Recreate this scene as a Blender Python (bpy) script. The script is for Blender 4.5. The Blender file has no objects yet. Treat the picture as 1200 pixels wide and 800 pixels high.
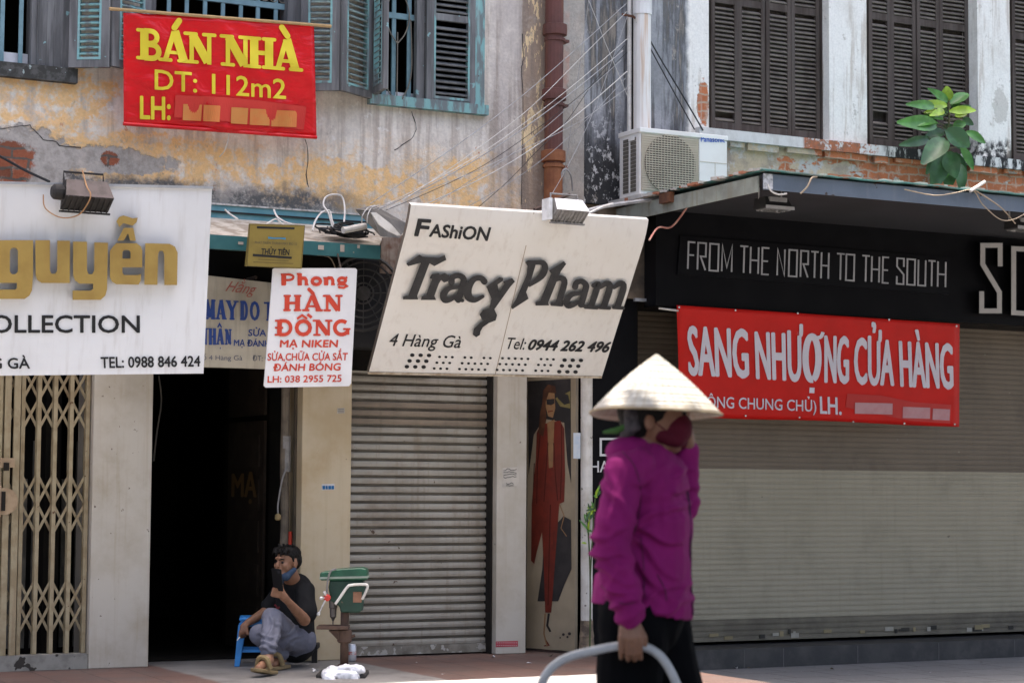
import bpy, bmesh, math, random
from mathutils import Vector, Matrix, noise as mnoise
R = math.radians
S = bpy.context.scene
COL = S.collection
rnd = random.Random(7)

# ---------------------------------------------------------------- camera
CAM = Vector((0.0, -12.9, 1.14))
FPX = 2400.0                      # focal length in pixels of a 1200 px wide frame (72 mm)
YAW, PITCH, ROLL = R(27.5), math.atan(175/2400), 0.006
_f = Vector((math.sin(YAW)*math.cos(PITCH), math.cos(YAW)*math.cos(PITCH), math.sin(PITCH)))
_r = Vector((math.cos(YAW), -math.sin(YAW), 0.0))
_u = _r.cross(_f)
CR = _r*math.cos(ROLL) + _u*math.sin(ROLL)
CU = _u*math.cos(ROLL) - _r*math.sin(ROLL)
CF = _f
cd = bpy.data.cameras.new('camera'); cam = bpy.data.objects.new('camera', cd); COL.objects.link(cam)
cd.sensor_width = 36; cd.lens = 72; cd.clip_start = 0.1; cd.clip_end = 400
cam.matrix_world = Matrix(((CR.x, CU.x, -CF.x, CAM.x), (CR.y, CU.y, -CF.y, CAM.y), (CR.z, CU.z, -CF.z, CAM.z), (0, 0, 0, 1)))
cd.dof.use_dof = True; cd.dof.focus_distance = 13.6; cd.dof.aperture_fstop = 4.0
S.camera = cam

# ---------------------------------------------------------------- sky, sun, exposure
SUN_EL, SUN_AZ = R(83), R(20)     # sun high, a little behind the facades
w = bpy.data.worlds.new('World'); S.world = w; w.use_nodes = True
nt = w.node_tree; bg = nt.nodes['Background']
sky = nt.nodes.new('ShaderNodeTexSky'); sky.sky_type = 'NISHITA'; sky.sun_disc = False
sky.sun_elevation = SUN_EL; sky.sun_rotation = SUN_AZ; sky.air_density = 0.7; sky.dust_density = 7.0; sky.ozone_density = 1.0
nt.links.new(sky.outputs[0], bg.inputs[0]); bg.inputs[1].default_value = 0.15
sd = bpy.data.lights.new('sun', 'SUN'); sun = bpy.data.objects.new('sun', sd); COL.objects.link(sun)
sd.energy = 2.0; sd.angle = R(0.53); sd.color = (1.0, 0.95, 0.87)
sdir = Vector((math.sin(SUN_AZ)*math.cos(SUN_EL), math.cos(SUN_AZ)*math.cos(SUN_EL), math.sin(SUN_EL)))
sun.rotation_euler = sdir.to_track_quat('Z', 'Y').to_euler(); sun.location = (0, 0, 30)
vs = S.view_settings; vs.view_transform = 'Standard'; vs.look = 'None'; vs.gamma = 1; vs.exposure = 2.0
vs.use_curve_mapping = False
S.render.engine = 'CYCLES'; S.cycles.use_denoising = True
S.cycles.max_bounces = 8; S.cycles.diffuse_bounces = 5

# ---------------------------------------------------------------- from picture measurements to places
def ray(px, py): return CF*FPX + CR*(px-600) + CU*(400-py)
def onY(px, py, Y=0.0):
    d = ray(px, py); return CAM + d*((Y-CAM.y)/d.y)
def onZ(px, py, Z=0.0):
    d = ray(px, py); return CAM + d*((Z-CAM.z)/d.z)
def onD(px, py, D):
    d = ray(px, py); return CAM + d*(D/FPX)
def on(pl, px, py, off=0.0):
    p, n = pl; d = ray(px, py); return CAM + d*((p+n*off-CAM).dot(n)/d.dot(n))
def plane3(a, b, c):
    n = (b-a).cross(c-a).normalized()
    if n.dot(CAM-a) < 0: n = -n
    return (a.copy(), n)
def planeY(Y): return (Vector((0, Y, 0)), Vector((0, -1, 0)))
def X(px, Y=0.0, py=450): return onY(px, py, Y).x
def Z(px, py, Y=0.0): return onY(px, py, Y).z

# ---------------------------------------------------------------- objects
def wl(o):
    v = Vector((0, 0, 0))
    while o: v += o.location; o = o.parent
    return v
def thing(name, label, cat, loc=(0, 0, 0), group=None):
    o = bpy.data.objects.new(name, None); COL.objects.link(o); o.location = loc; o.empty_display_size = .1
    o['label'] = label; o['category'] = cat
    if group: o['group'] = group
    return o
def tag(o, label=None, cat=None, group=None, kind=None):
    if label: o['label'] = label
    if cat: o['category'] = cat
    if group: o['group'] = group
    if kind: o['kind'] = kind
    return o
def obj(name, verts, faces, mats, parent=None, mi=None, smooth=False, loc=None):
    """verts are world positions"""
    me = bpy.data.meshes.new(name)
    off = wl(parent) if parent else (Vector(loc) if loc is not None else Vector((0, 0, 0)))
    me.from_pydata([tuple(Vector(v)-off) for v in verts], [], faces); me.update()
    if not isinstance(mats, (list, tuple)): mats = [mats]
    for m in mats: me.materials.append(m)
    if mi: me.polygons.foreach_set('material_index', mi)
    if smooth: me.polygons.foreach_set('use_smooth', [True]*len(me.polygons))
    o = bpy.data.objects.new(name, me); COL.objects.link(o)
    if parent: o.parent = parent
    elif loc is not None: o.location = loc
    return o
class MB:
    def __init__(s): s.v = []; s.f = []; s.m = []
    def add(s, vs, fs, mi=0):
        b = len(s.v); s.v += [Vector(v) for v in vs]; s.f += [tuple(b+i for i in f) for f in fs]; s.m += [mi]*len(fs); return s
    def box(s, x0, x1, y0, y1, z0, z1, mi=0):
        c = [(x, y, z) for z in (z0, z1) for y in (y0, y1) for x in (x0, x1)]
        return s.add(c, [(0, 2, 3, 1), (4, 5, 7, 6), (0, 1, 5, 4), (2, 6, 7, 3), (0, 4, 6, 2), (1, 3, 7, 5)], mi)
    def obox(s, c, ax, ay, az, mi=0):
        """box by centre and three half-axis vectors"""
        c, ax, ay, az = map(Vector, (c, ax, ay, az))
        v = [c+ax*i+ay*j+az*k for k in (-1, 1) for j in (-1, 1) for i in (-1, 1)]
        return s.add(v, [(0, 2, 3, 1), (4, 5, 7, 6), (0, 1, 5, 4), (2, 6, 7, 3), (0, 4, 6, 2), (1, 3, 7, 5)], mi)
    def bar(s, a, b, w, t, side, mi=0):
        """rectangular bar from a to b, width w along side, thickness t across"""
        a, b, side = Vector(a), Vector(b), Vector(side); d = (b-a).normalized()
        sd = (side-d*side.dot(d)).normalized(); n = d.cross(sd)
        return s.obox((a+b)/2, (b-a)/2, sd*w/2, n*t/2, mi)
    def slab(s, q, d, mi=0):
        """quad q (4 points or any polygon) extruded by vector d"""
        q = [Vector(p) for p in q]; n = len(q); d = Vector(d)
        s.add(q+[p+d for p in q], [tuple(range(n)), tuple(range(2*n-1, n-1, -1))]+[(i, i+n, (i+1) % n+n, (i+1) % n) for i in range(n)], mi)
        return s
    def tube(s, pts, r, n=8, mi=0, cap=True):
        pts = [Vector(p) for p in pts]; rr = r if isinstance(r, (list, tuple)) else [r]*len(pts)
        rings = []; up = None
        for i, p in enumerate(pts):
            t = (pts[min(i+1, len(pts)-1)]-pts[max(i-1, 0)]).normalized()
            if up is None: up = Vector((0, 0, 1)) if abs(t.z) < .9 else Vector((1, 0, 0))
            a = (up-t*up.dot(t)).normalized(); b = t.cross(a); up = a
            rings.append([p+(a*math.cos(2*math.pi*k/n)+b*math.sin(2*math.pi*k/n))*rr[i] for k in range(n)])
        v = [q for rg in rings for q in rg]
        f = [(i*n+k, i*n+(k+1) % n, (i+1)*n+(k+1) % n, (i+1)*n+k) for i in range(len(pts)-1) for k in range(n)]
        if cap: f += [tuple(range(n))[::-1], tuple((len(pts)-1)*n+k for k in range(n))]
        return s.add(v, f, mi)
    def lathe(s, c, ax, prof, n=20, mi=0):
        """prof: (radius, height along ax)"""
        c, ax = Vector(c), Vector(ax).normalized(); up = Vector((0, 0, 1)) if abs(ax.z) < .9 else Vector((1, 0, 0))
        a = (up-ax*up.dot(ax)).normalized(); b = ax.cross(a)
        v = [c+ax*h+(a*math.cos(2*math.pi*k/n)+b*math.sin(2*math.pi*k/n))*r for r, h in prof for k in range(n)]
        f = [(i*n+k, i*n+(k+1) % n, (i+1)*n+(k+1) % n, (i+1)*n+k) for i in range(len(prof)-1) for k in range(n)]
        f += [tuple(range(n))[::-1], tuple((len(prof)-1)*n+k for k in range(n))]
        return s.add(v, f, mi)
    def build(s, name, mats, parent=None, smooth=False, loc=None):
        return obj(name, s.v, s.f, mats, parent, s.m, smooth, loc)
def bevel(o, w=.006, seg=2):
    m = o.modifiers.new('bevel', 'BEVEL'); m.width = w; m.segments = seg; m.limit_method = 'ANGLE'; m.angle_limit = R(40); return o
def catmull(pts, k=6):
    pts = [Vector(p) for p in pts]; out = []
    for i in range(len(pts)-1):
        p0, p1, p2, p3 = pts[max(i-1, 0)], pts[i], pts[i+1], pts[min(i+2, len(pts)-1)]
        for j in range(k):
            t = j/k
            out.append(.5*((2*p1)+(p2-p0)*t+(2*p0-5*p1+4*p2-p3)*t*t+(3*p1-p0-3*p2+p3)*t**3))
    out.append(pts[-1]); return out

# ---------------------------------------------------------------- material helper
class V:
    """a value in a node tree, with arithmetic"""
    def __init__(s, m, k): s.m, s.k = m, k
    def op(s, o, b=None, c=None, cl=False):
        n = s.m.nodes.new('ShaderNodeMath'); n.operation = o; n.use_clamp = cl
        for i, x in enumerate((s, b, c)):
            if x is None: continue
            if isinstance(x, V): s.m.links.new(x.k, n.inputs[i])
            else: n.inputs[i].default_value = x
        return V(s.m, n.outputs[0])
    def __add__(s, b): return s.op('ADD', b)
    def __sub__(s, b): return s.op('SUBTRACT', b)
    def __mul__(s, b): return s.op('MULTIPLY', b)
    def __truediv__(s, b): return s.op('DIVIDE', b)
    def inv(s): return (s*-1.0)+1.0
    def ramp(s, a, b, lo=0.0, hi=1.0):
        n = s.m.nodes.new('ShaderNodeMapRange'); n.interpolation_type = 'SMOOTHSTEP'; s.m.links.new(s.k, n.inputs[0])
        for i, x in enumerate((a, b, lo, hi)): n.inputs[i+1].default_value = x
        return V(s.m, n.outputs[0])
    def max(s, b): return s.op('MAXIMUM', b)
    def min(s, b): return s.op('MINIMUM', b)
class Mat:
    def __init__(s, name, rough=.8, metal=0.0, spec=.35):
        s.mat = bpy.data.materials.new(name); s.mat.use_nodes = True; s.t = s.mat.node_tree
        s.nodes, s.links = s.t.nodes, s.t.links; s.b = s.nodes['Principled BSDF']
        s.b.inputs['Roughness'].default_value = rough; s.b.inputs['Metallic'].default_value = metal
        s.b.inputs['Specular IOR Level'].default_value = spec
        g = s.nodes.new('ShaderNodeNewGeometry'); s.pos = g.outputs['Position']
        sp = s.nodes.new('ShaderNodeSeparateXYZ'); s.links.new(s.pos, sp.inputs[0])
        s.x, s.y, s.z = (V(s, sp.outputs[i]) for i in range(3))
    def noise(s, scale=5, detail=4, rough=.55, stretch=(1, 1, 1), off=0.0, dist=0.0):
        mp = s.nodes.new('ShaderNodeMapping'); s.links.new(s.pos, mp.inputs[0]); mp.inputs['Scale'].default_value = stretch
        mp.inputs['Location'].default_value = (off, off*1.7, off*.6)
        n = s.nodes.new('ShaderNodeTexNoise'); s.links.new(mp.outputs[0], n.inputs['Vector'])
        n.inputs['Scale'].default_value = scale; n.inputs['Detail'].default_value = detail; n.inputs['Roughness'].default_value = rough
        n.inputs['Distortion'].default_value = dist
        return V(s, n.outputs['Fac'])
    def voro(s, scale=5, feature='F1', stretch=(1, 1, 1)):
        mp = s.nodes.new('ShaderNodeMapping'); s.links.new(s.pos, mp.inputs[0]); mp.inputs['Scale'].default_value = stretch
        n = s.nodes.new('ShaderNodeTexVoronoi'); s.links.new(mp.outputs[0], n.inputs['Vector']); n.feature = feature
        n.inputs['Scale'].default_value = scale
        return V(s, n.outputs['Distance'])
    def rgb(s, c):
        n = s.nodes.new('ShaderNodeRGB'); n.outputs[0].default_value = (*c, 1); return n.outputs[0]
    def mix(s, fac, a, b):
        n = s.nodes.new('ShaderNodeMix'); n.data_type = 'RGBA'
        if isinstance(fac, V): s.links.new(fac.k, n.inputs[0])
        else: n.inputs[0].default_value = fac
        for i, c in ((6, a), (7, b)):
            if isinstance(c, tuple): n.inputs[i].default_value = (*c, 1)
            else: s.links.new(c, n.inputs[i])
        return n.outputs[2]
    def mul(s, c, v):
        """scale a colour by a value"""
        n = s.nodes.new('ShaderNodeVectorMath'); n.operation = 'SCALE'
        if isinstance(c, tuple): n.inputs[0].default_value = c
        else: s.links.new(c, n.inputs[0])
        s.links.new(v.k, n.inputs['Scale']); return n.outputs[0]
    def blob(s, px, py, rx, rz, amp=.5, n=None, soft=.08, Y=0.0):
        p = onY(px, py, Y); n = n or s.noise(6, 5, .6)
        dx = (s.x-p.x)/(rx/150); dx = dx*dx; dz = (s.z-p.z)/(rz/165); dz = dz*dz
        d = (dx+dz).op('SQRT')+(n-.5)*(2*amp)
        return d.ramp(1+soft, 1-soft)
    def bump(s, h, strength=.3, dist=.01):
        n = s.nodes.new('ShaderNodeBump'); s.links.new(h.k, n.inputs['Height'])
        n.inputs['Strength'].default_value = strength; n.inputs['Distance'].default_value = dist
        s.links.new(n.outputs[0], s.b.inputs['Normal'])
    def out(s, col, rough=None):
        if isinstance(col, tuple): s.b.inputs['Base Color'].default_value = (*col, 1)
        else: s.links.new(col, s.b.inputs['Base Color'])
        if rough is not None: s.links.new(rough.k, s.b.inputs['Roughness'])
        return s.mat
def surf(name, c1, c2=None, sc=6, lo=.4, hi=.65, rough=.75, metal=0.0, spec=.35, streak=None, dirt=None, spots=None, bump=.15, bsc=70, stretch=(1, 1, 1)):
    """weathered surface: c1 mottled with c2, optional vertical streaks, dirt and chips with a colour each"""
    m = Mat(name, rough, metal, spec); n = m.noise(sc, 5, .6, stretch)
    c = m.mix(n.ramp(lo, hi), c1, c2 or tuple(x*.82 for x in c1))
    if streak: c = m.mix(m.noise(22, 3, .6, (1, 1, .06), 3).ramp(.5, .75, 0, streak[3]), c, tuple(streak[:3]))
    if dirt: c = m.mix(m.noise(2.6, 6, .7, (1, 1, 1), 9).ramp(.48, .72, 0, dirt[3]), c, tuple(dirt[:3]))
    if spots: c = m.mix(m.noise(spots[4], 3, .5, (1, 1, 1), 5).ramp(spots[3], spots[3]+.03), c, tuple(spots[:3]))
    if bump: m.bump(m.noise(bsc, 4, .6), bump, .004)
    return m.out(c)

# ---------------------------------------------------------------- lettering
_gc = {}
def glyphs(s, bold=0.0, shear=0.0, space=1.0, solid=False):
    """outline lettering: baseline 0, capital height 1, width 0..1"""
    key = (s, bold, shear, space, solid)
    if key in _gc: return _gc[key]
    c = bpy.data.curves.new('lettering', 'FONT'); c.body = s; c.resolution_u = 3; c.offset = bold; c.shear = shear; c.space_character = space
    if solid: c.extrude = .1
    o = bpy.data.objects.new('lettering', c); COL.objects.link(o)
    me = bpy.data.meshes.new_from_object(o.evaluated_get(bpy.context.evaluated_depsgraph_get()))
    vs = [v.co.copy() for v in me.vertices]; fs = [tuple(p.vertices) for p in me.polygons]
    bpy.data.objects.remove(o); bpy.data.curves.remove(c); bpy.data.meshes.remove(me)
    x0 = min(v.x for v in vs); x1 = max(v.x for v in vs)
    vs = [((v.x-x0)/(x1-x0), v.y/.686, v.z/.2+.5) for v in vs]
    _gc[key] = (vs, fs); return vs, fs
def quadmap(q):
    bl, br, tl, tr = [Vector(p) for p in q]
    return lambda u, v: bl*(1-u)*(1-v)+br*u*(1-v)+tl*(1-u)*v+tr*u*v
def put_text(parent, s, q, pl, mat, off=.003, depth=0.0, bold=.012, shear=0.0, space=1.0, name='lettering', sub=0, gb=0.0):
    """q: picture corners BL, BR, TL, TR of the baseline-to-capital-height box, laid on plane (or place function) pl"""
    vs, fs = glyphs(s, gb, shear, space, depth > 0); qm = quadmap(q)
    put = pl if callable(pl) else (lambda x, y, o: on(pl, x, y, o))
    if sub:
        bm = bmesh.new(); me = bpy.data.meshes.new('t'); me.from_pydata(vs, [], fs); bm.from_mesh(me); bmesh.ops.triangulate(bm, faces=bm.faces[:])
        bmesh.ops.subdivide_edges(bm, edges=bm.edges[:], cuts=sub, use_grid_fill=True); bm.to_mesh(me); bm.free()
        vs = [tuple(v.co) for v in me.vertices]; fs = [tuple(p.vertices) for p in me.polygons]; bpy.data.meshes.remove(me)
    r = bold*(Vector(q[2])-Vector(q[0])).length/.686; out, ff = [], []
    for k in range(9 if r > .05 and not depth else 1):       # heavier weights: the outline repeated in a small ring
        dx, dy = (0, 0) if k == 0 else (r*math.cos(k*math.pi/4), r*math.sin(k*math.pi/4)); b = len(out)
        for u, v, t in vs:
            p = qm(u, v); out.append(put(p.x+dx, p.y+dy, off+k*.00012+(depth*t if depth else 0)))
        ff += [tuple(b+i for i in f) for f in fs]
    return obj(name, out, ff, mat, parent)
def ribbon(pts, w, closed=False):
    pts = [Vector((p[0], p[1], 0)) for p in pts]; n = len(pts); L, Rr = [], []
    for i in range(n):
        if closed: a, b = pts[(i-1) % n], pts[(i+1) % n]
        else: a, b = pts[max(i-1, 0)], pts[min(i+1, n-1)]
        d1 = (pts[i]-a).normalized() if (pts[i]-a).length > 1e-6 else (b-pts[i]).normalized()
        d2 = (b-pts[i]).normalized() if (b-pts[i]).length > 1e-6 else d1
        n1 = Vector((-d1.y, d1.x, 0)); n2 = Vector((-d2.y, d2.x, 0)); m = n1+n2
        m = m.normalized() if m.length > 1e-3 else n1
        k = 1/max(.42, m.dot(n1)); ww = w[i] if isinstance(w, (list, tuple)) else w
        L.append(pts[i]+m*k*ww/2); Rr.append(pts[i]-m*k*ww/2)
    return L, Rr
class Strokes:
    """strokes drawn in picture units on a plane, each raised by depth"""
    def __init__(s, pl, off=.003, depth=0.0):
        s.put = pl if callable(pl) else (lambda x, y, o: on(pl, x, y, o))
        s.off, s.depth, s.mb, s.k, s.fine, s.smooth = off, depth, MB(), 0, 0, False
    def _z(s): s.k += 1; return s.off+s.depth+(s.k % 12)*.00035
    def line(s, pts, w, closed=False, mi=0, caps=False):
        if s.fine and not closed:
            q, ws = [], []; w_ = w if isinstance(w, (list, tuple)) else [w]*len(pts)
            for i in range(len(pts)-1):
                n_ = max(1, int(math.hypot(pts[i+1][0]-pts[i][0], pts[i+1][1]-pts[i][1])/s.fine))
                for k in range(n_): t = k/n_; q.append((pts[i][0]+(pts[i+1][0]-pts[i][0])*t, pts[i][1]+(pts[i+1][1]-pts[i][1])*t)); ws.append(w_[i]+(w_[i+1]-w_[i])*t)
            pts = q+[pts[-1]]; w = ws+[w_[-1]]
        if s.smooth and len(pts) > 2 and not closed:
            w_ = w if isinstance(w, (list, tuple)) else [w]*len(pts); c = catmull([(p[0], p[1], ww) for p, ww in zip(pts, w_)], 4); pts = [(p.x, p.y) for p in c]; w = [p.z for p in c]
        z = s._z(); L, Rr = ribbon(pts, w, closed); n = len(pts); d = s.depth > 0
        top = [s.put(p.x, p.y, z) for p in L+Rr]; v = top; m = n if closed else n-1
        f = [(i, (i+1) % n, n+(i+1) % n, n+i) for i in range(m)]
        if d:
            v = top+[s.put(p.x, p.y, s.off) for p in L+Rr]; o = 2*n
            for i in range(m):
                j = (i+1) % n; f += [(i, i+o, j+o, j), (n+i, n+j, n+j+o, n+i+o)]
            if not closed: f += [(0, n, n+o, o), (n-1, n-1+o, 2*n-1+o, 2*n-1)]
        s.mb.add(v, f, mi)
        if caps:
            for k in (0, -1):
                ww = w[k] if isinstance(w, (list, tuple)) else w
                s.disc(pts[k], ww/2, mi)
        return s
    def poly(s, pts, mi=0):
        z = s._z(); n = len(pts); top = [s.put(x, y, z) for x, y in pts]; f = [tuple(range(n))]
        if s.depth > 0:
            top += [s.put(x, y, s.off) for x, y in pts]; f += [(i, i+n, (i+1) % n+n, (i+1) % n) for i in range(n)]
        s.mb.add(top, f, mi); return s
    def disc(s, c, r, mi=0, ry=None, n=12):
        return s.poly([(c[0]+r*math.cos(2*math.pi*k/n), c[1]+(ry or r)*math.sin(2*math.pi*k/n)) for k in range(n)], mi)
    def build(s, name, mats, parent): return s.mb.build(name, mats, parent)
THIN = {'F': [[(0, 0), (0, 1), (1, 1)], [(0, .52), (.85, .52)]], 'R': [[(0, 0), (0, 1), (1, 1), (1, .5), (.35, .5), (1, 0)]],
        'O': [[(0, 0), (0, 1), (1, 1), (1, 0), 'c']], 'M': [[(0, 0), (0, 1), (.5, .15), (1, 1), (1, 0)]], 'T': [[(0, 1), (1, 1)], [(.5, 1), (.5, 0)]],
        'H': [[(0, 0), (0, 1)], [(1, 0), (1, 1)], [(0, .5), (1, .5)]], 'E': [[(1, 1), (0, 1), (0, 0), (1, 0)], [(0, .5), (.85, .5)]],
        'N': [[(0, 0), (0, 1), (1, 0), (1, 1)]], 'S': [[(1, .68), (1, 1), (0, 1), (0, .68), (1, .38), (1, 0), (0, 0), (0, .3)]], 'U': [[(0, 1), (0, 0), (1, 0), (1, 1)]]}
def arc(cx, cy, rx, ry, a0, a1, n=10): return [(cx+rx*math.cos(R(a0+(a1-a0)*i/n)), cy+ry*math.sin(R(a0+(a1-a0)*i/n))) for i in range(n+1)]
W, T_, SL = .25, .13, .36          # thick stem, thin stroke, slab length, in capital heights
# serif letters: (points, width, slab positions); slab = (x, y) centre
SERIF = {
 'H': ([([(.2, 0), (.2, 1)], W), ([(.8, 0), (.8, 1)], W), ([(.2, .5), (.8, .5)], T_)], [(.2, .05), (.2, .95), (.8, .05), (.8, .95)]),
 'A': ([([(.47, .98), (.14, .04)], .15), ([(.5, 1), (.84, .04)], W), ([(.27, .3), (.75, .3)], .1)], [(.14, .05), (.86, .05)]),
 'N': ([([(.17, 0), (.17, 1)], .13), ([(.2, .93), (.78, .07)], .26), ([(.83, .0), (.83, 1)], .13)], [(.17, .05), (.13, .95), (.83, .95)]),
 'B': ([([(.2, 0), (.2, 1)], W), ([(.2, .94)]+arc(.5, .74, .3, .2, 90, -90, 8)+[(.2, .54)], .15), ([(.2, .5)]+arc(.56, .28, .33, .22, 90, -90, 8)+[(.2, .06)], .16)], [(.14, .05), (.14, .95)]),
 'Đ': ([([(.24, 0), (.24, 1)], W), ([(.24, .94)]+arc(.5, .5, .38, .44, 90, -90, 12)+[(.24, .06)], .18), ([(-.02, .5), (.45, .5)], .1)], [(.18, .05), (.18, .95)]),
 'O': ([(arc(.5, .5, .38, .43, 0, 330, 11)+['c'], .2)], []),
 'G': ([(arc(.5, .5, .4, .43, 48, 318, 14), .2), ([(.84, .06), (.84, .42)], .2)], [(.8, .42)]),
 'M': ([([(.12, 0), (.12, 1)], .15), ([(.12, 1), (.5, .1)], W), ([(.5, .1), (.86, 1)], .13), ([(.87, 0), (.87, 1)], W)], [(.12, .05), (.87, .05), (.08, .95), (.92, .95)]),
 'Y': ([([(.12, .96), (.5, .45)], W), ([(.88, .96), (.5, .45)], .15), ([(.5, .5), (.5, 0)], W)], [(.5, .05), (.12, .95), (.88, .95)]),
 'T': ([([(.5, 0), (.5, 1)], W), ([(.02, .94), (.98, .94)], .13)], [(.5, .05)]),
 'P': ([([(.22, 0), (.22, 1)], .3), ([(.22, .95)]+arc(.55, .7, .32, .25, 90, -90, 8)+[(.22, .45)], .14)], [(.2, .04), (.16, .96)]),
 'h': ([([(.22, 0), (.22, 1.05)], .27), ([(.22, .45), (.42, .62), (.66, .6), (.76, .42), (.76, 0)], .2)], [(.22, .04), (.78, .04), (.14, 1.0)]),
 'o': ([(arc(.5, .33, .36, .3, 0, 330, 11)+['c'], .2)], []),
 'n': ([([(.22, 0), (.22, .66)], .27), ([(.22, .45), (.42, .62), (.66, .6), (.76, .42), (.76, 0)], .2)], [(.22, .04), (.78, .04), (.14, .62)]),
 'g': ([(arc(.45, .4, .3, .22, 0, 330, 11)+['c'], .18), ([(.62, .58), (.9, .66)], .13), ([(.3, .18), (.2, .06), (.7, .02), (.86, -.12), (.6, -.27), (.22, -.24), (.16, -.1)], .13)], []),
}
ACC = {'acute': ([(.48, 1.1), (.66, 1.34)], .18), 'grave': ([(.3, 1.36), (.52, 1.1)], .18), 'hat': ([(.18, 1.1), (.42, 1.3), (.66, 1.1)], .12), 'dot': ([(.46, -.2), (.58, -.2)], .15), 'grave2': ([(.72, 1.36), (.96, 1.14)], .15)}
def serif_text(st, letters, q, round_=False, bold=1.0):
    """letters: (char, x0, x1, accents...), x in picture units along the baseline; q: BL, BR, TL, TR"""
    qm = quadmap(q); x0, x1 = q[0][0], q[1][0]; h = (Vector(q[2])-Vector(q[0])).length
    base = st.put
    st.put = lambda x, y, o: (lambda p: base(p.x, p.y, o))(qm((x-x0)/(x1-x0), y/h))
    for ch, a, b, *acc in letters:
        sx = lambda p: (a+p[0]*(b-a), p[1]*h)
        segs, slabs = SERIF[ch]
        for pts, ww in list(segs)+[ACC[k] for k in acc]:
            closed = pts[-1] == 'c'
            st.line([sx(p) for p in pts if p != 'c'], ww*h*bold, closed, caps=(pts is ACC.get(acc[0] if acc else '', (0,))[0]))
        for p in slabs:
            c = sx(p); hw = min(SL*h, (b-a)*.5)*.5
            st.line([(c[0]-hw, c[1]), (c[0]+hw, c[1])], .105*h*bold, caps=round_)
    st.put = base
def thin_text(st, letters, q, w):
    qm = quadmap(q); x0, x1 = q[0][0], q[1][0]; h = (Vector(q[2])-Vector(q[0])).length; base = st.put
    st.put = lambda x, y, o: (lambda p: base(p.x, p.y, o))(qm((x-x0)/(x1-x0), y/h))
    for ch, a, b in letters:
        for pts in THIN[ch]:
            closed = pts[-1] == 'c'
            st.line([(a+p[0]*(b-a), p[1]*h) for p in pts if p != 'c'], w, closed)
    st.put = base

# ---------------------------------------------------------------- walls
def wall(name, x0, x1, z0, z1, Y0, Y1, holes, mat, parent, reveal=None):
    """wall slab between planes Y0 (front) and Y1 (back) with rectangular openings (x0,x1,z0,z1)"""
    xs = sorted({x0, x1, *[h[0] for h in holes], *[h[1] for h in holes]}); zs = sorted({z0, z1, *[h[2] for h in holes], *[h[3] for h in holes]})
    xs = [x for x in xs if x0 <= x <= x1]; zs = [z for z in zs if z0 <= z <= z1]
    mb = MB(); inh = lambda x, z: any(h[0] < x < h[1] and h[2] < z < h[3] for h in holes)
    for i in range(len(xs)-1):
        for j in range(len(zs)-1):
            if inh((xs[i]+xs[i+1])/2, (zs[j]+zs[j+1])/2): continue
            a, b, c, d = xs[i], xs[i+1], zs[j], zs[j+1]
            mb.add([(a, Y0, c), (b, Y0, c), (b, Y0, d), (a, Y0, d)], [(0, 1, 2, 3)])
            mb.add([(a, Y1, c), (b, Y1, c), (b, Y1, d), (a, Y1, d)], [(3, 2, 1, 0)])
    for a, b, c, d in holes:
        a, b, c, d = max(a, x0), min(b, x1), max(c, z0), min(d, z1)
        if a > x0: mb.add([(a, Y0, c), (a, Y1, c), (a, Y1, d), (a, Y0, d)], [(0, 1, 2, 3)])
        if b < x1: mb.add([(b, Y0, c), (b, Y1, c), (b, Y1, d), (b, Y0, d)], [(3, 2, 1, 0)])
        if c > z0: mb.add([(a, Y0, c), (b, Y0, c), (b, Y1, c), (a, Y1, c)], [(0, 1, 2, 3)])
        if d < z1: mb.add([(a, Y0, d), (b, Y0, d), (b, Y1, d), (a, Y1, d)], [(3, 2, 1, 0)])
    for x in (x0, x1): mb.add([(x, Y0, z0), (x, Y1, z0), (x, Y1, z1), (x, Y0, z1)], [(0, 1, 2, 3)])
    mb.add([(x0, Y0, z1), (x1, Y0, z1), (x1, Y1, z1), (x0, Y1, z1)], [(0, 1, 2, 3)])
    return mb.build(name, mat, parent)
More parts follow.
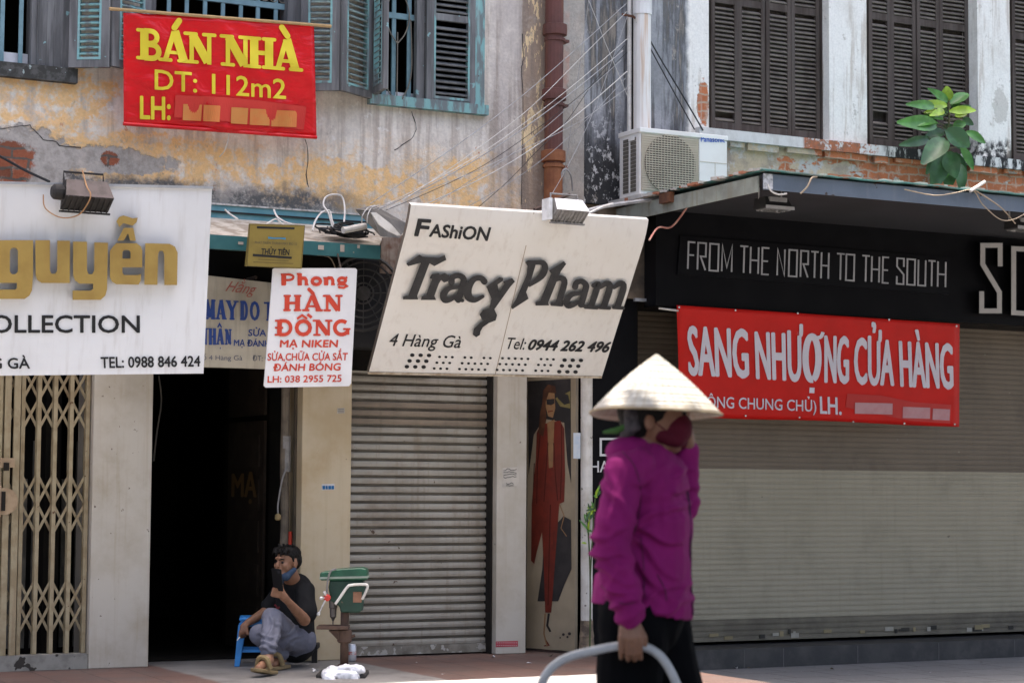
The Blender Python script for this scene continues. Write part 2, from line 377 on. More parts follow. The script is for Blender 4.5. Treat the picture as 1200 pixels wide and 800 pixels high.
def leaf(name, a, b, z0, z1, mats, parent, rails=(), stile=.05, rail=.09, pitch=.04, th=.035, tilt=35, depth=.028, gap=None):
    """louvred shutter leaf standing between ground points a and b (x, y); rails: heights of extra cross rails"""
    a = Vector((a[0], a[1], 0)); b = Vector((b[0], b[1], 0)); d = (b-a).normalized(); n = Vector((d.y, -d.x, 0)); wd = (b-a).length
    mb = MB(); up = Vector((0, 0, 1))
    def pc(u0, u1, za, zb, t=th, mi=0, fwd=0.0):
        mb.obox(a+d*(u0+u1)/2+up*(za+zb)/2+n*fwd, d*(u1-u0)/2, n*t/2, up*(zb-za)/2, mi)
    pc(0, stile, z0, z1); pc(wd-stile, wd, z0, z1)
    zs = [z0]+sorted(rails)+[z1]; spans = []
    for i, zz in enumerate(zs):
        h = rail if i in (0, len(zs)-1) else rail*.75
        lo = zz if i == 0 else (zz-h if i == len(zs)-1 else zz-h/2)
        pc(stile+.001, wd-stile-.001, lo, lo+h, th*.9); spans.append((lo, lo+h))
    if len(mats) > 2:            # painted moulding round the louvres
        for u in (stile, wd-stile-.014): pc(u, u+.014, spans[0][1]-.02, spans[-1][0], th*1.1, 2)
        pc(stile+.0145, wd-stile-.0145, spans[0][1]-.02, spans[0][1]-.004, th*1.08, 2)
    for i in range(len(spans)-1):
        zz = spans[i][1]+pitch*.6
        while zz < spans[i+1][0]-pitch*.4:
            if not (gap and gap[0] < zz < gap[1]):
                tl = R(tilt+rnd.uniform(-5, 5)); s = n*math.cos(tl)*depth-up*math.sin(tl)*depth; t = n*math.sin(tl)*.004+up*math.cos(tl)*.004
                mb.obox(a+d*wd/2+up*zz, d*(wd/2-stile-.002), s*.7, t, 1)
            zz += pitch
    return mb.build(name, mats, parent)

# ================================================================ materials of the setting
def make_plaster_left():
    m = Mat('old_plaster', .9, 0, .15)
    n1 = m.noise(3.2, 7, .68); n2 = m.noise(14, 6, .65, (1, 1, 1), 4); nst = m.noise(16, 4, .6, (1, 1, .07), 2); nf = m.noise(55, 4, .6, (1, 1, 1), 1)
    c = m.mix(n1.ramp(.35, .68), (.62, .565, .485), (.49, .44, .375))
    c = m.mix(nst.ramp(.44, .68, 0, .7), c, (.31, .25, .20))
    c = m.mix(n2.ramp(.58, .7, 0, .6), c, (.68, .66, .62))
    # ochre limewash showing through near the bottom of the wall
    hz = (m.z+(n1-.5)*.5)
    band = hz.ramp(3.62, 3.38)*m.noise(4.2, 8, .75, (1, 1, 1.4), 8).ramp(.46, .66)
    c = m.mix(band*.95, c, (.60, .40, .19))
    oc = m.blob(45, 105, 70, 40, .9, m.noise(7, 6, .7, (1, 1, 1), 12)).max(m.blob(160, 185, 130, 28, .8, m.noise(5, 6, .7, (1, 1, 1), 14)))
    oc = oc.max(m.blob(395, 215, 90, 26, .7, m.noise(6, 6, .7, (1, 1, 1), 15))).max(m.blob(560, 225, 60, 40, .9, m.noise(6, 6, .7, (1, 1, 1), 16)))
    c = m.mix(oc*n2.ramp(.34, .56)*.95, c, (.62, .40, .18))
    red = m.noise(9, 5, .7, (1.6, 1, .7), 21).ramp(.66, .7)*(hz.ramp(3.75, 3.5))
    c = m.mix(red, c, (.46, .22, .12))
    # dark mould along the foot of the wall
    mould = (m.z+(m.noise(4, 6, .7, (1, 1, 1), 31)-.5)*.34).ramp(3.22, 3.12)*(m.x.ramp(5.75, 5.2))
    c = m.mix(mould*nf.ramp(.3, .55, .55, 1), c, (.085, .082, .078))
    # bare render and brick where the plaster has fallen off
    ren = m.blob(12, 186, 66, 36, .7, m.noise(7, 7, .7, (1, 1, 1), 41)).max(m.blob(120, 187, 75, 14, .9, m.noise(8, 7, .7, (1, 1, 1), 42)))
    c = m.mix(ren, c, m.mix(n2.ramp(.4, .65), (.34, .31, .275), (.25, .225, .195)))
    br = m.nodes.new('ShaderNodeTexBrick'); mp = m.nodes.new('ShaderNodeMapping'); mp.inputs['Rotation'].default_value = (R(90), 0, 0)
    nz_ = m.nodes.new('ShaderNodeTexNoise'); m.links.new(m.pos, nz_.inputs['Vector']); nz_.inputs['Scale'].default_value = 13; nz_.inputs['Detail'].default_value = 5
    wv_ = m.nodes.new('ShaderNodeVectorMath'); wv_.operation = 'MULTIPLY_ADD'; m.links.new(nz_.outputs['Color'], wv_.inputs[0]); wv_.inputs[1].default_value = (.045, .045, .045); m.links.new(m.pos, wv_.inputs[2])
    m.links.new(wv_.outputs[0], mp.inputs[0]); m.links.new(mp.outputs[0], br.inputs['Vector'])
    br.inputs['Scale'].default_value = 1; br.inputs['Brick Width'].default_value = .21; br.inputs['Row Height'].default_value = .065; br.inputs['Mortar Size'].default_value = .008
    br.inputs['Color1'].default_value = (.26, .085, .045, 1); br.inputs['Color2'].default_value = (.16, .06, .035, 1); br.inputs['Mortar'].default_value = (.10, .08, .065, 1)
    bk = m.blob(4, 194, 30, 28, .6, m.noise(9, 7, .7, (1, 1, 1), 43)).max(m.blob(128, 187, 9, 9, .9, m.noise(22, 6, .7, (1, 1, 1), 44)))
    c = m.mix(bk, c, br.outputs['Color'])
    # brown washed strip at the right end of the facade
    col = m.x.ramp(6.42, 6.56)
    c = m.mix(col*n1.ramp(.3, .6, .35, .9), c, m.mix(nst.ramp(.4, .65), (.36, .32, .29), (.24, .205, .18)))
    end = (m.x+(n2-.5)*.03).ramp(6.775, 6.79)
    pe = m.noise(6, 6, .7, (1.5, 1, .45), 51)
    c2 = m.mix(nst.ramp(.35, .7), (.30, .225, .165), (.19, .15, .12))
    c2 = m.mix(pe.ramp(.525, .55)*(m.x.ramp(7.02, 6.95)), c2, (.60, .46, .27))
    c2 = m.mix(m.blob(662, 45, 7, 70, .6, m.noise(9, 5, .6, (1, 1, 1), 53)), c2, (.44, .14, .07))
    c2 = m.mix(m.x.ramp(7.08, 7.12)*n1.ramp(.3, .6, .5, 1), c2, (.30, .28, .25))
    c = m.mix(end, c, c2)
    c = m.mix(m.noise(2.1, 9, .78, (1, 1, 1), 61).ramp(.52, .62, 0, .45), c, (.40, .35, .30))
    c = m.mix(m.noise(11, 8, .75, (1, 1, .6), 63).ramp(.60, .66, 0, .5), c, (.30, .25, .205))
    c = m.mul(c, nf.ramp(.2, .8, 1.32, 1.6))
    m.bump((n2*.5+nf*.5)-(ren.max(bk))*1.6-band*.35-end*pe.ramp(.545, .565)*-.6, .5, .015)
    return m.out(c)
def make_plaster_right():
    m = Mat('mouldy_whitewash', .9, 0, .15)
    n1 = m.noise(3, 7, .68, (1, 1, 1), 3); n2 = m.noise(16, 6, .65, (1, 1, 1), 6); nst = m.noise(15, 5, .65, (1, 1, .09), 5); nf = m.noise(60, 4, .6, (1, 1, 1), 7)
    white = m.mix(n1.ramp(.45, .75), (.76, .735, .68), (.62, .59, .53))
    white = m.mix(nst.ramp(.56, .74, 0, .55), white, (.52, .45, .38))
    grey = m.mix(n1.ramp(.35, .65), (.23, .235, .245), (.36, .365, .375))
    grey = m.mix(nst.ramp(.42, .58, 0, .88), grey, (.06, .06, .061))
    g = (m.x+(n2-.5)*.06).ramp(8.22, 8.17)
    c = m.mix(g, white, grey)
    left = m.x.ramp(7.66, 7.62)
    dark = (m.z+(m.noise(6, 6, .7, (1.5, 1, .6), 15)-.5)*1.1).ramp(4.1, 3.5)*left
    c = m.mix(dark, c, m.mix(m.noise(19, 6, .7, (1, 1, .7), 17).ramp(.55, .6), (.045, .045, .046), (.55, .54, .52)))
    c = m.mix(left*nst.ramp(.5, .6, 0, .7), c, (.06, .06, .06))
    # band under the ledge: stained render with brick showing through
    hz = m.z+(n2-.5)*.05
    low = hz.ramp(3.84, 3.80)*(m.x.ramp(8.25, 8.32))
    st = m.mix(n1.ramp(.4, .6), (.50, .40, .27), (.30, .25, .20)); st = m.mix(m.noise(5, 6, .7, (1, 1, 1), 25).ramp(.5, .6), st, (.48, .46, .42))
    st = m.mix(m.z.ramp(3.5, 3.3, 0, .8)*(m.x.ramp(9.4, 8.9)), st, (.16, .15, .14))
    br = m.nodes.new('ShaderNodeTexBrick'); mp = m.nodes.new('ShaderNodeMapping'); mp.inputs['Rotation'].default_value = (R(90), 0, 0)
    nz_ = m.nodes.new('ShaderNodeTexNoise'); m.links.new(m.pos, nz_.inputs['Vector']); nz_.inputs['Scale'].default_value = 13; nz_.inputs['Detail'].default_value = 5
    wv_ = m.nodes.new('ShaderNodeVectorMath'); wv_.operation = 'MULTIPLY_ADD'; m.links.new(nz_.outputs['Color'], wv_.inputs[0]); wv_.inputs[1].default_value = (.045, .045, .045); m.links.new(m.pos, wv_.inputs[2])
    m.links.new(wv_.outputs[0], mp.inputs[0]); m.links.new(mp.outputs[0], br.inputs['Vector'])
    br.inputs['Scale'].default_value = 1; br.inputs['Brick Width'].default_value = .2; br.inputs['Row Height'].default_value = .066; br.inputs['Mortar Size'].default_value = .007
    br.inputs['Color1'].default_value = (.50, .17, .075, 1); br.inputs['Color2'].default_value = (.38, .13, .06, 1); br.inputs['Mortar'].default_value = (.40, .28, .2, 1)
    bc = m.mix(n2.ramp(.52, .7), br.outputs['Color'], (.52, .33, .23)); bc = m.mix(m.noise(7, 7, .75, (1, 1, 1), 81).ramp(.54, .64, 0, .7), bc, (.20, .12, .085))
    bk = (m.noise(3.6, 5, .6, (1, 1, 1.7), 33)+m.x.ramp(9.0, 10.0, -.08, .14)).ramp(.50, .53)
    st = m.mix(bk, st, bc)
    c = m.mix(low, c, st)
    e2 = m.blob(824, 120, 8, 27, .8, m.noise(16, 6, .7, (1, 1, 1), 35)).max(m.blob(1136, 140, 4, 22, .8, m.noise(16, 6, .7, (1, 1, 1), 36)))
    c = m.mix(e2, c, bc)
    # black mould creeping up the whitewash above the ledge, peeled greyish patch
    mo = (m.z+(m.noise(7, 6, .72, (1.3, 1, .5), 37)-.5)*.5).ramp(4.06, 3.94)*(m.x.ramp(9.75, 10.1))*(hz.ramp(3.79, 3.82))
    c = m.mix(mo*n2.ramp(.4, .55), c, (.05, .05, .05))
    c = m.mix(m.blob(1173, 125, 12, 24, 1.0, m.noise(14, 7, .72, (1, 1, 1), 39))*.7, c, (.45, .42, .37))
    c = m.mix(m.noise(4, 6, .75, (1, 1, 1), 47).ramp(.62, .66, 0, .55)*(m.z.ramp(3.9, 4.0)), c, (.50, .46, .40))
    c = m.mix(nst.ramp(.52, .66, 0, .5)*(m.z.ramp(3.85, 3.95)), c, (.44, .38, .31))
    c = m.mix(m.noise(9, 9, .78, (1, 1, .8), 71).ramp(.60, .64, 0, .6), c, (.36, .32, .27))
    c = m.mul(c, nf.ramp(.2, .8, 1.02, 1.2))
    m.bump(n2*.5+nf*.4-low*bk*.8-e2, .5, .012)
    return m.out(c)
def make_ledge():
    m = Mat('ledge_paint', .9, 0, .15); n1 = m.noise(9, 6, .7, (1, 1, .5), 2)
    c = m.mix(n1.ramp(.4, .7), (.66, .65, .62), (.52, .5, .47))
    brk = m.x.ramp(9.2, 9.23)*m.x.ramp(9.95, 9.9)
    c = m.mix(brk*m.noise(13, 7, .75, (1, 1, 1), 4).ramp(.42, .50), c, m.mix(m.noise(20, 6, .75, (1, 1, 1), 6).ramp(.42, .6), (.42, .15, .075), (.26, .13, .085)))
    c = m.mix(m.x.ramp(9.95, 10.05)*m.noise(8, 6, .75, (1.5, 1, .35), 8).ramp(.45, .53), c, (.035, .035, .035))
    m.bump(n1, .4, .01); return m.out(c)

M_PL, M_PR, M_LEDGE = make_plaster_left(), make_plaster_right(), make_ledge()
M_CREAM = surf('cream_tile_paint', (.52, .43, .29), (.45, .35, .21), 2.2, .42, .68, .45, 0, .35, streak=(.42, .33, .2, .35), dirt=(.40, .27, .13, .35), spots=(.12, .1, .08, .76, 38), bump=.05)
M_CREAM2 = surf('pale_painted_pillar', (.50, .465, .40), (.43, .385, .31), 2.5, .42, .68, .5, 0, .35, streak=(.36, .29, .20, .4), dirt=(.33, .27, .19, .45), spots=(.13, .10, .08, .72, 28), bump=.05)
M_GREYWOOD = surf('grey_weathered_wood', (.20, .20, .20), (.12, .12, .12), 12, .4, .6, .85, 0, .2, streak=(.30, .31, .30, .6), spots=(.25, .42, .42, .68, 14), stretch=(1, 1, .12))
M_TEALWOOD = surf('peeling_teal_wood', (.22, .42, .41), (.17, .20, .20), 15, .47, .58, .8, 0, .25, streak=(.34, .52, .50, .5), spots=(.12, .11, .1, .69, 30), stretch=(1, 1, .25))
M_TEAL = surf('teal_paint', (.22, .43, .43), (.25, .38, .38), 12, .45, .6, .7, 0, .3, spots=(.13, .12, .11, .68, 26))
M_SLATG = surf('green_grey_louvre', (.19, .22, .21), (.27, .36, .34), 16, .45, .6, .85, 0, .2, streak=(.11, .11, .11, .5))
M_BARBLUE = surf('blue_grey_bar_paint', (.20, .33, .37), (.16, .27, .30), 10, .4, .65, .6, 0, .3, spots=(.1, .09, .08, .72, 40))
M_BROWNWOOD = surf('dark_brown_wood', (.060, .045, .037), (.095, .075, .064), 14, .42, .62, .75, 0, .25, streak=(.10, .088, .08, .6), stretch=(1, 1, .1))
M_BROWNSLAT = surf('dusty_brown_louvre', (.20, .172, .145), (.135, .112, .095), 9, .4, .65, .85, 0, .2)
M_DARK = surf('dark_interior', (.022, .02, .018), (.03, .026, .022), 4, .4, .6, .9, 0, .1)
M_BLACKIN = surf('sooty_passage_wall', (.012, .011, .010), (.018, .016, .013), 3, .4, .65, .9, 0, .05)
M_ROOF = surf('roof_tile', (.25, .12, .08), (.18, .09, .06), 8)
M_IRON = surf('thin_iron', (.18, .16, .13), (.25, .22, .17), 20, .4, .6, .6, .2)
M_WHITEBOARD = surf('white_board', (.7, .7, .72), (.6, .6, .62))

# ================================================================ ground
def make_pavement():
    m = Mat('grey_paving', .85, 0, .3)
    br = m.nodes.new('ShaderNodeTexBrick'); m.links.new(m.pos, br.inputs['Vector']); br.offset = .5
    br.inputs['Scale'].default_value = 1; br.inputs['Brick Width'].default_value = .4; br.inputs['Row Height'].default_value = .4; br.inputs['Mortar Size'].default_value = .006
    br.inputs['Color1'].default_value = (.235, .23, .22, 1); br.inputs['Color2'].default_value = (.20, .195, .19, 1); br.inputs['Mortar'].default_value = (.08, .075, .07, 1)
    c = m.mix(m.noise(2.2, 6, .7).ramp(.45, .7, 0, .6), br.outputs['Color'], (.20, .19, .18))
    c = m.mix(m.noise(30, 4, .6).ramp(.62, .7, 0, .6), c, (.42, .41, .39))
    m.bump(V(m, br.outputs['Fac']).inv()*.6+m.noise(60, 3)*.3, .3, .006); return m.out(c)
def make_terrace():
    m = Mat('red_terrace_tile', .7, 0, .35)
    br = m.nodes.new('ShaderNodeTexBrick'); mp = m.nodes.new('ShaderNodeMapping'); mp.inputs['Rotation'].default_value = (0, 0, R(2)); m.links.new(m.pos, mp.inputs[0]); m.links.new(mp.outputs[0], br.inputs['Vector'])
    br.offset = 0; br.inputs['Scale'].default_value = 1; br.inputs['Brick Width'].default_value = .3; br.inputs['Row Height'].default_value = .3; br.inputs['Mortar Size'].default_value = .005
    br.inputs['Color1'].default_value = (.145, .083, .066, 1); br.inputs['Color2'].default_value = (.12, .073, .06, 1); br.inputs['Mortar'].default_value = (.05, .038, .033, 1)
    red = m.mix(m.noise(3, 6, .7).ramp(.42, .7, 0, .7), br.outputs['Color'], (.105, .085, .076))
    red = m.mix(m.noise(9, 6, .75, (1, 1, 1), 6).ramp(.6, .7, 0, .5), red, (.19, .155, .14))
    con = m.mix(m.noise(3, 6, .7, (1, 1, 1), 8).ramp(.4, .7), (.20, .19, .18), (.13, .122, .115))
    f = (m.x+(m.noise(6, 4)-.5)*.06).ramp(5.42, 5.46).max((m.x+(m.noise(5, 4, .6, (1, 1, 1), 3)-.5)*.1).ramp(4.16, 4.10))
    c = m.mix(f, con, red)
    c = m.mix((m.y+(m.noise(5, 6, .7, (1, 1, 1), 13)-.5)*.12).ramp(-1.64, -1.68)*(m.x.ramp(6.75, 6.6)), c, m.mix(m.noise(12, 6, .7).ramp(.4, .7), (.40, .385, .37), (.29, .275, .26)))  # pale outer band: the sunlit strip put into the tile colour
    m.bump(m.noise(50, 4)*.5+V(m, br.outputs['Fac']).inv()*.3, .25, .005); return m.out(c)
def make_street():
    m = Mat('street_asphalt', .85, 0, .3); n = m.noise(2, 6, .7); c = m.mix(n.ramp(.4, .7), (.10, .10, .10), (.16, .155, .15))
    c = m.mix(m.noise(90, 3).ramp(.5, .7, 0, .6), c, (.22, .21, .2)); m.bump(m.noise(120, 3), .3, .004); return m.out(c)
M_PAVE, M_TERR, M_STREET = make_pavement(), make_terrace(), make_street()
XJ = 7.14                                                   # junction between the raised terrace and the lower pavement
o = MB().box(-90, 90, -90, 90, -.6, -.30).build('street', M_STREET); tag(o, kind='structure')
o = MB().box(-60, 70, -9.0, 30, -.5, -.17).build('pavement', M_PAVE); tag(o, kind='structure'); 
o = MB().box(-60, 70, -9.16, -9.003, -.5, -.165).build('kerb', M_PAVE); tag(o, kind='structure')
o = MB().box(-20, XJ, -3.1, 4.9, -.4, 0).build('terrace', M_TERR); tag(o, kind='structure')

# ================================================================ left building
XL0, XL1 = 0.6, 7.30
LB = thing('old_shophouse', 'shophouse of peeling ochre and grey plaster with teal louvred shutters upstairs', 'building', (4.0, 0, 0))
X_ = lambda px, Y=0.0, py=60: X(px, Y, py)
z1w, z2w, z3w = Z(30, 82), Z(250, 100), Z(500, 128)
ZT = 5.75
H1 = (X_(-95), X_(80), z1w, ZT); H2 = (X_(171), X_(352), z2w, ZT); H3 = (X_(434), X_(566), z3w, ZT)
wall('wall', XL0, XL1-.001, 2.80, 7.9, 0.0, .22, [H1, H2, H3], M_PL, LB)
mb = MB(); mb.box(XL0, XL0+.1, .221, 5.0, 0, 7.9); mb.box(XL1-.1, XL1-.002, .221, 5.0, 2.8, 7.9); mb.box(XL0, XL1-.002, 5.0, 5.1, 0, 7.9)
mb.box(XL0+.1, XL1-.101, .221, 4.99, 2.82, 2.95); mb.box(XL0+.1, XL1-.101, .221, 4.99, 5.9, 5.98); mb.build('inner_shell', M_DARK, LB)
mb = MB(); mb.slab([(XL0-.2, -.75, 7.62), (XL1, -.75, 7.62), (XL1, 5.2, 9.4), (XL0-.2, 5.2, 9.4)], (0, 0, .12)); mb.build('roof', M_ROOF, LB)
# windows -----------------------------------------------------------
def grille(px_list, Y, zb, parent, py, rails=(), w=.026):
    mb = MB()
    xs = [X(p, Y, py) for p in px_list]
    for x in xs: mb.box(x-w/2, x+w/2, Y-.008, Y+.008, zb, ZT-.05)
    for zr in rails: mb.box(xs[0]-.06, xs[-1]+.06, Y-.0125, Y+.0115, zr-.02, zr+.02)
    return mb.build('grille', M_BARBLUE, parent)
# first window at the picture's left edge
fr = MB(); zb = z1w
fr.box(H1[1]-.20, H1[1]-.001, -.015, .15, zb+.03, ZT-.002); fr.box(H1[1]-.235, H1[1]-.202, .02, .16, zb+.03, ZT-.002); fr.box(H1[0]+.001, H1[1]-.203, -.01, .15, ZT-.1, ZT-.002)
for k in range(4): fr.box(H1[1]-.195+k*.048, H1[1]-.187+k*.048, -.021, -.0155, zb+.04, ZT-.1)
W1 = fr.build('window', M_GREYWOOD, LB)
MB().box(H1[0]-.05, H1[1]+.05, -.06, .16, zb-.065, zb+.028).build('sill', surf('dark_mossy_wood', (.055, .055, .05), (.10, .10, .095), 18, .45, .6, .9, 0, .2, spots=(.35, .42, .4, .66, 22)), W1)
grille([-40, -19, 2, 24, 45], .06, zb+.03, W1, 50); MB().box(H1[0]+.01, H1[1]-.24, .085, .1, zb+.03, zb+.12).build('board', M_WHITEBOARD, W1)
# second window, half behind the hanging banner
fr = MB(); fr.box(H2[1]-.10, H2[1]-.001, -.012, .14, z2w+.002, ZT-.002); fr.box(H2[0]+.001, H2[0]+.06, -.012, .14, z2w+.002, ZT-.002); fr.box(H2[0]+.061, H2[1]-.101, -.012, .14, z2w+.002, z2w+.07); fr.box(H2[0]+.061, H2[1]-.101, -.012, .14, ZT-.08, ZT-.002)
W2 = fr.build('window', M_GREYWOOD, LB)
zr = Z(300, 5, .06); grille([177, 197.5, 218.5, 240, 261, 282, 302, 323], .06, z2w+.07, W2, 15, (zr,))
mb = MB()
for k in range(8):
    x = X(268+k*10.5, .055, 4); mb.tube([(x+.028*math.cos(t*.55), .052, zr+.055+.028*math.sin(t*.55)) for t in range(12)], .0035, 5)
mb.build('scrollwork', M_IRON, W2)
LM = [M_GREYWOOD, M_SLATG, M_TEALWOOD]
def lf(pa, Ya, pb, Yb, py, parent, mats=LM, **k):
    pa_, pb_ = onY(pa, py, Ya), onY(pb, py, Yb)
    return leaf('shutter', pa_.xy, pb_.xy, Z((pa+pb)/2, py, (Ya+Yb)/2), ZT+.02, mats, parent, **k)
LM2 = [M_GREYWOOD, M_TEALWOOD, M_TEAL]
LM3 = [M_GREYWOOD, surf('grey_louvre', (.17, .17, .165), (.11, .11, .105), 14, .4, .65, .85, 0, .2), M_TEALWOOD]
lf(81, -.06, 128.5, -.20, 79.5, W2, LM2, stile=.055, rail=.07); lf(130, -.205, 174, -.10, 82, W2, LM2, stile=.05, rail=.07)
lf(352, -.09, 397.5, -.22, 106.5, W2, LM, stile=.05, rail=.07, rails=(4.72,)); lf(398.5, -.225, 434, -.045, 111, W2, LM, stile=.05, rail=.07, rails=(4.72,))
# third window
fr = MB(); fr.box(H3[0]+.001, H3[0]+.05, -.03, .12, z3w+.062, ZT-.002); fr.box(H3[1]-.075, H3[1]-.001, -.03, .12, z3w+.062, ZT-.002)
fr.box(H3[0]-.02, H3[1]+.02, -.06, .12, z3w-.01, z3w+.06); fr.box(H3[0]+.051, H3[1]-.076, -.03, .12, ZT-.08, ZT-.002)
W3 = fr.build('window', M_TEALWOOD, LB)
mb = MB(); mb.box(X(487, .03, 60), X(496, .03, 60), .01, .06, z3w+.062, ZT-.08); mb.build('mullion', M_GREYWOOD, W3)
zr = Z(475, 20, .06); grille([450, 461, 479, 491], .07, z3w+.062, W3, 60, (zr,), .03)
a = X(466, .04, 60); zz = z3w+.07; mb = MB()
mb.tube([(a, .045, zz), (a, .045, zr-.12)], .005, 6)
for sgn in (-1, 1):
    mb.tube(catmull([(a, .045, zr-.2), (a+sgn*.06, .045, zr-.12), (a+sgn*.09, .045, zr), (a+sgn*.06, .045, zr+.12), (a, .045, zr+.22)], 5), .005, 6)
    mb.tube(catmull([(a+sgn*.10, .045, zr-.02), (a+sgn*.11, .045, zz+.2), (a+sgn*.06, .045, zz+.03), (a, .045, zz+.0)], 5), .005, 6)
mb.build('scrollwork', M_IRON, W3)
MB().box(X(450, .1, 110), X(487, .1, 110), .1, .115, z3w+.064, z3w+.12).build('board', M_WHITEBOARD, W3)
h = onY(438, 112, -.03); leaf('shutter', h.xy, (h.x-.03, -.30), h.z+.0, ZT+.02, LM, W3, stile=.045, rail=.07)
lf(498.5, -.012, 557, -.012, 125, W3, LM3, stile=.055, rail=.065, rails=(Z(525, 22),), pitch=.042)
# cracks in the plaster: narrow dark splits
M_CRK = surf('crack_shadow_dirt', (.05, .045, .04))
for path in ([(482, 131), (486, 142), (488, 152), (482, 163), (471, 170), (462, 176)], [(358, 163), (361, 185), (359, 205), (362, 220)],
             [(0, 152), (20, 148), (35, 147), (43, 156), (50, 164), (66, 166), (70, 171), (95, 173)], [(612, 40), (614, 70), (611, 78), (613, 110), (611, 240)]):
    st = Strokes(planeY(0), .002); pts = []
    for a, b in zip(path[:-1], path[1:]):
        for t in (0, .33, .66): pts.append((a[0]+(b[0]-a[0])*t+rnd.uniform(-.8, .8), a[1]+(b[1]-a[1])*t+rnd.uniform(-.6, .6)))
    pts.append(path[-1]); st.line(pts, [rnd.uniform(.5, 1.3) for _ in pts]); st.build('plaster_crack', M_CRK, LB)

# ground floor --------------------------------------------------------
gx = lambda px, Y=0.0: X(px, Y, 600)
def pillar(px0, px1, Y0, m, Y1=.3, zt=2.799):
    o = MB().box(gx(px0, Y0), gx(px1, Y0), Y0, Y1, .001, zt).build('pillar', m, LB); bevel(o, .006); return o
P1 = pillar(107.5, 177, -.06, M_CREAM2); P2 = pillar(353, 411, -.04, M_CREAM, zt=1.96); P3 = pillar(582, 617, -.04, M_CREAM2)
XD0, XD1 = gx(177, -.06), gx(353, -.04)
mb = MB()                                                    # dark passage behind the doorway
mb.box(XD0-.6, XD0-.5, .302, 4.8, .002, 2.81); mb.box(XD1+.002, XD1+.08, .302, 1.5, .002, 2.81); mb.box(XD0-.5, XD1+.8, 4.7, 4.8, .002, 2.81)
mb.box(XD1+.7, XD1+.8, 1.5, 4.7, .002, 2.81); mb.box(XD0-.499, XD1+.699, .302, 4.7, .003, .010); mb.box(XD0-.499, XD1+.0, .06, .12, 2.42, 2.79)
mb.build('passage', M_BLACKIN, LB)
# folded door and boards against the right side of the passage
mb = MB(); xb = XD1-.03
mb.box(xb-.02, xb+.0, .55, 1.28, .02, 1.62); mb.box(xb-.02, xb, .55, 1.28, 1.66, 2.05)
for k in range(5): mb.box(xb-.032, xb-.0205, .62, 1.21, .1+k*.3, .32+k*.3)
DR = mb.build('folded_door', surf('black_brown_door', (.028, .021, .016), (.04, .03, .022), 6, rough=.8, spec=.1), LB)
doorpl = (Vector((xb-.033, 0, 0)), Vector((-1, 0, 0))); M_FADE = surf('faded_yellow_letter', (.12, .065, .018))
qd = lambda y0, y1, z: [(lambda p: (600+FPX*(p-CAM).dot(CR)/(p-CAM).dot(CF), 400-FPX*(p-CAM).dot(CU)/(p-CAM).dot(CF)))(Vector((xb-.033, yy, zz))) for yy, zz in ((y1, z[0]), (y0, z[0]), (y1, z[1]), (y0, z[1]))]
put_text(DR, 'MẠ', qd(.66, 1.15, (1.09, 1.25)), doorpl, M_FADE, .004, bold=.02)
# shutter, gate
def roller(name, x0, x1, z0, z1, Y, pitch, gd, mats, parent, bands=None, groove=0):
    mb = MB(); z = z0; vs = []
    while z < z1:
        vs += [(Y, z), (Y-gd*.12, z+pitch*.3), (Y, z+pitch*.60), (Y+gd, z+pitch*.66), (Y+gd, z+pitch*.95)]; z += pitch
    n = len(vs); v = [(x0, a, b) for a, b in vs]+[(x1, a, b) for a, b in vs]
    f = [(i, n+i, n+i+1, i+1) for i in range(n-1)]; mi = [0]*(n-1)
    if bands: mi = [bands((vs[i][1]+vs[i+1][1])/2) for i in range(n-1)]
    if groove: mi = [groove if i % 5 in (3,) else k for i, k in enumerate(mi)]
    mb.v = [Vector(q) for q in v]; mb.f = f; mb.m = mi
    mb.box(x0, x1, Y+gd+.01, Y+gd+.03, z0, z1, mats.index(mats[-1]) if bands else 0)
    return mb.build(name, mats, parent)
M_STEEL = surf('grimy_steel_slat', (.36, .335, .285), (.28, .255, .21), 2.4, .4, .68, .5, .3, .4, streak=(.20, .155, .105, .5), dirt=(.19, .14, .095, .55), spots=(.09, .06, .04, .71, 24), bump=.06)
M_STEELG = surf('dirt_and_shade_groove', (.17, .15, .12), (.12, .105, .085), 6, bump=0, spec=.1)  # groove faces darkened for dirt and to strengthen their shadow lines
M_STEEL2 = surf('rust_browned_slat', (.25, .20, .145), (.20, .16, .12), 3, .4, .68, .6, .2, .4, streak=(.13, .1, .07, .4))
SX0, SX1 = gx(411, -.04)+.001, gx(582, -.04)-.001
sh = roller('roller_shutter', SX0+.012, SX1-.012, .075, 2.5, .10, .0585, .020, [M_STEEL, M_STEEL2, M_STEELG], LB, lambda z: 1 if 1.60 < z < 1.74 else 0, 2)
MB().box(SX0+.012, SX1-.012, .09, .125, .012, .073).build('bottom_rail', surf('dirty_bottom_rail', (.26, .24, .2), (.17, .15, .12), 9, .4, .6, .6, .2, .3, spots=(.42, .4, .36, .6, 16), dirt=(.06, .05, .04, .6)), sh)
mb = MB(); mb.box(SX0, SX0+.012, .02, .14, .002, 2.5); mb.box(SX1-.012, SX1, .02, .14, .002, 2.5); mb.build('guide', M_DARK, sh)
MB().box(SX0, SX1, .0, .09, 2.36, 2.795).build('shutter_housing', surf('dark_housing', (.05, .045, .04)), LB)
mb = MB(); mb.box(gx(617, -.04), XL1-.004, .25, .29, .002, 2.8); mb.box(XD0-2.5, XD0-2.4, .1, 1.6, .002, 2.8); mb.box(XD0-2.4, gx(107.5, -.06), 1.5, 1.6, .002, 2.8); mb.box(XL0, XD0-2.5, 0, .1, .002, 2.8); mb.box(XD0-2.4, gx(107.5, -.06), .06, .12, 2.3, 2.79); mb.build('back_partition', M_DARK, LB)
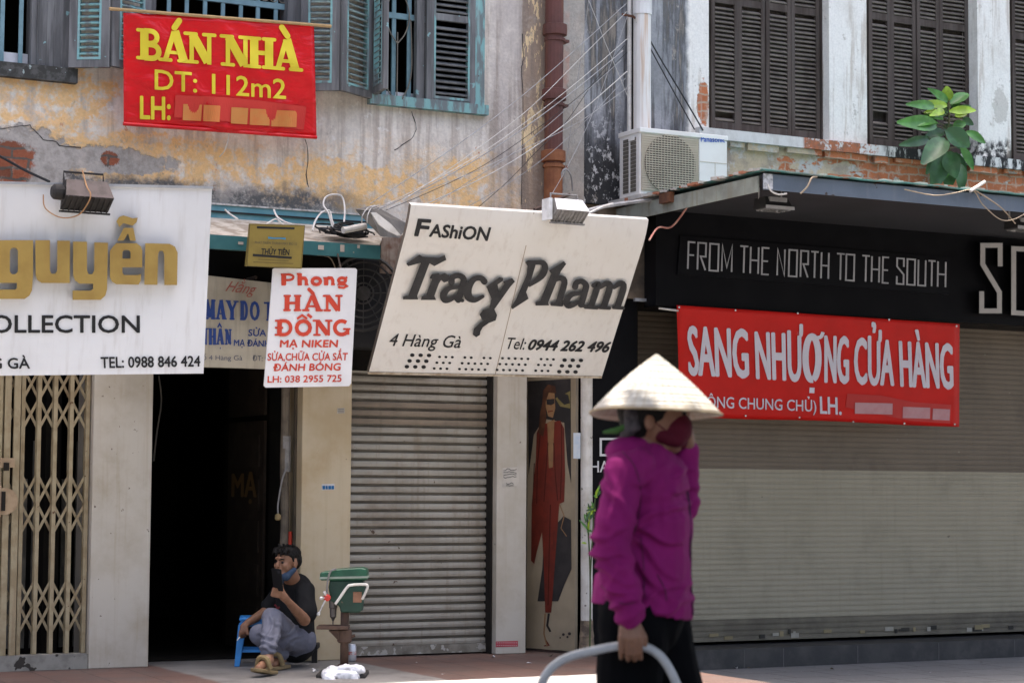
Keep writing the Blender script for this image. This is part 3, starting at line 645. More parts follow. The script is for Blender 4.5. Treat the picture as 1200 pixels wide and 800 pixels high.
# cloth-like grey panels faintly seen through the gate
mb = MB()
for k in range(6): mb.box(gx(4+k*17, .5), gx(15+k*17, .5), .5+.01*(k % 2), .52+.01*(k % 2), .1, .95+.25*((k*7) % 3))
mb.build('stored_board', surf('dull_grey_board', (.16, .15, .125), (.09, .085, .07), 5, .4, .6), LB)
M_GATE = surf('dirty_cream_gate_paint', (.37, .31, .20), (.28, .22, .13), 9, .4, .65, .6, .1, .35, streak=(.2, .12, .06, .4), spots=(.12, .06, .03, .7, 30))
Yg = .0; mb = MB(); zt = 1.95; bars = [-100, -80, -60, -40, -20, 3, 24.5, 43.5, 62.5, 81.5, 100.5]; gxs = [gx(p+(-4 if False else 0), Yg) for p in bars]
for x in gxs: mb.box(x-.0125, x+.0125, Yg-.006, Yg+.006, .10, zt+.2); mb.box(x-.013, x+.013, Yg+.031, Yg+.043, .10, zt+.2)
zs = [(Z(60, 720, 0)), Z(60, 575, 0), Z(60, 470, 0)]
for i in range(5, len(gxs)-1):
    x0, x1 = gxs[i], gxs[i+1]
    for zc in [Z(60, y, 0) for y in (724, 697, 607, 573, 485, 450)]:
        dz = .10; mb.bar((x0, Yg+.012, zc-dz), (x1, Yg+.012, zc+dz), .017, .004, (0, 0, 1)); mb.bar((x0, Yg+.024, zc+dz), (x1, Yg+.024, zc-dz), .017, .004, (0, 0, 1))
GT = mb.build('folding_gate', M_GATE, LB)
mb = MB()
for p in (-4, 6, 17): mb.box(gx(p, -.02)-.02, gx(p, -.02)+.02, -.035, -.012, .1, zt+.2)
mb.build('gate_stile', M_GATE, GT)
mb = MB(); c = onY(5, 587, -.045); mb.lathe(c, (0, 1, 0), [(.085, 0), (.085, .006)], 24); mb.box(c.x-.1, c.x-.02, -.046, -.038, c.z-.1, c.z+.1); mb.box(c.x-.02, c.x+.005, -.056, -.0465, c.z-.06, c.z+.06, 1)
c2 = onY(4, 540, -.045); mb.box(c2.x-.02, c2.x+.07, -.05, -.036, c2.z-.04, c2.z+.02); mb.box(c2.x+.0, c2.x+.03, -.075, -.051, c2.z-.06, c2.z-.01, 1)
mb.build('lock_plate', [surf('pinkish_old_plate', (.42, .31, .20), (.34, .24, .15), 12), M_DARK], GT)
MB().box(gx(-110), gx(107.5, -.06)-.003, -.05, .07, .002, .098).build('gate_threshold', surf('scuffed_threshold', (.28, .27, .24), (.2, .19, .17), 8, .4, .6, .8, 0, .3, spots=(.04, .035, .03, .62, 14)), GT)

# ================================================================ right building
XR0, XR1 = 7.302, 15.5
RB = thing('whitewashed_shophouse', 'shophouse with mouldy white plaster, bare brick band and dark brown louvred shutters', 'building', (9.5, 0, 0))
zw = Z(900, 158); ZTR = 6.3
HW = [(X_(831), X_(972), zw, ZTR), (X_(1016), X_(1146), zw+.0, ZTR), (X_(1184), X_(1184)+1.05, zw, ZTR)]
wall('wall', XR0, XR1, 3.236, 7.9, 0.004, .24, HW, M_PR, RB)
MB().slab([(XR0, -.75, 7.62), (XR1+.2, -.75, 7.62), (XR1+.2, 5.2, 9.4), (XR0, 5.2, 9.4)], (0, 0, .12)).build('roof', M_ROOF, RB)
mb = MB(); mb.box(XR1, XR1+.1, .3, 5, -.2, 7.9); mb.box(XR0, XR1, 5, 5.1, -.2, 7.9); mb.box(XR0+.02, XR1-.001, .5, 5, 3.0, 3.2); mb.box(XR0, XR0+.08, .4, 4.99, -.17, 7.9)
mb.build('inner_shell', M_DARK, RB)
MB().box(X_(815), XR1, -.055, .003, zw-.085, zw-.004).build('ledge', M_LEDGE, RB)
# ragged remains of the moulding under the ledge
mb = MB(); x = X_(853)
while x < XR1-.3:
    L = rnd.uniform(.12, .4); mb.box(x, x+L, -.028-.01*rnd.random(), .0035, zw-.086-rnd.uniform(.03, .06), zw-.0865); x += L+rnd.uniform(.0, .12)
mb.build('moulding', M_PR, RB)
edges = [[831.5, 864, 896, 926.5, 959.5], [1016.5, 1043, 1073, 1100.5, 1134], [1184.5, 1215, 1246, 1277, 1308]]
for wi, (h, e) in enumerate(zip(HW, edges)):
    fr = MB(); Y = .13; xs = [X(p, Y, 100) for p in e]; xs[0] = max(xs[0], h[0]+.002)
    fr.box(h[0]+.002, h[1]-.002, .19, .21, zw+.002, ZTR-.002); fr.box(h[0]+.002, h[1]-.002, .10, .189, ZTR-.08, ZTR-.002)
    fr.box(xs[4]+.005, xs[4]+.03, .09, .189, zw+.002, ZTR-.081)
    Wd = fr.build('window', M_BROWNWOOD, RB)
    for k in range(4):
        a = (xs[k]+.003, Y+(.006 if k % 2 else -.006)); b = (xs[k+1]-.003, Y+(.008 if k in (1, 2) else 0)-.004)
        zb = zw+.012+(.0 if wi < 2 else -.0)
        leaf('shutter', a, b, zb, ZTR-.085, [M_BROWNWOOD, M_BROWNSLAT], Wd, rails=((Z(1100, 30, .13),) if wi else (Z(900, 8, .13),)), stile=.034, rail=.075, pitch=.0345, tilt=38, depth=.024, th=.03,
             gap=(zb+.2, zb+.28) if (wi, k) == (1, 0) else ((zb+.1, zb+.15) if (wi, k) == (0, 0) else None))
    MB().box(h[0]+.005, h[1]-.005, .215, .235, zw+.004, ZTR-.004).build('backing', M_DARK, Wd)
# ground floor of the right shop
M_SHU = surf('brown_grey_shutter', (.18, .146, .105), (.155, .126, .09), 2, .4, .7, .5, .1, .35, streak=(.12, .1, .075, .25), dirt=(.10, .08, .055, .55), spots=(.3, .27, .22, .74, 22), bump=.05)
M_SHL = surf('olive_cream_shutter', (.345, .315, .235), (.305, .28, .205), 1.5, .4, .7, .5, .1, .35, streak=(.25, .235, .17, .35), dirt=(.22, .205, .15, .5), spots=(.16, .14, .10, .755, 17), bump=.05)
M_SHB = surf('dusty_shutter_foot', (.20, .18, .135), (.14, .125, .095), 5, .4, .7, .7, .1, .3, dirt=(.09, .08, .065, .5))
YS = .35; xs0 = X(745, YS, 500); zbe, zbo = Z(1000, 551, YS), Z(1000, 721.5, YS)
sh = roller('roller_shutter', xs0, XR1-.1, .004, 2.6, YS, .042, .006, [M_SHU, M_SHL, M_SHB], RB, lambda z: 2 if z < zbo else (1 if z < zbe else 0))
mb = MB(); rnd2 = random.Random(3)
for k in range(24):
    x = X(rnd2.uniform(815, 1195), YS-.003, 735); w_, h_ = rnd2.uniform(.02, .09), rnd2.uniform(.015, .04); z0 = rnd2.uniform(.012, .045)
    mb.box(x, x+w_, YS-.004-.0002*k, YS-.002, z0, z0+h_, k % 3)
tag(mb.build('scuff_marks', [surf('pale_scuff', (.38, .36, .3)), surf('dark_scuff', (.04, .037, .03)), surf('yellow_scuff', (.3, .25, .14))], sh), kind='stuff')
o = MB().box(X(683, -.02, 780), XR1, -.02, .6, -.169, -.022).build('doorstep', surf('dark_granite_step', (.035, .035, .036), (.06, .058, .055), 6, .4, .7, .5, 0, .4, dirt=(.12, .11, .1, .5)), RB)
M_JNT = surf('step_joint', (.13, .125, .12))
for p in (872, 918, 1005, 1100, 1189): x = X(p, -.02, 770); MB().box(x-.003, x+.003, -.0225, -.0205, -.168, -.03).build('joint', M_JNT, o)
MB().box(XR0+.09, XR1-.1, .33, .345, 2.5, 3.2).build('lintel', M_DARK, RB)
# black return panel beside the pole, with white lettering
M_BLACKP = surf('black_gloss_panel', (.005, .005, .006), (.007, .007, .008), 5, rough=.5, spec=.08, bump=0)
YB = .06; pn = MB().box(X(690, YB, 600), X(746, YB, 600), YB, YB+.25, -.02, 2.55).build('side_panel', M_BLACKP, RB)
M_WHITEL = surf('white_letter', (.78, .78, .78), (.7, .7, .7), bump=0)
put_text(pn, 'HANOI', [(692.5, 553), (742, 552), (692.5, 540), (742, 539.5)], planeY(YB), M_WHITEL, bold=.01)
st = Strokes(planeY(YB), .003); st.line([(716, 533), (704, 533), (704, 514), (736, 514), (736, 533)], 2.6); st.build('emblem', M_WHITEL, pn)
mb = MB(); mb.box(7.304, X(770, .04, 280), .04, .12, 2.56, 3.235); mb.build('concrete_beam', surf('brown_stained_concrete', (.27, .21, .15), (.15, .12, .09), 5, .4, .65, .9, 0, .2, dirt=(.08, .065, .05, .7)), RB)
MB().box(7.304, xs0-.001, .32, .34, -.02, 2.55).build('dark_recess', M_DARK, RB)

# ================================================================ unseen kerb trees, added to shade the street and dapple the sun
def make_added_tree_leaf():
    m = Mat('added_tree_leaf', .45, 0, .4); n = m.noise(3, 3); c = m.mix(n.ramp(.35, .7), (.045, .10, .025), (.08, .15, .04)); m.b.inputs['Transmission Weight'].default_value = 0; return m.out(c)
M_TLEAF = make_added_tree_leaf(); M_BARK = surf('added_tree_grey_bark', (.16, .13, .10), (.10, .08, .065), 9, stretch=(1, 1, .2), bump=.6, bsc=20)
def added_street_tree(label, x, y, cx, cy, rx, ry, cz, rz, n, seed, gaps=()):
    rs = random.Random(seed); t = thing('added_street_tree', label, 'tree', (x, y, -.17), 'added unseen shade trees along the kerb')
    mb = MB(); fork = Vector((x, y, 3.6)); mb.tube(catmull([(x, y, -.2), (x+.03, y, .3), (x-.05, y+.05, 2.2), fork], 4), [.30-.008*i for i in range(13)], 10)
    tips = []
    for k in range(9):
        a = 2*math.pi*k/9+rs.uniform(-.2, .2); e = Vector((cx+rx*.7*math.cos(a), cy+ry*.7*math.sin(a), cz+rs.uniform(-.4, .5)*rz)); mid = fork.lerp(e, .5)+Vector((0, 0, .6))
        mb.tube(catmull([fork, mid, e], 4), [.14-.012*i for i in range(9)], 6); tips.append(e)
    mb.build('added_tree_trunk', M_BARK, t); mb = MB(); cl = []
    while len(cl) < n//26:
        p = Vector((rs.uniform(-1, 1), rs.uniform(-1, 1), rs.uniform(-1, 1)))
        if p.length < 1: cl.append(Vector((cx+p.x*rx, cy+p.y*ry, cz+p.z*rz)))
    for c in cl:
        for _ in range(26):
            p = c+Vector((rs.gauss(0, .34), rs.gauss(0, .34), rs.gauss(0, .22)))
            if any(math.hypot(p.x-gx_-(p.z-1.5)*.042, p.y-gy_-(p.z-1.5)*.115) < gr for gx_, gy_, gr in gaps): continue
            a = rs.uniform(0, 6.28); d = Vector((math.cos(a), math.sin(a), rs.uniform(-.6, .2))).normalized(); s = d.cross(UPV0).normalized()*rs.uniform(.05, .075); L = rs.uniform(.16, .26)
            mb.add([p, p+d*L*.5+s, p+d*L, p+d*L*.5-s], [(0, 1, 2, 3)])
    mb.build('added_tree_crown', M_TLEAF, t); return t
UPV0 = Vector((0, 0, 1))
HATX = onD(768, 470, 6.4)
GAPS = [(HATX.x, HATX.y-.05, .26)]  # opening shaped in the added crown so sun reaches the hat
added_street_tree('unseen added shade tree at the kerb left of the camera', -4.0, -9.4, -4.2, -9.4, 5.2, 4.4, 5.4, .95, 15000, 1)
added_street_tree('unseen added shade tree at the kerb right of the walking woman', 6.4, -9.4, 4.8, -9.4, 5.2, 4.4, 5.4, .95, 15000, 2, GAPS)
added_street_tree('unseen added shade tree at the kerb far right before the black shop front', 14.4, -9.4, 13.4, -9.4, 5.0, 4.4, 5.4, .95, 14000, 3)

# ================================================================ signs
M_SIGNW = surf('streaked_white_sign', (.76, .76, .76), (.68, .675, .665), 1.2, .4, .7, .3, 0, .45, streak=(.50, .47, .43, .35), bump=0)
M_SIGNC = surf('streaked_cream_sign', (.80, .765, .70), (.75, .705, .635), 1.2, .4, .7, .3, 0, .45, streak=(.56, .49, .41, .3), bump=0)
M_BLK = surf('black_vinyl', (.012, .012, .013), (.02, .02, .02), bump=0, rough=.5)
M_BLK3 = surf('dusty_black_plastic', (.028, .027, .027), (.042, .040, .039), 12, rough=.55, bump=.03)
M_GOLD = surf('dull_gold_metal', (.42, .28, .075), (.36, .23, .06), 6, rough=.36, metal=.25, spec=.5, bump=0, streak=(.40, .25, .06, .3))
M_GOLDS = surf('brown_letter_side', (.06, .04, .02), (.09, .06, .03), 9, bump=0)
M_RUST = surf('rusted_iron', (.20, .09, .05), (.12, .06, .04), 10, .4, .6, .85, .1, .2)
M_ALU = surf('aluminium_trim', (.55, .56, .58), (.45, .46, .48), 10, rough=.4, metal=.6, bump=0)

def sign_board(name, label, q, pl, th, mat, group=None, part='board', sides=None, bev=.0):
    """flat sign: picture corners TL, TR, BR, BL on plane pl, th deep behind"""
    P = [on(pl, *p) for p in q]; root = thing(name, label, 'sign', sum(P, Vector())/4, group)
    mb = MB(); n = len(P); d = -pl[1]*th
    mb.add(P, [tuple(range(n))], 0); mb.add([p+d for p in P], [tuple(range(n))[::-1]], 1)
    for i in range(n): mb.add([P[i], P[i]+d, P[(i+1) % n]+d, P[(i+1) % n]], [(0, 1, 2, 3)], 1)
    b = mb.build(part, [mat, sides or mat], root); b['surface'] = 1; del b['surface']
    return root, b

# --- white sign with gold letters ---------------------------------------
plN = plane3(onY(0, 214, -1.02), onY(248, 220, -1.02), onY(120, 439, -.90))
SN, bN = sign_board('shop_sign', 'large white sign with raised gold letters above the folding gate', [(-190, 209.5), (248.5, 220), (238.5, 437.5), (-190, 442)], plN, .17, M_SIGNW, sides=M_ALU)
mb = MB(); mb.slab([on(plN, x, y, .002) for x, y in ((-190, 208), (249, 218.5), (249, 221.5), (-190, 211))], plN[1]*.012); mb.build('top_trim', M_ALU, SN)
Zm = lambda pts, ox, oy, s: [(ox+x/s, oy+y/s) for x, y in pts]
st = Strokes(plN, .004, .06)
for pts in ([(-32, 185), (-15, 166), (155, 166), (155, 330), (150, 400), (138, 425), (115, 441), (-35, 441), (-35, 397), (70, 397), (79, 390), (79, 366), (-15, 366), (-32, 350), (-32, 185), (46, 215), (46, 312), (55, 325), (72, 325), (84, 312), (84, 215), (74, 202), (56, 202), (46, 215)],
            [(165, 166), (234, 166), (234, 308), (242, 323), (258, 323), (268, 308), (268, 168), (328, 168), (327, 367), (195, 366), (175, 352), (167, 330)],
            [(342, 172), (408, 173), (408, 308), (416, 325), (432, 325), (442, 308), (442, 176), (506, 178), (502, 395), (494, 425), (472, 445), (340, 445), (340, 402), (424, 402), (436, 394), (436, 370), (372, 369), (352, 354), (343, 332)],
            [(530, 195), (545, 180), (640, 180), (660, 195), (667, 215), (667, 293), (574, 293), (574, 318), (582, 329), (648, 329), (661, 322), (660, 355), (650, 374), (545, 372), (525, 360), (515, 340), (515, 215), (530, 195), (574, 222), (574, 252), (612, 252), (612, 222), (604, 212), (582, 212), (574, 222)],
            [(681, 180), (795, 183), (820, 196), (833, 225), (830, 376), (770, 376), (770, 232), (762, 216), (748, 216), (741, 232), (738, 375), (676, 374)],
            [(550, 168), (580, 108), (625, 108), (637, 168), (610, 168), (600, 134), (580, 168)], [(545, 78), (558, 58), (578, 50), (600, 56), (622, 64), (646, 60), (640, 82), (622, 98), (600, 92), (578, 86), (560, 104)]):
    st.poly(Zm(pts, 0, 240, 4))
mm = st.mb; gl = obj('raised_letters', mm.v, mm.f, [M_GOLD, M_GOLDS], SN, [0 if len(f) > 4 else 1 for f in mm.f])
put_text(SN, 'COLLECTION', [(-33, 389.5), (163.5, 389.5), (-33, 369.5), (163.5, 370)], plN, M_BLK, .004, bold=.016)
put_text(SN, 'TEL: 0988 846 424', [(118.5, 431), (234.5, 429), (118, 418.5), (234.5, 417)], plN, M_BLK, .004, bold=.02)
put_text(SN, '4 HÀNG GÀ', [(-66, 432), (35, 431.5), (-66, 420), (34.5, 419.5)], plN, M_BLK, .004, bold=.02)

def floodlight(name, label, cx, cy, pl, wid, off, mat, fins, big=1.0, cable=None):
    """box floodlight on a bracket, standing off a sign plane; faces down"""
    c = on(pl, cx, cy, off); n = pl[1]; ax = Vector((1, 0, 0)); ax = (ax-n*ax.dot(n)).normalized(); up = n.cross(ax)*-1
    if up.z < 0: up = -up
    root = thing(name, label, 'floodlight', c); w2 = wid/2; h = wid*.34
    mb = MB(); P = lambda u, v, t: c+ax*u*w2+up*v*h+n*t*wid
    a = [P(-.86, 1, .02), P(.86, 1, .02), P(1, .0, .30), P(-1, .0, .30)]; b = [P(-.86, .9, -.26), P(.86, .9, -.26), P(1, -.85, -.1), P(-1, -.85, -.1)]
    mb.add(a+b, [(0, 1, 2, 3), (7, 6, 5, 4), (0, 4, 5, 1), (3, 2, 6, 7), (1, 5, 6, 2), (0, 3, 7, 4)]); mb.m = [0, 1, 1, 1, 1, 1]; body = mb.build('housing', [mat, fins], root); bevel(body, .004)
    mb = MB()
    for k in range(9):
        u = -.9+k*.225; mb.add([P(u-.03, -.02, .285), P(u+.03, -.02, .285), P(u+.03, -.84, -.075), P(u-.03, -.84, -.075), P(u-.03, -.05, .325), P(u+.03, -.05, .325), P(u+.03, -.86, -.04), P(u-.03, -.86, -.04)], [(4, 5, 6, 7), (0, 4, 7, 3), (1, 2, 6, 5), (0, 1, 5, 4), (3, 7, 6, 2)])
    mb.obox(P(0, -.93, -.06), ax*w2*1.04, up*h*.06, n*wid*.045); mb.build('cooling_fins', fins, root)
    mb = MB(); mb.tube([P(-.84, .9, -.2), P(-.84, 1.45, -.25), P(.8, 1.45, -.25), P(.8, .9, -.2)], .007, 6); mb.build('bracket', fins, root)
    return root, P
M_FLB = surf('brown_enamel_lamp', (.16, .13, .12), (.12, .10, .09), 14, rough=.7, spec=.1, dirt=(.22, .19, .17, .4)); M_FIN = surf('black_fins', (.022, .02, .019), (.035, .032, .03), 9)
FL, P = floodlight('floodlight', 'brown floodlight with black fins on the white sign with gold letters', 101, 231, plN, .29, .11, M_FLB, M_FIN)
mb = MB(); mb.lathe(P(-1.22, .18, .05), (1, 0, 0), [(.03, -.035), (.045, -.02), (.048, .02), (.03, .05)], 14); mb.build('ballast_cap', M_FIN, FL)
mb = MB(); mb.tube(catmull([P(-.1, 1.6, -.2), P(-.12, .6, .22), P(-.02, .2, .33), P(-.06, -.3, .3), P(-.3, -1.1, .02), P(-.9, -1.3, -.2), P(-1.5, -.8, -.28), P(-1.6, 0, -.3)], 6), .004, 6); mb.build('lead_wire', surf('orange_lead', (.45, .25, .12)), FL)

# --- cream tilted sign ---------------------------------------------------
plT0 = plane3(onY(432, 437, -.52), onY(705, 442, -.52), onY(484, 240, -1.18))
nT = plT0[1]
def placeT(x, y, off=0.0):
    """the sheet bends back a little along its upper edge"""
    p = on(plT0, x, y, off); s = ((y-(240+.065*(x-484)))/197.0)
    if s < .17: p = p+Vector((0, .9, .12))*((.17-s)/.17)**2*.035
    return p
ST = thing('shop_sign', 'cream sign tilted towards the street with raised black lettering and rows of dots', 'sign', on(plT0, 600, 340))
mb = MB(); nr, ncol = 24, 2
def edge(t): return (484+(432-484)*t, 240+(437-240)*t), (763+(705-763)*t, 257.5+(442.5-257.5)*t)
for i in range(nr+1):
    t = i/nr; a, b = edge(t)
    for d in (0, 1):
        for k in range(3):
            s_ = k/2; mb.v.append(placeT(a[0]+(b[0]-a[0])*s_, a[1]+(b[1]-a[1])*s_)-nT*d*.035)
for i in range(nr):
    o = i*6; q = o+6
    for k in range(2): mb.f += [(o+k, o+k+1, q+k+1, q+k), (o+3+k, q+3+k, q+4+k, o+4+k)]; mb.m += [0, 1]
    mb.f += [(o, q, q+3, o+3), (o+2, o+5, q+5, q+2)]; mb.m += [1, 1]
mb.f += [(0, 3, 4, 1), (1, 4, 5, 2), (nr*6, nr*6+1, nr*6+4, nr*6+3), (nr*6+1, nr*6+2, nr*6+5, nr*6+4)]; mb.m += [0, 0, 0, 0]
bT = obj('board', mb.v, mb.f, [M_SIGNC, surf('brown_sign_back', (.16, .13, .1), bump=0)], ST, mb.m, smooth=True); m_ = bT.modifiers.new('e', 'EDGE_SPLIT'); m_.split_angle = R(40)
st = Strokes(placeT, .0015); st.line([(628.5, 249), (616, 290), (580, 440)], .7); st.build('seam', surf('brown_seam', (.38, .28, .18)), ST)
put_text(ST, 'F', [(486, 276), (499.5, 277), (491, 257), (505.5, 258)], placeT, M_BLK, bold=.03); put_text(ST, 'AShiON', [(503, 277), (571, 282), (506, 263), (575.5, 267)], placeT, M_BLK, bold=.028)
st = Strokes(placeT, .003, .020); st.smooth = True; A = lambda pts: Zm(pts, 460, 280, 5.7125); B = lambda pts: Zm(pts, 590, 280, 5.7125); w = lambda v: v/5.7125
st.poly(A([(92, 165), (180, 105), (200, 118), (310, 125), (350, 108), (360, 140), (280, 182), (248, 163), (165, 380), (172, 405), (70, 405), (70, 385), (105, 378), (190, 160), (105, 182)]))
st.poly(A([(248, 262), (262, 235), (310, 228), (318, 240), (350, 228), (380, 245), (372, 282), (345, 292), (325, 275), (310, 300), (280, 380), (292, 408), (190, 408), (195, 385), (225, 375), (264, 268)]))
st.line(A([(395, 288), (400, 258), (440, 245), (476, 268), (465, 330), (440, 408)]), [w(v) for v in (44, 40, 36, 42, 46, 42)], caps=True); st.line(A([(452, 322), (380, 330), (342, 370), (350, 405), (385, 405), (440, 375)]), [w(v) for v in (24, 34, 46, 46, 34, 24)], caps=True); st.line(A([(425, 405), (468, 412)]), w(24), caps=True)
st.line(A([(615, 285), (590, 262), (545, 270), (508, 325), (508, 385), (550, 408), (605, 385)]), [w(v) for v in (44, 38, 38, 50, 54, 36, 22)], caps=True)
st.poly(A([(628, 320), (715, 256), (740, 262), (740, 280), (704, 305), (712, 362), (748, 300), (740, 285), (800, 262), (820, 285), (790, 318), (682, 470), (700, 510), (690, 545), (645, 562), (605, 590), (588, 620), (585, 642), (560, 657), (537, 640), (545, 600), (590, 555), (630, 542), (600, 540), (583, 505), (605, 475), (648, 462), (662, 400)]))
st.poly(B([(145, 155), (165, 142), (225, 144), (215, 175), (185, 275), (152, 355), (168, 400), (60, 470), (52, 455), (85, 400), (155, 240), (160, 180)]))
st.line(B([(205, 158), (262, 160), (278, 195), (252, 250), (175, 312)]), [w(v) for v in (30, 36, 44, 44, 18)], caps=True)
st.poly(B([(305, 212), (405, 150), (420, 168), (385, 215), (300, 425), (305, 445), (215, 445), (212, 425), (245, 412), (320, 232)])); st.line(B([(345, 275), (385, 262), (408, 295), (370, 420)]), [w(v) for v in (26, 38, 42, 42)], caps=True); st.line(B([(325, 436), (390, 440)]), w(24), caps=True)
st.line(B([(480, 320), (490, 292), (525, 284), (552, 310), (545, 350), (520, 440)]), [w(v) for v in (42, 38, 36, 42, 44, 42)], caps=True); st.line(B([(530, 365), (462, 370), (425, 405), (432, 442), (470, 440), (520, 410)]), [w(v) for v in (24, 34, 44, 46, 32, 22)], caps=True); st.line(B([(510, 445), (552, 450)]), w(22), caps=True)
st.line(B([(602, 312), (632, 302), (622, 345), (588, 445)]), [w(v) for v in (30, 38, 42, 42)], caps=True); st.line(B([(548, 456), (628, 460)]), w(24), caps=True)
for dx in (0, 92): st.line(B([(648+dx, 325), (690+dx, 298), (712+dx, 325), (672+dx, 450)]), [w(v) for v in (24, 38, 44, 44)], caps=True); st.line(B([(645+dx, 459), (710+dx, 463)]), w(22), caps=True)
rl = st.build('raised_letters', M_BLK3, ST); 
put_text(ST, '4 Hàng Gà', [(455, 405), (539, 407.5), (459, 391), (543, 393.5)], placeT, M_BLK, bold=.006, shear=.08)
put_text(ST, 'Tel:', [(592, 408.5), (614.5, 409.5), (595.5, 395.5), (618, 396.5)], placeT, M_BLK, bold=.004, shear=.08); put_text(ST, '0944 262 496', [(618.5, 409.5), (712, 412.5), (622, 398), (716.5, 401)], placeT, M_BLK, bold=.035, shear=.15)
st = Strokes(placeT, .002); C = lambda x, y: (440+x/4.2857, 370+y/4.2857)
for (x0, y0, dx, n_, r, rows) in ((185, 197, 42, 3, 2.7, 3), (322, 206, 32, 3, 1.75, 3), (449, 209, 32, 5, 1.75, 3), (638, 213, 32, 5, 1.75, 3), (832, 217, 31, 3, 1.75, 3), (950, 222, 41, 3, 2.7, 3)):
    for j in range(rows):
        for i in range(n_):
            if n_ == 5 and x0 < 500 and j == 0 and i == 2: continue
            c = C(x0+i*dx-j*13.5, y0+j*29+i*.8); st.disc(c, r, 0, r*.8)
st.build('dot_pattern', M_BLK, ST)
mb = MB(); mb.slab([placeT(x, y, .003) for x, y in ((431, 435.5), (705, 440.5), (705, 442.8), (431, 437.8))], nT*.006); mb.build('bottom_trim', surf('stained_trim', (.55, .47, .36), (.35, .27, .18), 14), ST)
M_FLW = surf('white_enamel_lamp', (.78, .78, .78), (.62, .62, .61), 16, rough=.5); M_FLG = surf('grey_louvre_lamp', (.30, .29, .28), (.2, .19, .18), 18)
FL2, P = floodlight('floodlight', 'white floodlight clipped over the top of the tilted cream sign', 666, 248, planeY(-1.22), .245, .02, M_FLW, M_FLG)
mb = MB(); mb.obox(P(-1.18, .1, -.1), Vector((.012, 0, 0)), Vector((0, .05, 0)), Vector((0, 0, .07))); mb.build('side_clamp', M_FLW, FL2)
# --- tailor sign behind --------------------------------------------------
plM = planeY(-.17)
SM, b = sign_board('shop_sign', 'faded cream tailor sign with blue lettering in the doorway top behind other signs', [(150, 312), (350, 335), (349, 433), (150, 427)], plM, .06, surf('faded_cream_board', (.58, .53, .42), (.48, .43, .33), 3, rough=.6, streak=(.33, .29, .22, .5)))
M_BLUE = surf('faded_blue_paint', (.03, .075, .30), (.05, .09, .28), 9, bump=0); M_REDF = surf('faded_red_paint', (.48, .13, .10), (.5, .2, .15), 9, bump=0); M_GREYL = surf('grey_letter', (.13, .14, .2), bump=0)
st = Strokes(plM, .003); serif_text(st, [('M', 241, 251), ('A', 253.5, 264.5), ('Y', 266, 278), ('Đ', 282, 290), ('O', 293, 304), ('T', 309, 321)], [(240, 374), (321, 376), (240, 350.5), (321, 354)], bold=.72); st.build('lettering', M_BLUE, SM)
st = Strokes(plM, .003); serif_text(st, [('N', 232, 243.5), ('H', 245, 253), ('A', 254, 262, 'hat', 'dot'), ('N', 264, 271)], [(232, 404), (271, 404), (232, 384), (271, 385.5)], bold=.7); st.build('lettering', M_BLUE, SM)
put_text(SM, 'SỬA CHỮA', [(291, 393.5), (347, 394), (291.5, 386), (347, 387)], plM, M_BLUE, bold=.02); put_text(SM, 'MẠ ĐÁNH BÓNG', [(274, 405), (345, 407), (274.5, 398), (345, 400)], plM, M_BLUE, bold=.02)
put_text(SM, 'Số 4 Hàng Gà', [(233, 421.5), (284, 422), (233, 416), (284, 416.5)], plM, M_GREYL, bold=.006); put_text(SM, 'ĐT: 038', [(296, 422.5), (322, 423), (296, 416.5), (322, 417)], plM, M_GREYL, bold=.004)
put_text(SM, 'Hằng', [(264, 341), (299, 345), (268, 329), (302, 333)], plM, M_REDF, bold=.0, shear=.35)
# --- white notice with red lettering --------------------------------------
plP = plane3(onY(320, 315, -.78), onY(418, 314, -.78), onY(360, 452, -.74))
SP, b = sign_board('shop_sign', 'white rounded metal notice with red lettering hung over the doorway', [(320, 315.5), (322, 314.2), (416.5, 314.2), (418.5, 316), (411.5, 449), (409, 452.3), (312, 454), (309.5, 452)], plP, .012, surf('white_enamel_notice', (.78, .76, .75), (.72, .70, .69), 4, rough=.35, spots=(.2, .14, .1, .77, 24), bump=0))
M_RED = surf('red_enamel_letter', (.62, .065, .03), (.55, .055, .03), 8, bump=0)
D = lambda x, y: (300+x/5.16, 305+y/5.16)
st = Strokes(plP, .002); dq = lambda *p: [D(*k) for k in p]
d = lambda x: 300+x/5.16
serif_text(st, [('P', d(148), d(238)), ('h', d(248), d(322)), ('o', d(330), d(400)), ('n', d(408), d(482)), ('g', d(488), d(560))], dq((148, 150), (560, 148), (148, 83), (560, 80)), bold=1.5)
serif_text(st, [('H', d(166), d(272)), ('A', d(285), d(398), 'grave'), ('N', d(412), d(520))], dq((166, 306), (520, 308), (168, 210), (520, 210)), True, bold=1.25)
serif_text(st, [('Đ', d(116), d(222)), ('O', d(232), d(340), 'hat', 'grave2'), ('N', d(350), d(458)), ('G', d(466), d(570))], dq((116, 455), (570, 455), (118, 360), (570, 360)), True, bold=1.22)
st.build('lettering', M_RED, SP)
put_text(SP, 'MẠ NIKEN', dq((145, 524), (494, 524), (146, 483), (496, 482)), plP, M_RED, .002, bold=.035, shear=.05); put_text(SP, 'SỬA,CHỮA CỬA SẮT', dq((70, 605), (552, 603), (72, 563), (555, 560)), plP, M_RED, .002, bold=.02)
put_text(SP, 'ĐÁNH BÓNG', dq((104, 668), (510, 664), (106, 628), (512, 622)), plP, M_RED, .002, bold=.028, shear=.05); put_text(SP, 'LH: 038 2955 725', dq((70, 738), (516, 733), (72, 700), (518, 692)), plP, M_RED, .002, bold=.022)
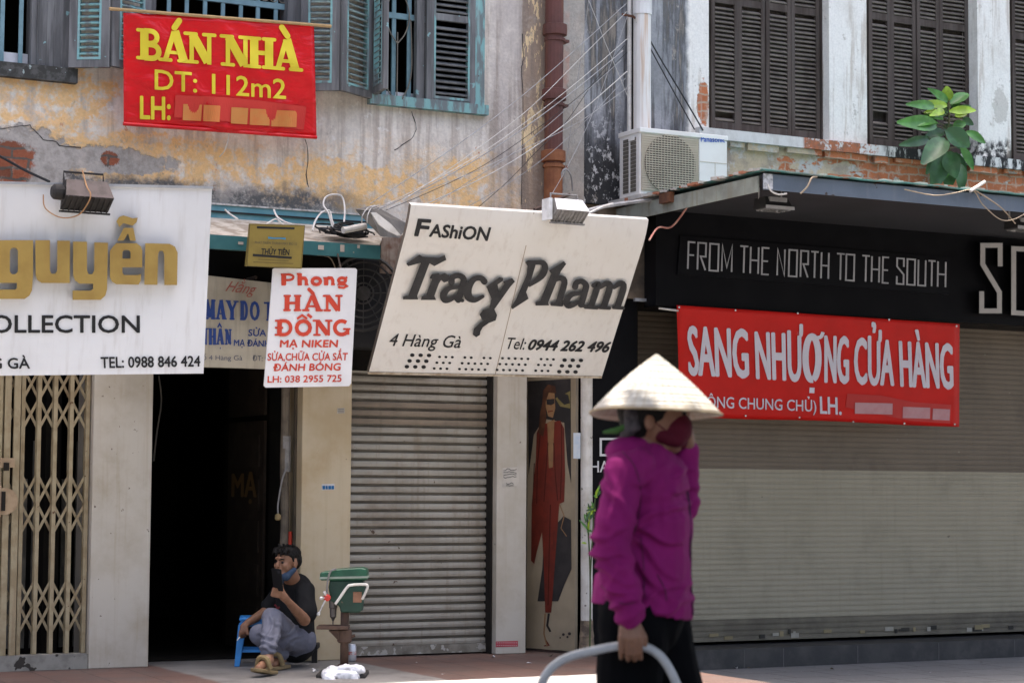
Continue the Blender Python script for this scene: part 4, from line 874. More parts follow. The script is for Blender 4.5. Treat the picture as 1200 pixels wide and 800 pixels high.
# --- small gold plaque ----------------------------------------------------
plG = plane3(onY(293, 262, -.86), onY(357, 264, -.86), onY(320, 313, -.83))
SG, b = sign_board('plaque', 'small dull gold plaque with dark lettering above the white notice', [(293.5, 262), (357.5, 264), (353.5, 315), (288.5, 312)], plG, .03, surf('tarnished_brass', (.30, .22, .055), (.25, .185, .05), 7, rough=.4, metal=.35, spec=.4, bump=0))
st = Strokes(plG, .002); E_ = lambda x, y: (284+x/12.9, 256+y/12.9)
st.poly([E_(*p) for p in ((220, 118), (790, 135), (788, 166), (222, 150))]); st.poly([E_(*p) for p in ((160, 535), (750, 580), (745, 612), (158, 570))])
st.line([E_(*p) for p in ((110, 90), (945, 112), (885, 745), (72, 722))], .35, True); st.build('lettering', M_BLK, SG)
for s, q, mt, bo in (('THỦY TIÊN', ((285, 540), (705, 555), (292, 455), (712, 470)), M_BLK, .02), ('PHÁT TRIỂN THÀNH MÁY ĐO 12', ((190, 380), (825, 405), (192, 345), (828, 370)), surf('grey_engraving', (.10, .09, .06), bump=0), .0)):
    put_text(SG, s, [E_(*p) for p in q], plG, mt, .002, bold=bo)
st = Strokes(plG, .002); st.line([E_(390, 292), E_(480, 300), E_(560, 298), E_(655, 306)], [2.2, 1.6, 1.4, 2.2]); st.build('blue_script', surf('blue_mark', (.05, .25, .42), bump=0), SG)
st = Strokes(plG, .002)
for y in (628, 668): st.line([E_(240 if y < 650 else 165, y-10), E_(700 if y < 650 else 770, y+14)], .9)
st.build('fine_print', surf('brown_fine_print', (.17, .125, .04), bump=0), SG)

# ================================================================ right shop: awning, fascia, banner
YA = -1.9; AX0 = onY(895, 203, YA).x; AX1 = 14.5; ZA = 3.215
AW = thing('awning', 'flat blue grey metal awning over the black shop front', 'awning', (9.5, -.9, ZA))
M_LIP = surf('blue_grey_painted_metal', (.15, .185, .23), (.12, .15, .19), 3, rough=.45, metal=.2, spec=.4, streak=(.2, .22, .25, .5), spots=(.07, .05, .04, .72, 14), bump=0)
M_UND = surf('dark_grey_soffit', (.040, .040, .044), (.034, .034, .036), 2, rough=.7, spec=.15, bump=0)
M_TSH = surf('teal_roof_sheet', (.10, .30, .28), (.2, .24, .22), 8, rough=.6, dirt=(.3, .27, .2, .7))
MB().box(AX0, AX1, YA, YA+.012, ZA-.105, ZA).build('front_lip', M_LIP, AW)
MB().box(AX0-.012, AX0-.001, YA+.05, -.02, ZA-.115, ZA-.01).build('side_plank', surf('pale_grey_green_plank', (.33, .35, .30), (.25, .26, .22), 6, rough=.7, streak=(.2, .16, .1, .5)), AW)
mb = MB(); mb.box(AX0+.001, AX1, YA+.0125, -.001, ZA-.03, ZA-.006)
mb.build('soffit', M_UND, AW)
mb = MB(); n = 0; y = YA-.03
rs = random.Random(5); pts = []; N_ = 90
for i in range(N_+1):
    x = AX0-.03+(AX1-AX0+.03)*i/N_; pts.append((x, YA-.025-.015*rs.random(), ZA+.012+.008*rs.random()))
v = pts+[(p[0], .0, ZA+.03) for p in pts]; mb.add(v, [(i, i+1, N_+2+i, N_+1+i) for i in range(N_)]); mb.add([Vector(p)+Vector((0, 0, .006)) for p in v], [(N_+1+i, N_+2+i, i+1, i) for i in range(N_)])
for i in range(N_): mb.add([v[i], v[i+1], Vector(v[i+1])+Vector((0, 0, .006)), Vector(v[i])+Vector((0, 0, .006))], [(0, 1, 2, 3)])
mb.build('roof_sheet', M_TSH, AW)
mb = MB()                                                   # crumbled mortar lying along the sheet's edges
for k in range(60):
    t = rs.random(); x = AX0-.03 if t < .4 else AX0+(k/60)*3.0; yy = rs.uniform(YA, -.2) if t < .4 else YA+rs.uniform(.0, .06)
    s_ = rs.uniform(.008, .02); mb.obox((x, yy, ZA+.028), (s_*2, s_*.3, 0), (-s_*.4, s_*1.3, 0), (0, 0, s_*.55), k % 2)
tag(mb.build('mortar_rubble', [surf('pale_mortar', (.5, .47, .42)), surf('brick_crumb', (.4, .16, .09))], AW), kind='stuff')
mb = MB(); mb.box(AX0-.004, AX0+.07, YA-.003, YA-.001, ZA-.10, ZA); mb.build('corner_patch', surf('white_patch', (.65, .65, .66), (.3, .3, .3), 30), AW)
mb = MB(); c = Vector((AX0-.03, -.75, ZA-.02)); mb.obox(c, (.02, 0, 0), (0, .07, 0), (0, 0, .035)); c = Vector((AX0-.03, -1.6, ZA-.02)); mb.build('rusty_hook', M_RUST, AW)
# fascia
YF = -.25; fx0 = X(768.5, YF, 300); ZF0 = 2.488
FA = thing('shop_sign', 'long black shop fascia with thin silver capital letters under the awning', 'sign', (9.5, YF, 2.85))
MB().box(fx0, 14.4, YF, YF+.16, ZF0, 3.184).build('board', M_BLACKP, FA)
plF = planeY(YF-.015)
q = [(797, 276), (1114, 302), (1112, 345), (794, 321.5)]; P4 = [on(plF, *p) for p in q]
MB().slab(P4, (0, .0145, 0)).build('letter_panel', surf('black_letter_panel', (.005, .005, .006), (.007, .007, .008), rough=.4, spec=.1, bump=0), FA)
st = Strokes(plF, .002); f = lambda x: 950+x/4.8; g = lambda x: 785+x/6.667
L1 = [('F', g(140), g(193)), ('R', g(215), g(277)), ('O', g(308), g(376)), ('M', g(405), g(482)), ('T', g(545), g(607)), ('H', g(627), g(689)), ('E', g(718), g(772)), ('N', g(838), g(894)), ('O', g(928), g(990)), ('R', g(1020), g(1077)), ('T', g(1100), g(1158)), ('H', f(58), f(99)),
      ('T', f(145), f(188)), ('O', f(198), f(243)), ('T', f(288), f(330)), ('H', f(342), f(384)), ('E', f(404), f(438)), ('S', f(484), f(522)), ('O', f(542), f(585)), ('U', f(604), f(645)), ('T', f(660), f(700)), ('H', f(714), f(758))]
thin_text(st, L1, [(805.5, 315), (1108, 336.5), (806.5, 283.5), (1108.5, 307)], 1.95); st.build('lettering', surf('silver_letter', (.42, .42, .43), (.36, .36, .37), rough=.4, bump=0), FA)
plF0 = planeY(YF); st = Strokes(plF0, .05, .035); G_ = lambda pts: Zm(pts, 950, 270, 4.8)
st.line(G_([(1066, 202), (1066, 84), (968, 84), (968, 190), (1062, 348), (1062, 452), (962, 452), (962, 342)]), 5.6)
st.line(G_([(1142, 102), (1142, 462), (1250, 470), (1250, 108)]), 5.6, True)
st.build('raised_letters', surf('pale_beige_letter', (.46, .44, .41), (.40, .38, .36), rough=.5, bump=0), FA)
st = Strokes(plF0, .003, .044); st.line(G_([(1066, 202), (1066, 84), (968, 84), (968, 190), (1062, 348), (1062, 452), (962, 452), (962, 342)]), 7.6); st.line(G_([(1142, 102), (1142, 462), (1250, 470), (1250, 108)]), 7.6, True)
st.build('letter_backing', surf('black_letter_return', (.02, .02, .021)), FA)

# red banners
def banner(name, label, q, pl, mat, seed, amp, nx=44, ny=24, thick=.002, tops=()):
    """cloth with soft folds hung in front of a wall; q TL, TR, BR, BL"""
    root = thing(name, label, 'banner', on(pl, *q[0])); qm = quadmap([q[3], q[2], q[0], q[1]])
    def fold(u, v):
        a = mnoise.noise(Vector((u*3.2+seed, v*1.6, seed)))+.5*mnoise.noise(Vector((u*7+v*5, v*2.5-u*4, seed+3)))
        diag = math.exp(-((u*1.9-(1-v)*.9-.12)/.09)**2)+.8*math.exp(-((u*1.9+(v)*.8-1.75)/.08)**2)+.6*math.exp(-((u*1.6-(1-v)*1.3-.95)/.1)**2)
        return amp*(.5*a+.55*diag*(1 if seed < 5 else .4))
    def put(x, y, off=0.0, base=q):
        # invert the quad roughly to find u, v
        u = (x-q[3][0]*.5-q[0][0]*.5)/((q[1][0]+q[2][0]-q[0][0]-q[3][0])*.5)
        yt = q[0][1]+(q[1][1]-q[0][1])*u; yb = q[3][1]+(q[2][1]-q[3][1])*u; v = (yb-y)/(yb-yt)
        return on(pl, x, y, off+fold(max(0, min(1, u)), max(0, min(1, v))))
    mb = MB()
    for j in range(ny+1):
        for i in range(nx+1):
            u, v = i/nx, j/ny; p = qm(u, v); p = Vector((p.x, p.y+(.8*math.sin(u*9+seed) if j == 0 else 0), 0)); mb.v.append(put(p.x, p.y))
    mb.f = [(j*(nx+1)+i, j*(nx+1)+i+1, (j+1)*(nx+1)+i+1, (j+1)*(nx+1)+i) for j in range(ny) for i in range(nx)]; mb.m = [0]*len(mb.f)
    c = mb.build('cloth', mat, root, smooth=True); sm = c.modifiers.new('s', 'SOLIDIFY'); sm.thickness = thick; sm.offset = -1
    return root, put
M_REDB = surf('red_banner_plastic', (.74, .006, .010), (.66, .005, .009), 4, rough=.30, spec=.4, bump=0)
for M__, k__ in ((M_REDB, .5),):
    nt_ = M__.node_tree; mm_ = nt_.nodes; b_ = mm_['Principled BSDF']; g_ = mm_.new('ShaderNodeNewGeometry'); mp_ = mm_.new('ShaderNodeMapping'); mp_.inputs['Scale'].default_value = (1, 1, 2.2); mp_.inputs['Rotation'].default_value = (0, R(35), 0); n_ = mm_.new('ShaderNodeTexNoise'); n_.inputs['Scale'].default_value = 4; n_.inputs['Detail'].default_value = 3; n_.inputs['Distortion'].default_value = .6; bp_ = mm_.new('ShaderNodeBump'); bp_.inputs['Strength'].default_value = k__; bp_.inputs['Distance'].default_value = .05
    nt_.links.new(g_.outputs['Position'], mp_.inputs[0]); nt_.links.new(mp_.outputs[0], n_.inputs['Vector']); nt_.links.new(n_.outputs['Fac'], bp_.inputs['Height']); nt_.links.new(bp_.outputs[0], b_.inputs['Normal'])
M_YEL = surf('yellow_print', (.82, .66, .05), (.78, .62, .05), 5, rough=.4, spec=.2, bump=0)
plB = plane3(onY(145, 14, -.28), onY(368, 28, -.28), onY(250, 155, -.17))
BN, putB = banner('banner', 'red vinyl banner with yellow lettering hung from a pole below the upstairs window', [(144.5, 15), (368, 28.5), (371, 160.5), (145, 145)], plB, M_REDB, 1.7, .038)
F_ = lambda x, y: (130+x/4.615, y/4.617)
st = Strokes(putB, .0075); st.fine = 2; fx = lambda x: 130+x/4.615
serif_text(st, [('B', fx(158), fx(272)), ('A', fx(274), fx(418), 'acute'), ('N', fx(412), fx(556)), ('N', fx(608), fx(752)), ('H', fx(748), fx(882)), ('A', fx(884), fx(1020), 'grave')], [F_(158, 322), F_(1020, 388), F_(158, 155), F_(1020, 218)], True, bold=1.08); st.build('lettering', M_YEL, BN)
put_text(BN, 'DT: 112m2', [F_(238, 484), F_(945, 536), F_(238, 378), F_(945, 432)], putB, M_YEL, .008, bold=.012, sub=2); put_text(BN, 'LH:', [F_(160, 642), F_(320, 648), F_(160, 522), F_(320, 528)], putB, M_YEL, .008, bold=.02, sub=2)
# unreadable number after LH: dull orange patches stand in for the digits
st = Strokes(putB, .009); st.fine = 2; st.line([F_(345, 575), F_(600, 590), F_(800, 612), F_(1050, 640)], [26, 28, 29, 27]); st.build('number_ground', surf('red_number_ground', (.64, .05, .035), (.60, .04, .03), 3, bump=0), BN)
M_SMB = surf('orange_number_patch', (.70, .22, .06), (.66, .27, .07), 7, bump=0)
for a, b, y in ((390, 490, 607), (500, 590, 612), (650, 740, 625), (752, 860, 632), (868, 1005, 640)):
    st = Strokes(putB, .013); st.fine = 2; st.line([F_(a, y), F_((a+b)/2, y+2), F_(b, y+5)], 19); st.build('number_patch', M_SMB, BN)
mb = MB(); a, b = onY(128, 10.5, -.285), onY(388, 31, -.285); mb.tube([a, b], .011, 8); mb.build('hanging_pole', surf('bamboo_pole', (.45, .30, .14), (.38, .25, .12), 20), BN)
mb = MB(); a, b = on(plB, 144.5, 145, .0), on(plB, 371, 161, .0); mb.tube([a, b], .013, 8); mb.build('bottom_hem', M_REDB, BN)
mb = MB(); mb.tube(catmull([onY(268, 157, -.18), onY(267, 166, -.16), onY(263, 177, -.15), onY(257, 184, -.12)], 5), .003, 5); mb.build('tie_string', surf('pale_string', (.6, .56, .48)), BN)
plS = plane3(onY(793, 357, -.285), onY(1124, 380, -.285), onY(950, 484, -.02))
M_REDB2 = surf('red_banner_cloth', (.58, .012, .008), (.52, .011, .007), 4, rough=.5, spec=.2, bump=0); M_WL = surf('white_print', (.66, .64, .72), (.62, .60, .68), 5, bump=0)
BS, putS = banner('banner', 'red vinyl banner with white lettering hung across the closed shutter under the fascia', [(793, 357.5), (1124.5, 379.5), (1124, 499.5), (797, 487.5)], plS, M_REDB2, 6.3, .017)
put_text(BS, 'SANG', [(808, 438.5), (877, 442), (806, 382.5), (875.5, 386.5)], putS, M_WL, .007, bold=.014, sub=2); put_text(BS, 'NHƯ', [(887, 443), (940.5, 446), (885, 389), (940, 392)], putS, M_WL, .007, bold=.014, sub=2); put_text(BS, 'NG', [(967, 447.3), (994, 448.5), (967, 393.5), (994, 395)], putS, M_WL, .007, bold=.014, sub=2)
st = Strokes(putS, .0075); st.smooth = True; st.line(arc(951.5, 419.5, 7.6, 25.5, 80, 440, 16), 7.4); st.line([(956, 396), (962, 394.5), (964.5, 389)], 4.2); st.line([(948.5, 457), (954.5, 457.3)], 6.5); st.build('lettering', M_WL, BS)
put_text(BS, 'CỬA', [(1002, 449), (1047, 451), (1001.5, 396), (1047, 399.5)], putS, M_WL, .007, bold=.014, sub=2); put_text(BS, 'HÀNG', [(1056, 452), (1116.5, 455), (1054, 400), (1115.5, 403.5)], putS, M_WL, .007, bold=.014, sub=2)
put_text(BS, '(KHÔNG CHUNG CHỦ)', [(804, 476), (956.5, 482), (804, 463), (956.5, 469.5)], putS, M_WL, .007, bold=.008, sub=1); put_text(BS, 'LH.', [(961.5, 484), (986, 485.5), (961, 464.5), (985.5, 466)], putS, M_WL, .007, bold=.016, sub=1)
st = Strokes(putS, .0042); st.fine = 4; st.line([(992, 469), (1030, 474), (1070, 482), (1114, 485)], [16, 22, 22, 22]); st.build('number_ground', surf('pale_red_number_ground', (.52, .05, .045), (.48, .04, .035), 3, bump=0), BS)
M_SMS = surf('pinkish_number_patch', (.52, .30, .32), (.48, .24, .26), 7, bump=0)  # pinkish patches standing in for the unreadable digits
for a, b, y in ((1002, 1046, 478), (1058, 1090, 483), (1093, 1113, 485)):
    st = Strokes(putS, .010); st.fine = 2; st.line([(a, y), (b, y+1)], 13); st.build('number_patch', M_SMS, BS)
st = Strokes(putS, .004)
for x, y in ((796, 360), (862, 363.5), (935, 367), (1042, 374.5), (1121, 382), (874, 487), (937, 489), (1000, 494), (1060, 496), (1119, 497)): st.disc((x, y), 1.1)
st.build('eyelet', M_ALU, BS)

M_FRM = surf('rusty_angle_iron', (.10, .07, .05), (.06, .045, .035), 12)
mb = MB()
for x in (2.2, 3.1, 4.1):
    for zz_ in (2.1, 2.7): mb.box(x-.015, x+.015, -.80, -.0, zz_-.015, zz_+.015)
mb.build('support_frame', M_FRM, SN)
mb = MB()
for px in (520, 680):
    p = on(plT0, px, 300, -.04); mb.tube([p, (p.x-.05, .08, p.z)], .014, 6); p = on(plT0, px-10, 400, -.04); mb.tube([p, (p.x-.05, .08, p.z)], .014, 6)
mb.build('support_frame', M_FRM, ST)
mb = MB()
for px in (345, 400):
    p = on(plP, px, 318, -.014); mb.tube([p, (p.x, -.70, p.z+.12)], .006, 5)
mb.build('hanging_wire', M_FRM, SP)
mb = MB()
for px in (305, 345):
    p = on(plG, px, 268, -.032); mb.tube([p, (p.x, -.69, p.z-.03)], .006, 5)
mb.build('hanging_wire', M_FRM, SG)
mb = MB()
for px in (246, 300):
    p = on(plM, px, 325, -.06); mb.tube([p, (p.x, .06, p.z)], .012, 5)
mb.build('support_frame', M_FRM, SM)

# ================================================================ left awning and its clutter
LA = thing('awning', 'narrow teal metal awning with littered sheet over the dark doorway', 'awning', onY(350, 270, -.4))
YL = -.70; M_TEALM = surf('dark_teal_metal', (.035, .13, .135), (.05, .16, .16), 6, rough=.5, metal=.1, spots=(.28, .25, .2, .70, 20), bump=0); M_TEALF = surf('light_teal_flashing', (.12, .30, .34), (.18, .35, .38), 8, rough=.5, spots=(.5, .5, .48, .72, 12), bump=0)
lx0, lx1 = X(236, YL, 285), X(446, YL, 285); lz = Z(350, 281.5, YL)
MB().box(lx0, lx1, YL, YL+.04, lz-.088, lz).build('front_lip', M_TEALM, LA)
fz0, fz1 = Z(340, 263, -.04), Z(340, 245, -.04); fx0_, fx1_ = X(225, -.04, 250), X(452, -.04, 250)
mb = MB(); mb.box(fx0_, fx1_, -.04, -.001, fz0, fz1); mb.box(fx0_, fx1_, -.052, -.0405, (fz0+fz1)/2-.007, (fz0+fz1)/2+.004, 1); mb.box(fx0_, fx1_, -.05, -.0405, fz1-.008, fz1+.004, 2)
mb.build('flashing', [M_TEALF, M_BLK, surf('crumbly_mortar', (.6, .58, .54), (.3, .28, .25), 30)], LA)
MB().slab([(lx0, YL+.041, lz-.012), (lx1, YL+.041, lz-.012), (fx1_, -.041, fz0+.01), (fx0_, -.041, fz0+.01)], (0, 0, -.01)).build('roof_sheet', surf('littered_sheet', (.55, .50, .42), (.33, .28, .22), 10, .4, .6, .9, 0, .2, dirt=(.2, .16, .12, .6)), LA)
mb = MB()
for px, py, w_, h_ in ((401, 291, 5, 8), (376, 290, 7, 5), (282, 285, 6, 3), (420, 289, 3, 4)):
    p = onY(px, py, YL); mb.box(p.x-w_/350, p.x+w_/350, YL-.0035, YL-.0015, p.z-h_/350, p.z+h_/350)
mb.build('paper_scrap', surf('old_paper', (.42, .36, .30)), LA)
mb = MB(); rs = random.Random(11); cc = onY(405, 270, -.5)
for k in range(16):
    a0, rx, rz, c = rs.uniform(0, 6), rs.uniform(.07, .17), rs.uniform(.015, .035), cc+Vector((rs.uniform(-.07, .07), rs.uniform(-.06, .06), rs.uniform(-.02, .02)))
    mb.tube([c+Vector((rx*math.cos(a0+t*.5), .05*math.sin(a0+t*.7), rz*math.sin(a0+t*.5))) for t in range(13)], .006, 5)
tg = mb.build('wire_tangle', M_BLK, loc=cc); tag(tg, 'tangle of black wires heaped on the teal awning', 'wires')
CG = 'thin cables strung across the facades'
def cable(name, label, pts, r, m, group=None, k=6):
    o = MB().tube(catmull(pts, k), r, 5).build(name, m, loc=pts[0]); return tag(o, label, 'cable', group)
M_WHW = surf('white_cable', (.70, .67, .62), (.55, .52, .47), 10, bump=0); M_GYW = surf('grey_cable', (.42, .41, .40), (.30, .29, .28), 10, bump=0); M_DKW = surf('black_cable', (.03, .03, .03), (.05, .05, .05), bump=0); M_PKW = surf('pink_cable', (.55, .22, .18), (.65, .45, .35), 6, bump=0); M_TANW = surf('tan_cable', (.42, .33, .23), (.3, .24, .18), 8, bump=0)
y_ = lambda *p: [onY(a, b, c) for a, b, c in p]
cable('cable', 'white cable bent into a tall loop on the teal awning', y_((391, 272, -.5), (385, 250, -.45), (379, 240, -.4), (382, 231, -.35), (392, 228, -.35), (401, 231, -.35), (404, 245, -.4), (403, 262, -.48)), .0062, M_WHW)
cable('cable', 'white cable hooked over the end of the awning beside the loop', y_((366, 270, -.6), (370, 258, -.55), (377, 249, -.45), (386, 247, -.4), (389, 258, -.45), (393, 269, -.5)), .0062, M_WHW)
cable('cable', 'straight white cable end poking up behind the gold plaque', y_((321, 246, -.4), (325, 254, -.5), (334, 260, -.6), (343, 263, -.75)), .0062, M_WHW)
cable('cable', 'white bent cable stub left of the gold plaque on the awning', y_((264, 246, -.4), (270, 251, -.5), (279, 257, -.6)), .0062, M_WHW)
cable('cable', 'thin white twin cable just above the gold plaque', y_((310, 264, -.7), (322, 257, -.6), (328, 260, -.6), (334, 266, -.7)), .006, M_WHW)
cable('cable', 'thin brown wire drooping under the teal awning lip', y_((372, 299, -.68), (385, 301, -.66), (391, 309, -.6), (393, 316, -.6)), .004, M_TANW)
tb = MB().tube([onY(402, 270, -.62), onY(428, 265, -.58)], .022, 10).build('tube_lamp', M_WHW, loc=onY(402, 270, -.62)); tag(tb, 'short white tube lying among the wires on the awning', 'tube')
# tilted grey lamp hood at the awning's end
HD = thing('lamp_hood', 'grey tilted lamp hood with a white inside at the end of the teal awning', 'lamp', onY(450, 262, -.8))
hq = [onY(417, 247, -.85), onY(439, 242, -.6), onY(478, 264, -.55), onY(468, 279, -.8), onY(446, 277, -.95), onY(434, 249, -.97)]
mb = MB(); mb.add(hq, [(0, 1, 5), (1, 2, 3, 5), (5, 3, 4), (0, 5, 4)]); mb.add([p+Vector((.0, .012, .012)) for p in hq], [(5, 1, 0), (5, 3, 2, 1), (4, 3, 5), (4, 5, 0)])
mb.build('hood', surf('grey_hood_metal', (.11, .105, .095), (.17, .16, .145), 9, rough=.6), HD)
mb = MB(); mb.slab([onY(435, 249, -1.0), onY(441, 249, -1.0), (onY(459, 263, -1.0)), onY(470, 276, -1.0), onY(466, 276, -1.0), onY(455, 271, -1.0), onY(444, 263, -1.0)], (0, .01, 0)); mb.build('reflector', M_WHW, HD)
mb = MB()
for px0, px1 in ((424, 432), (430, 436)): mb.tube(catmull(y_((px0, 262, -1.0), (px0+1, 252, -1.02), (px1, 243, -.95), (px1+8, 241, -.8)), 5), .004, 5)
mb.build('lead_wire', M_GYW, HD)
o = MB().slab([onY(447, 279, -.35), onY(474, 275, -.35), onY(466, 321, -.35), onY(446, 320, -.35)], (0, .02, 0)).build('metal_sheet', surf('rust_streaked_sheet', (.33, .27, .21), (.16, .08, .05), 7, rough=.7, streak=(.14, .07, .04, .9)), loc=onY(447, 279, -.35)); tag(o, 'rust streaked metal sheet hanging under the grey lamp hood', 'sheet')
# black outdoor fan unit in the dark beside the tilted sign
c = onY(440, 347, -.32); FN = thing('fan_unit', 'dirty black fan unit in the dark corner left of the tilted cream sign', 'fan', c)
mb = MB(); mb.box(c.x-.13, c.x+.30, c.y+.10, c.y+.36, c.z-.34, c.z+.25); mb.build('casing', surf('black_casing', (.018, .018, .018), (.03, .028, .026), 8), FN)
M_FANG = surf('dusty_black_grille', (.05, .048, .045), (.08, .075, .07), 9); mb = MB(); ax = Vector((-.62, -.78, 0)).normalized(); fc = c+Vector((-.07, .04, .02)); s1 = Vector((ax.y, -ax.x, 0))
for r_ in (.07, .12, .165, .21, .25): mb.tube([fc+s1*r_*math.cos(t*math.pi/14)+Vector((0, 0, 1))*r_*math.sin(t*math.pi/14) for t in range(29)], .007 if r_ < .24 else .012, 5)
for k in range(12): a = k*math.pi/6; mb.tube([fc+(s1*math.cos(a)+Vector((0, 0, 1))*math.sin(a))*.05, fc+(s1*math.cos(a)+Vector((0, 0, 1))*math.sin(a))*.25], .004, 4)
mb.lathe(fc-ax*.005, ax, [(.05, 0), (.05, .012), (.03, .016)], 14); mb.build('fan_grille', M_FANG, FN)
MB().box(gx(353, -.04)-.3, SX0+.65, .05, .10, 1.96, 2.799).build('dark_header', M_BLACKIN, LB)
# metal bracket strip below the tilted sign, and pipe in the doorway
pp = thing('water_pipe', 'grey taped pipe running up the doorway beside the cream pillar', 'pipe', (XD1-.03, .12, 0))
mb = MB(); px = lambda x, z: Vector((x, .10, z)); xx = X(333, .10, 560)
mb.tube(catmull([px(xx, .02), px(xx-.004, .5), px(xx+.01, .9), px(xx, 1.3), px(xx+.004, 1.7), px(xx-.006, 2.3)], 5), [.030]*26, 10)
mb.build('pipe', surf('grey_brown_lagging', (.17, .14, .105), (.11, .09, .07), 9, rough=.8, dirt=(.05, .04, .03, .5)), pp)
mb = MB(); mb.tube([px(xx+.008, 1.26), px(xx+.008, 1.5)], .0345, 10); mb.tube(catmull([px(xx+.02, 1.30)+Vector((0, -.03, 0)), px(xx-.03, 1.22)+Vector((0, -.05, 0)), px(xx-.06, 1.05)+Vector((0, -.05, 0)), px(xx-.06, .98)+Vector((0, -.05, 0))], 5), .006, 5); mb.build('tape', surf('grey_tape', (.27, .26, .25), (.2, .19, .18), 20), pp)
mb = MB(); mb.lathe(px(xx-.06, .955)+Vector((0, -.05, 0)), (0, 0, 1), [(.012, -.02), (.022, -.01), (.02, .015), (.008, .025)], 10); mb.build('tassel', surf('tan_knot', (.3, .22, .1)), pp)
o = MB().tube([(X(340.5, .08, 600), .08, .55), (X(340.5, .08, 600), .08, .86)], .014, 8).build('red_rod', surf('red_plastic', (.42, .04, .02), bump=0), loc=(X(340.5, .08, 600), .08, .55)); tag(o, 'short red rod standing in the doorway corner beside the pipe', 'rod')
o = MB().box(X(344, .06, 600), XD1-.002, .05, .08, .01, 2.3).build('plank', surf('brown_plank', (.10, .08, .055), (.07, .055, .04), 9), loc=(XD1, .06, 0)); tag(o, 'brown plank standing against the inner edge of the cream pillar', 'plank')
# stickers on the pillars
def sticker(label, q, Y, m, marks=None):
    pl = planeY(Y); o = MB().slab([on(pl, *p, .0015) for p in q], (0, .0012, 0)); c = on(pl, *q[0]); t = thing('sticker', label, 'sticker', c); o.build('paper', m, t); return t, pl
t, pl = sticker('small blue and white sticker halfway up the cream pillar', [(377, 567), (392, 566.5), (392, 573.5), (377, 574)], -.04, surf('sticker_white', (.6, .6, .6), bump=0))
st = Strokes(pl, .003); [st.line([(a, 571), (b, 570.8)], 4.2) for a, b in ((378, 381), (381.7, 384), (384.8, 388), (388.5, 391.5))]; st.build('blue_print', surf('sticker_blue', (.02, .14, .32), bump=0), t)
t, pl = sticker('faint grey stencil patch high on the cream pillar', [(395, 478), (404, 477.5), (404, 484), (395, 484.5)], -.04, surf('sticker_beige', (.50, .45, .36), bump=0))
st = Strokes(pl, .003); [st.line([(396, y), (403, y-.3)], .8) for y in (479.5, 481.5, 483.3)]; st.build('print', surf('sticker_grey', (.25, .24, .24), bump=0), t)
t, pl = sticker('pale notice with black scribbles on the pillar beside the poster', [(589, 548), (608, 547), (608, 569), (589, 570)], -.04, surf('sticker_pale', (.54, .50, .43), bump=0))
st = Strokes(pl, .003); rs = random.Random(2)
for k, y in enumerate((550, 553, 556, 559, 566, 568)): st.line([(590+i*2.2+(3 if k > 3 else 0), y+rs.uniform(-1.2, 1.2)) for i in range(8 if k < 4 else 5)], .75)
st.build('scribble', surf('scribble_ink', (.08, .08, .08), bump=0), t)
t, pl = sticker('red and white warning strip at the foot of the pillar', [(581, 751), (607, 750.3), (607, 757), (581, 757.7)], -.04, surf('strip_red', (.45, .06, .08), bump=0))
st = Strokes(pl, .003); [st.line([(582+i*2.5, y), (583.5+i*2.5, y)], .8) for i in range(10) for y in (752.6, 755.6)]; st.build('print', surf('strip_pale', (.6, .45, .45), bump=0), t)

# ================================================================ poster panel, pole, pipes
pa, pb = Vector((6.935, .175, 0)), Vector((7.105, -.235, 0)); dP = (pb-pa).normalized(); nP = Vector((dP.y, -dP.x, 0)); nP = nP if nP.dot(CAM-pa) > 0 else -nP
PO = thing('poster_panel', 'slanting panel with faded fashion poster of a person in a red suit', 'poster', (pa+pb)/2)
MB().slab([pa+Vector((0, 0, .02)), pb+Vector((0, 0, .02)), pb+Vector((0, 0, 2.3)), pa+Vector((0, 0, 2.3))], -nP*.03).build('panel', surf('faded_poster_beige', (.33, .27, .185), (.27, .22, .15), 3, rough=.35, streak=(.3, .25, .17, .4), bump=0), PO)
plO = (pa.copy(), nP); Q = lambda x, y: (590+x/2.1077, 400+y/2.1053); K = lambda pts: [Q(*p) for p in pts]
M_PBLK = surf('poster_black', (.022, .02, .02), (.035, .03, .03), 8, rough=.4, bump=0); M_PRED = surf('poster_red', (.15, .022, .013), (.11, .018, .011), 10, rough=.4, streak=(.12, .02, .012, .6), bump=0); M_PSK = surf('poster_skin', (.27, .15, .07), (.22, .12, .06), 10, rough=.4, bump=0); M_PHR = surf('poster_hair', (.06, .025, .014), (.10, .04, .02), 14, rough=.4, bump=0); M_POL = surf('poster_olive', (.20, .16, .06), (.14, .11, .04), 8, rough=.4, bump=0)
st = Strokes(plO, .002)
st.poly(K([(60, 98), (166, 92), (167, 350), (158, 300), (150, 200), (100, 190), (75, 230), (62, 330)])); st.poly(K([(128, 140), (165, 122), (165, 165), (140, 160)]), 4)
st.poly(K([(133, 122), (160, 132), (164, 152), (150, 156), (134, 140)])); st.poly(K([(148, 430), (167, 440), (168, 560), (150, 600), (135, 640), (84, 640), (96, 560), (100, 480), (140, 440)]))
st.poly(K([(92, 205), (140, 195), (150, 215), (152, 330), (150, 395), (138, 400), (132, 480), (126, 560), (118, 668), (103, 668), (100, 560), (95, 470), (82, 520), (76, 548), (68, 540), (70, 400), (80, 290), (82, 225)]), 1)
st.poly(K([(108, 200), (126, 192), (124, 240), (122, 310), (112, 312), (110, 250)]), 2); st.poly(K([(104, 130), (114, 118), (126, 126), (128, 165), (122, 188), (110, 184), (104, 160)]), 2)
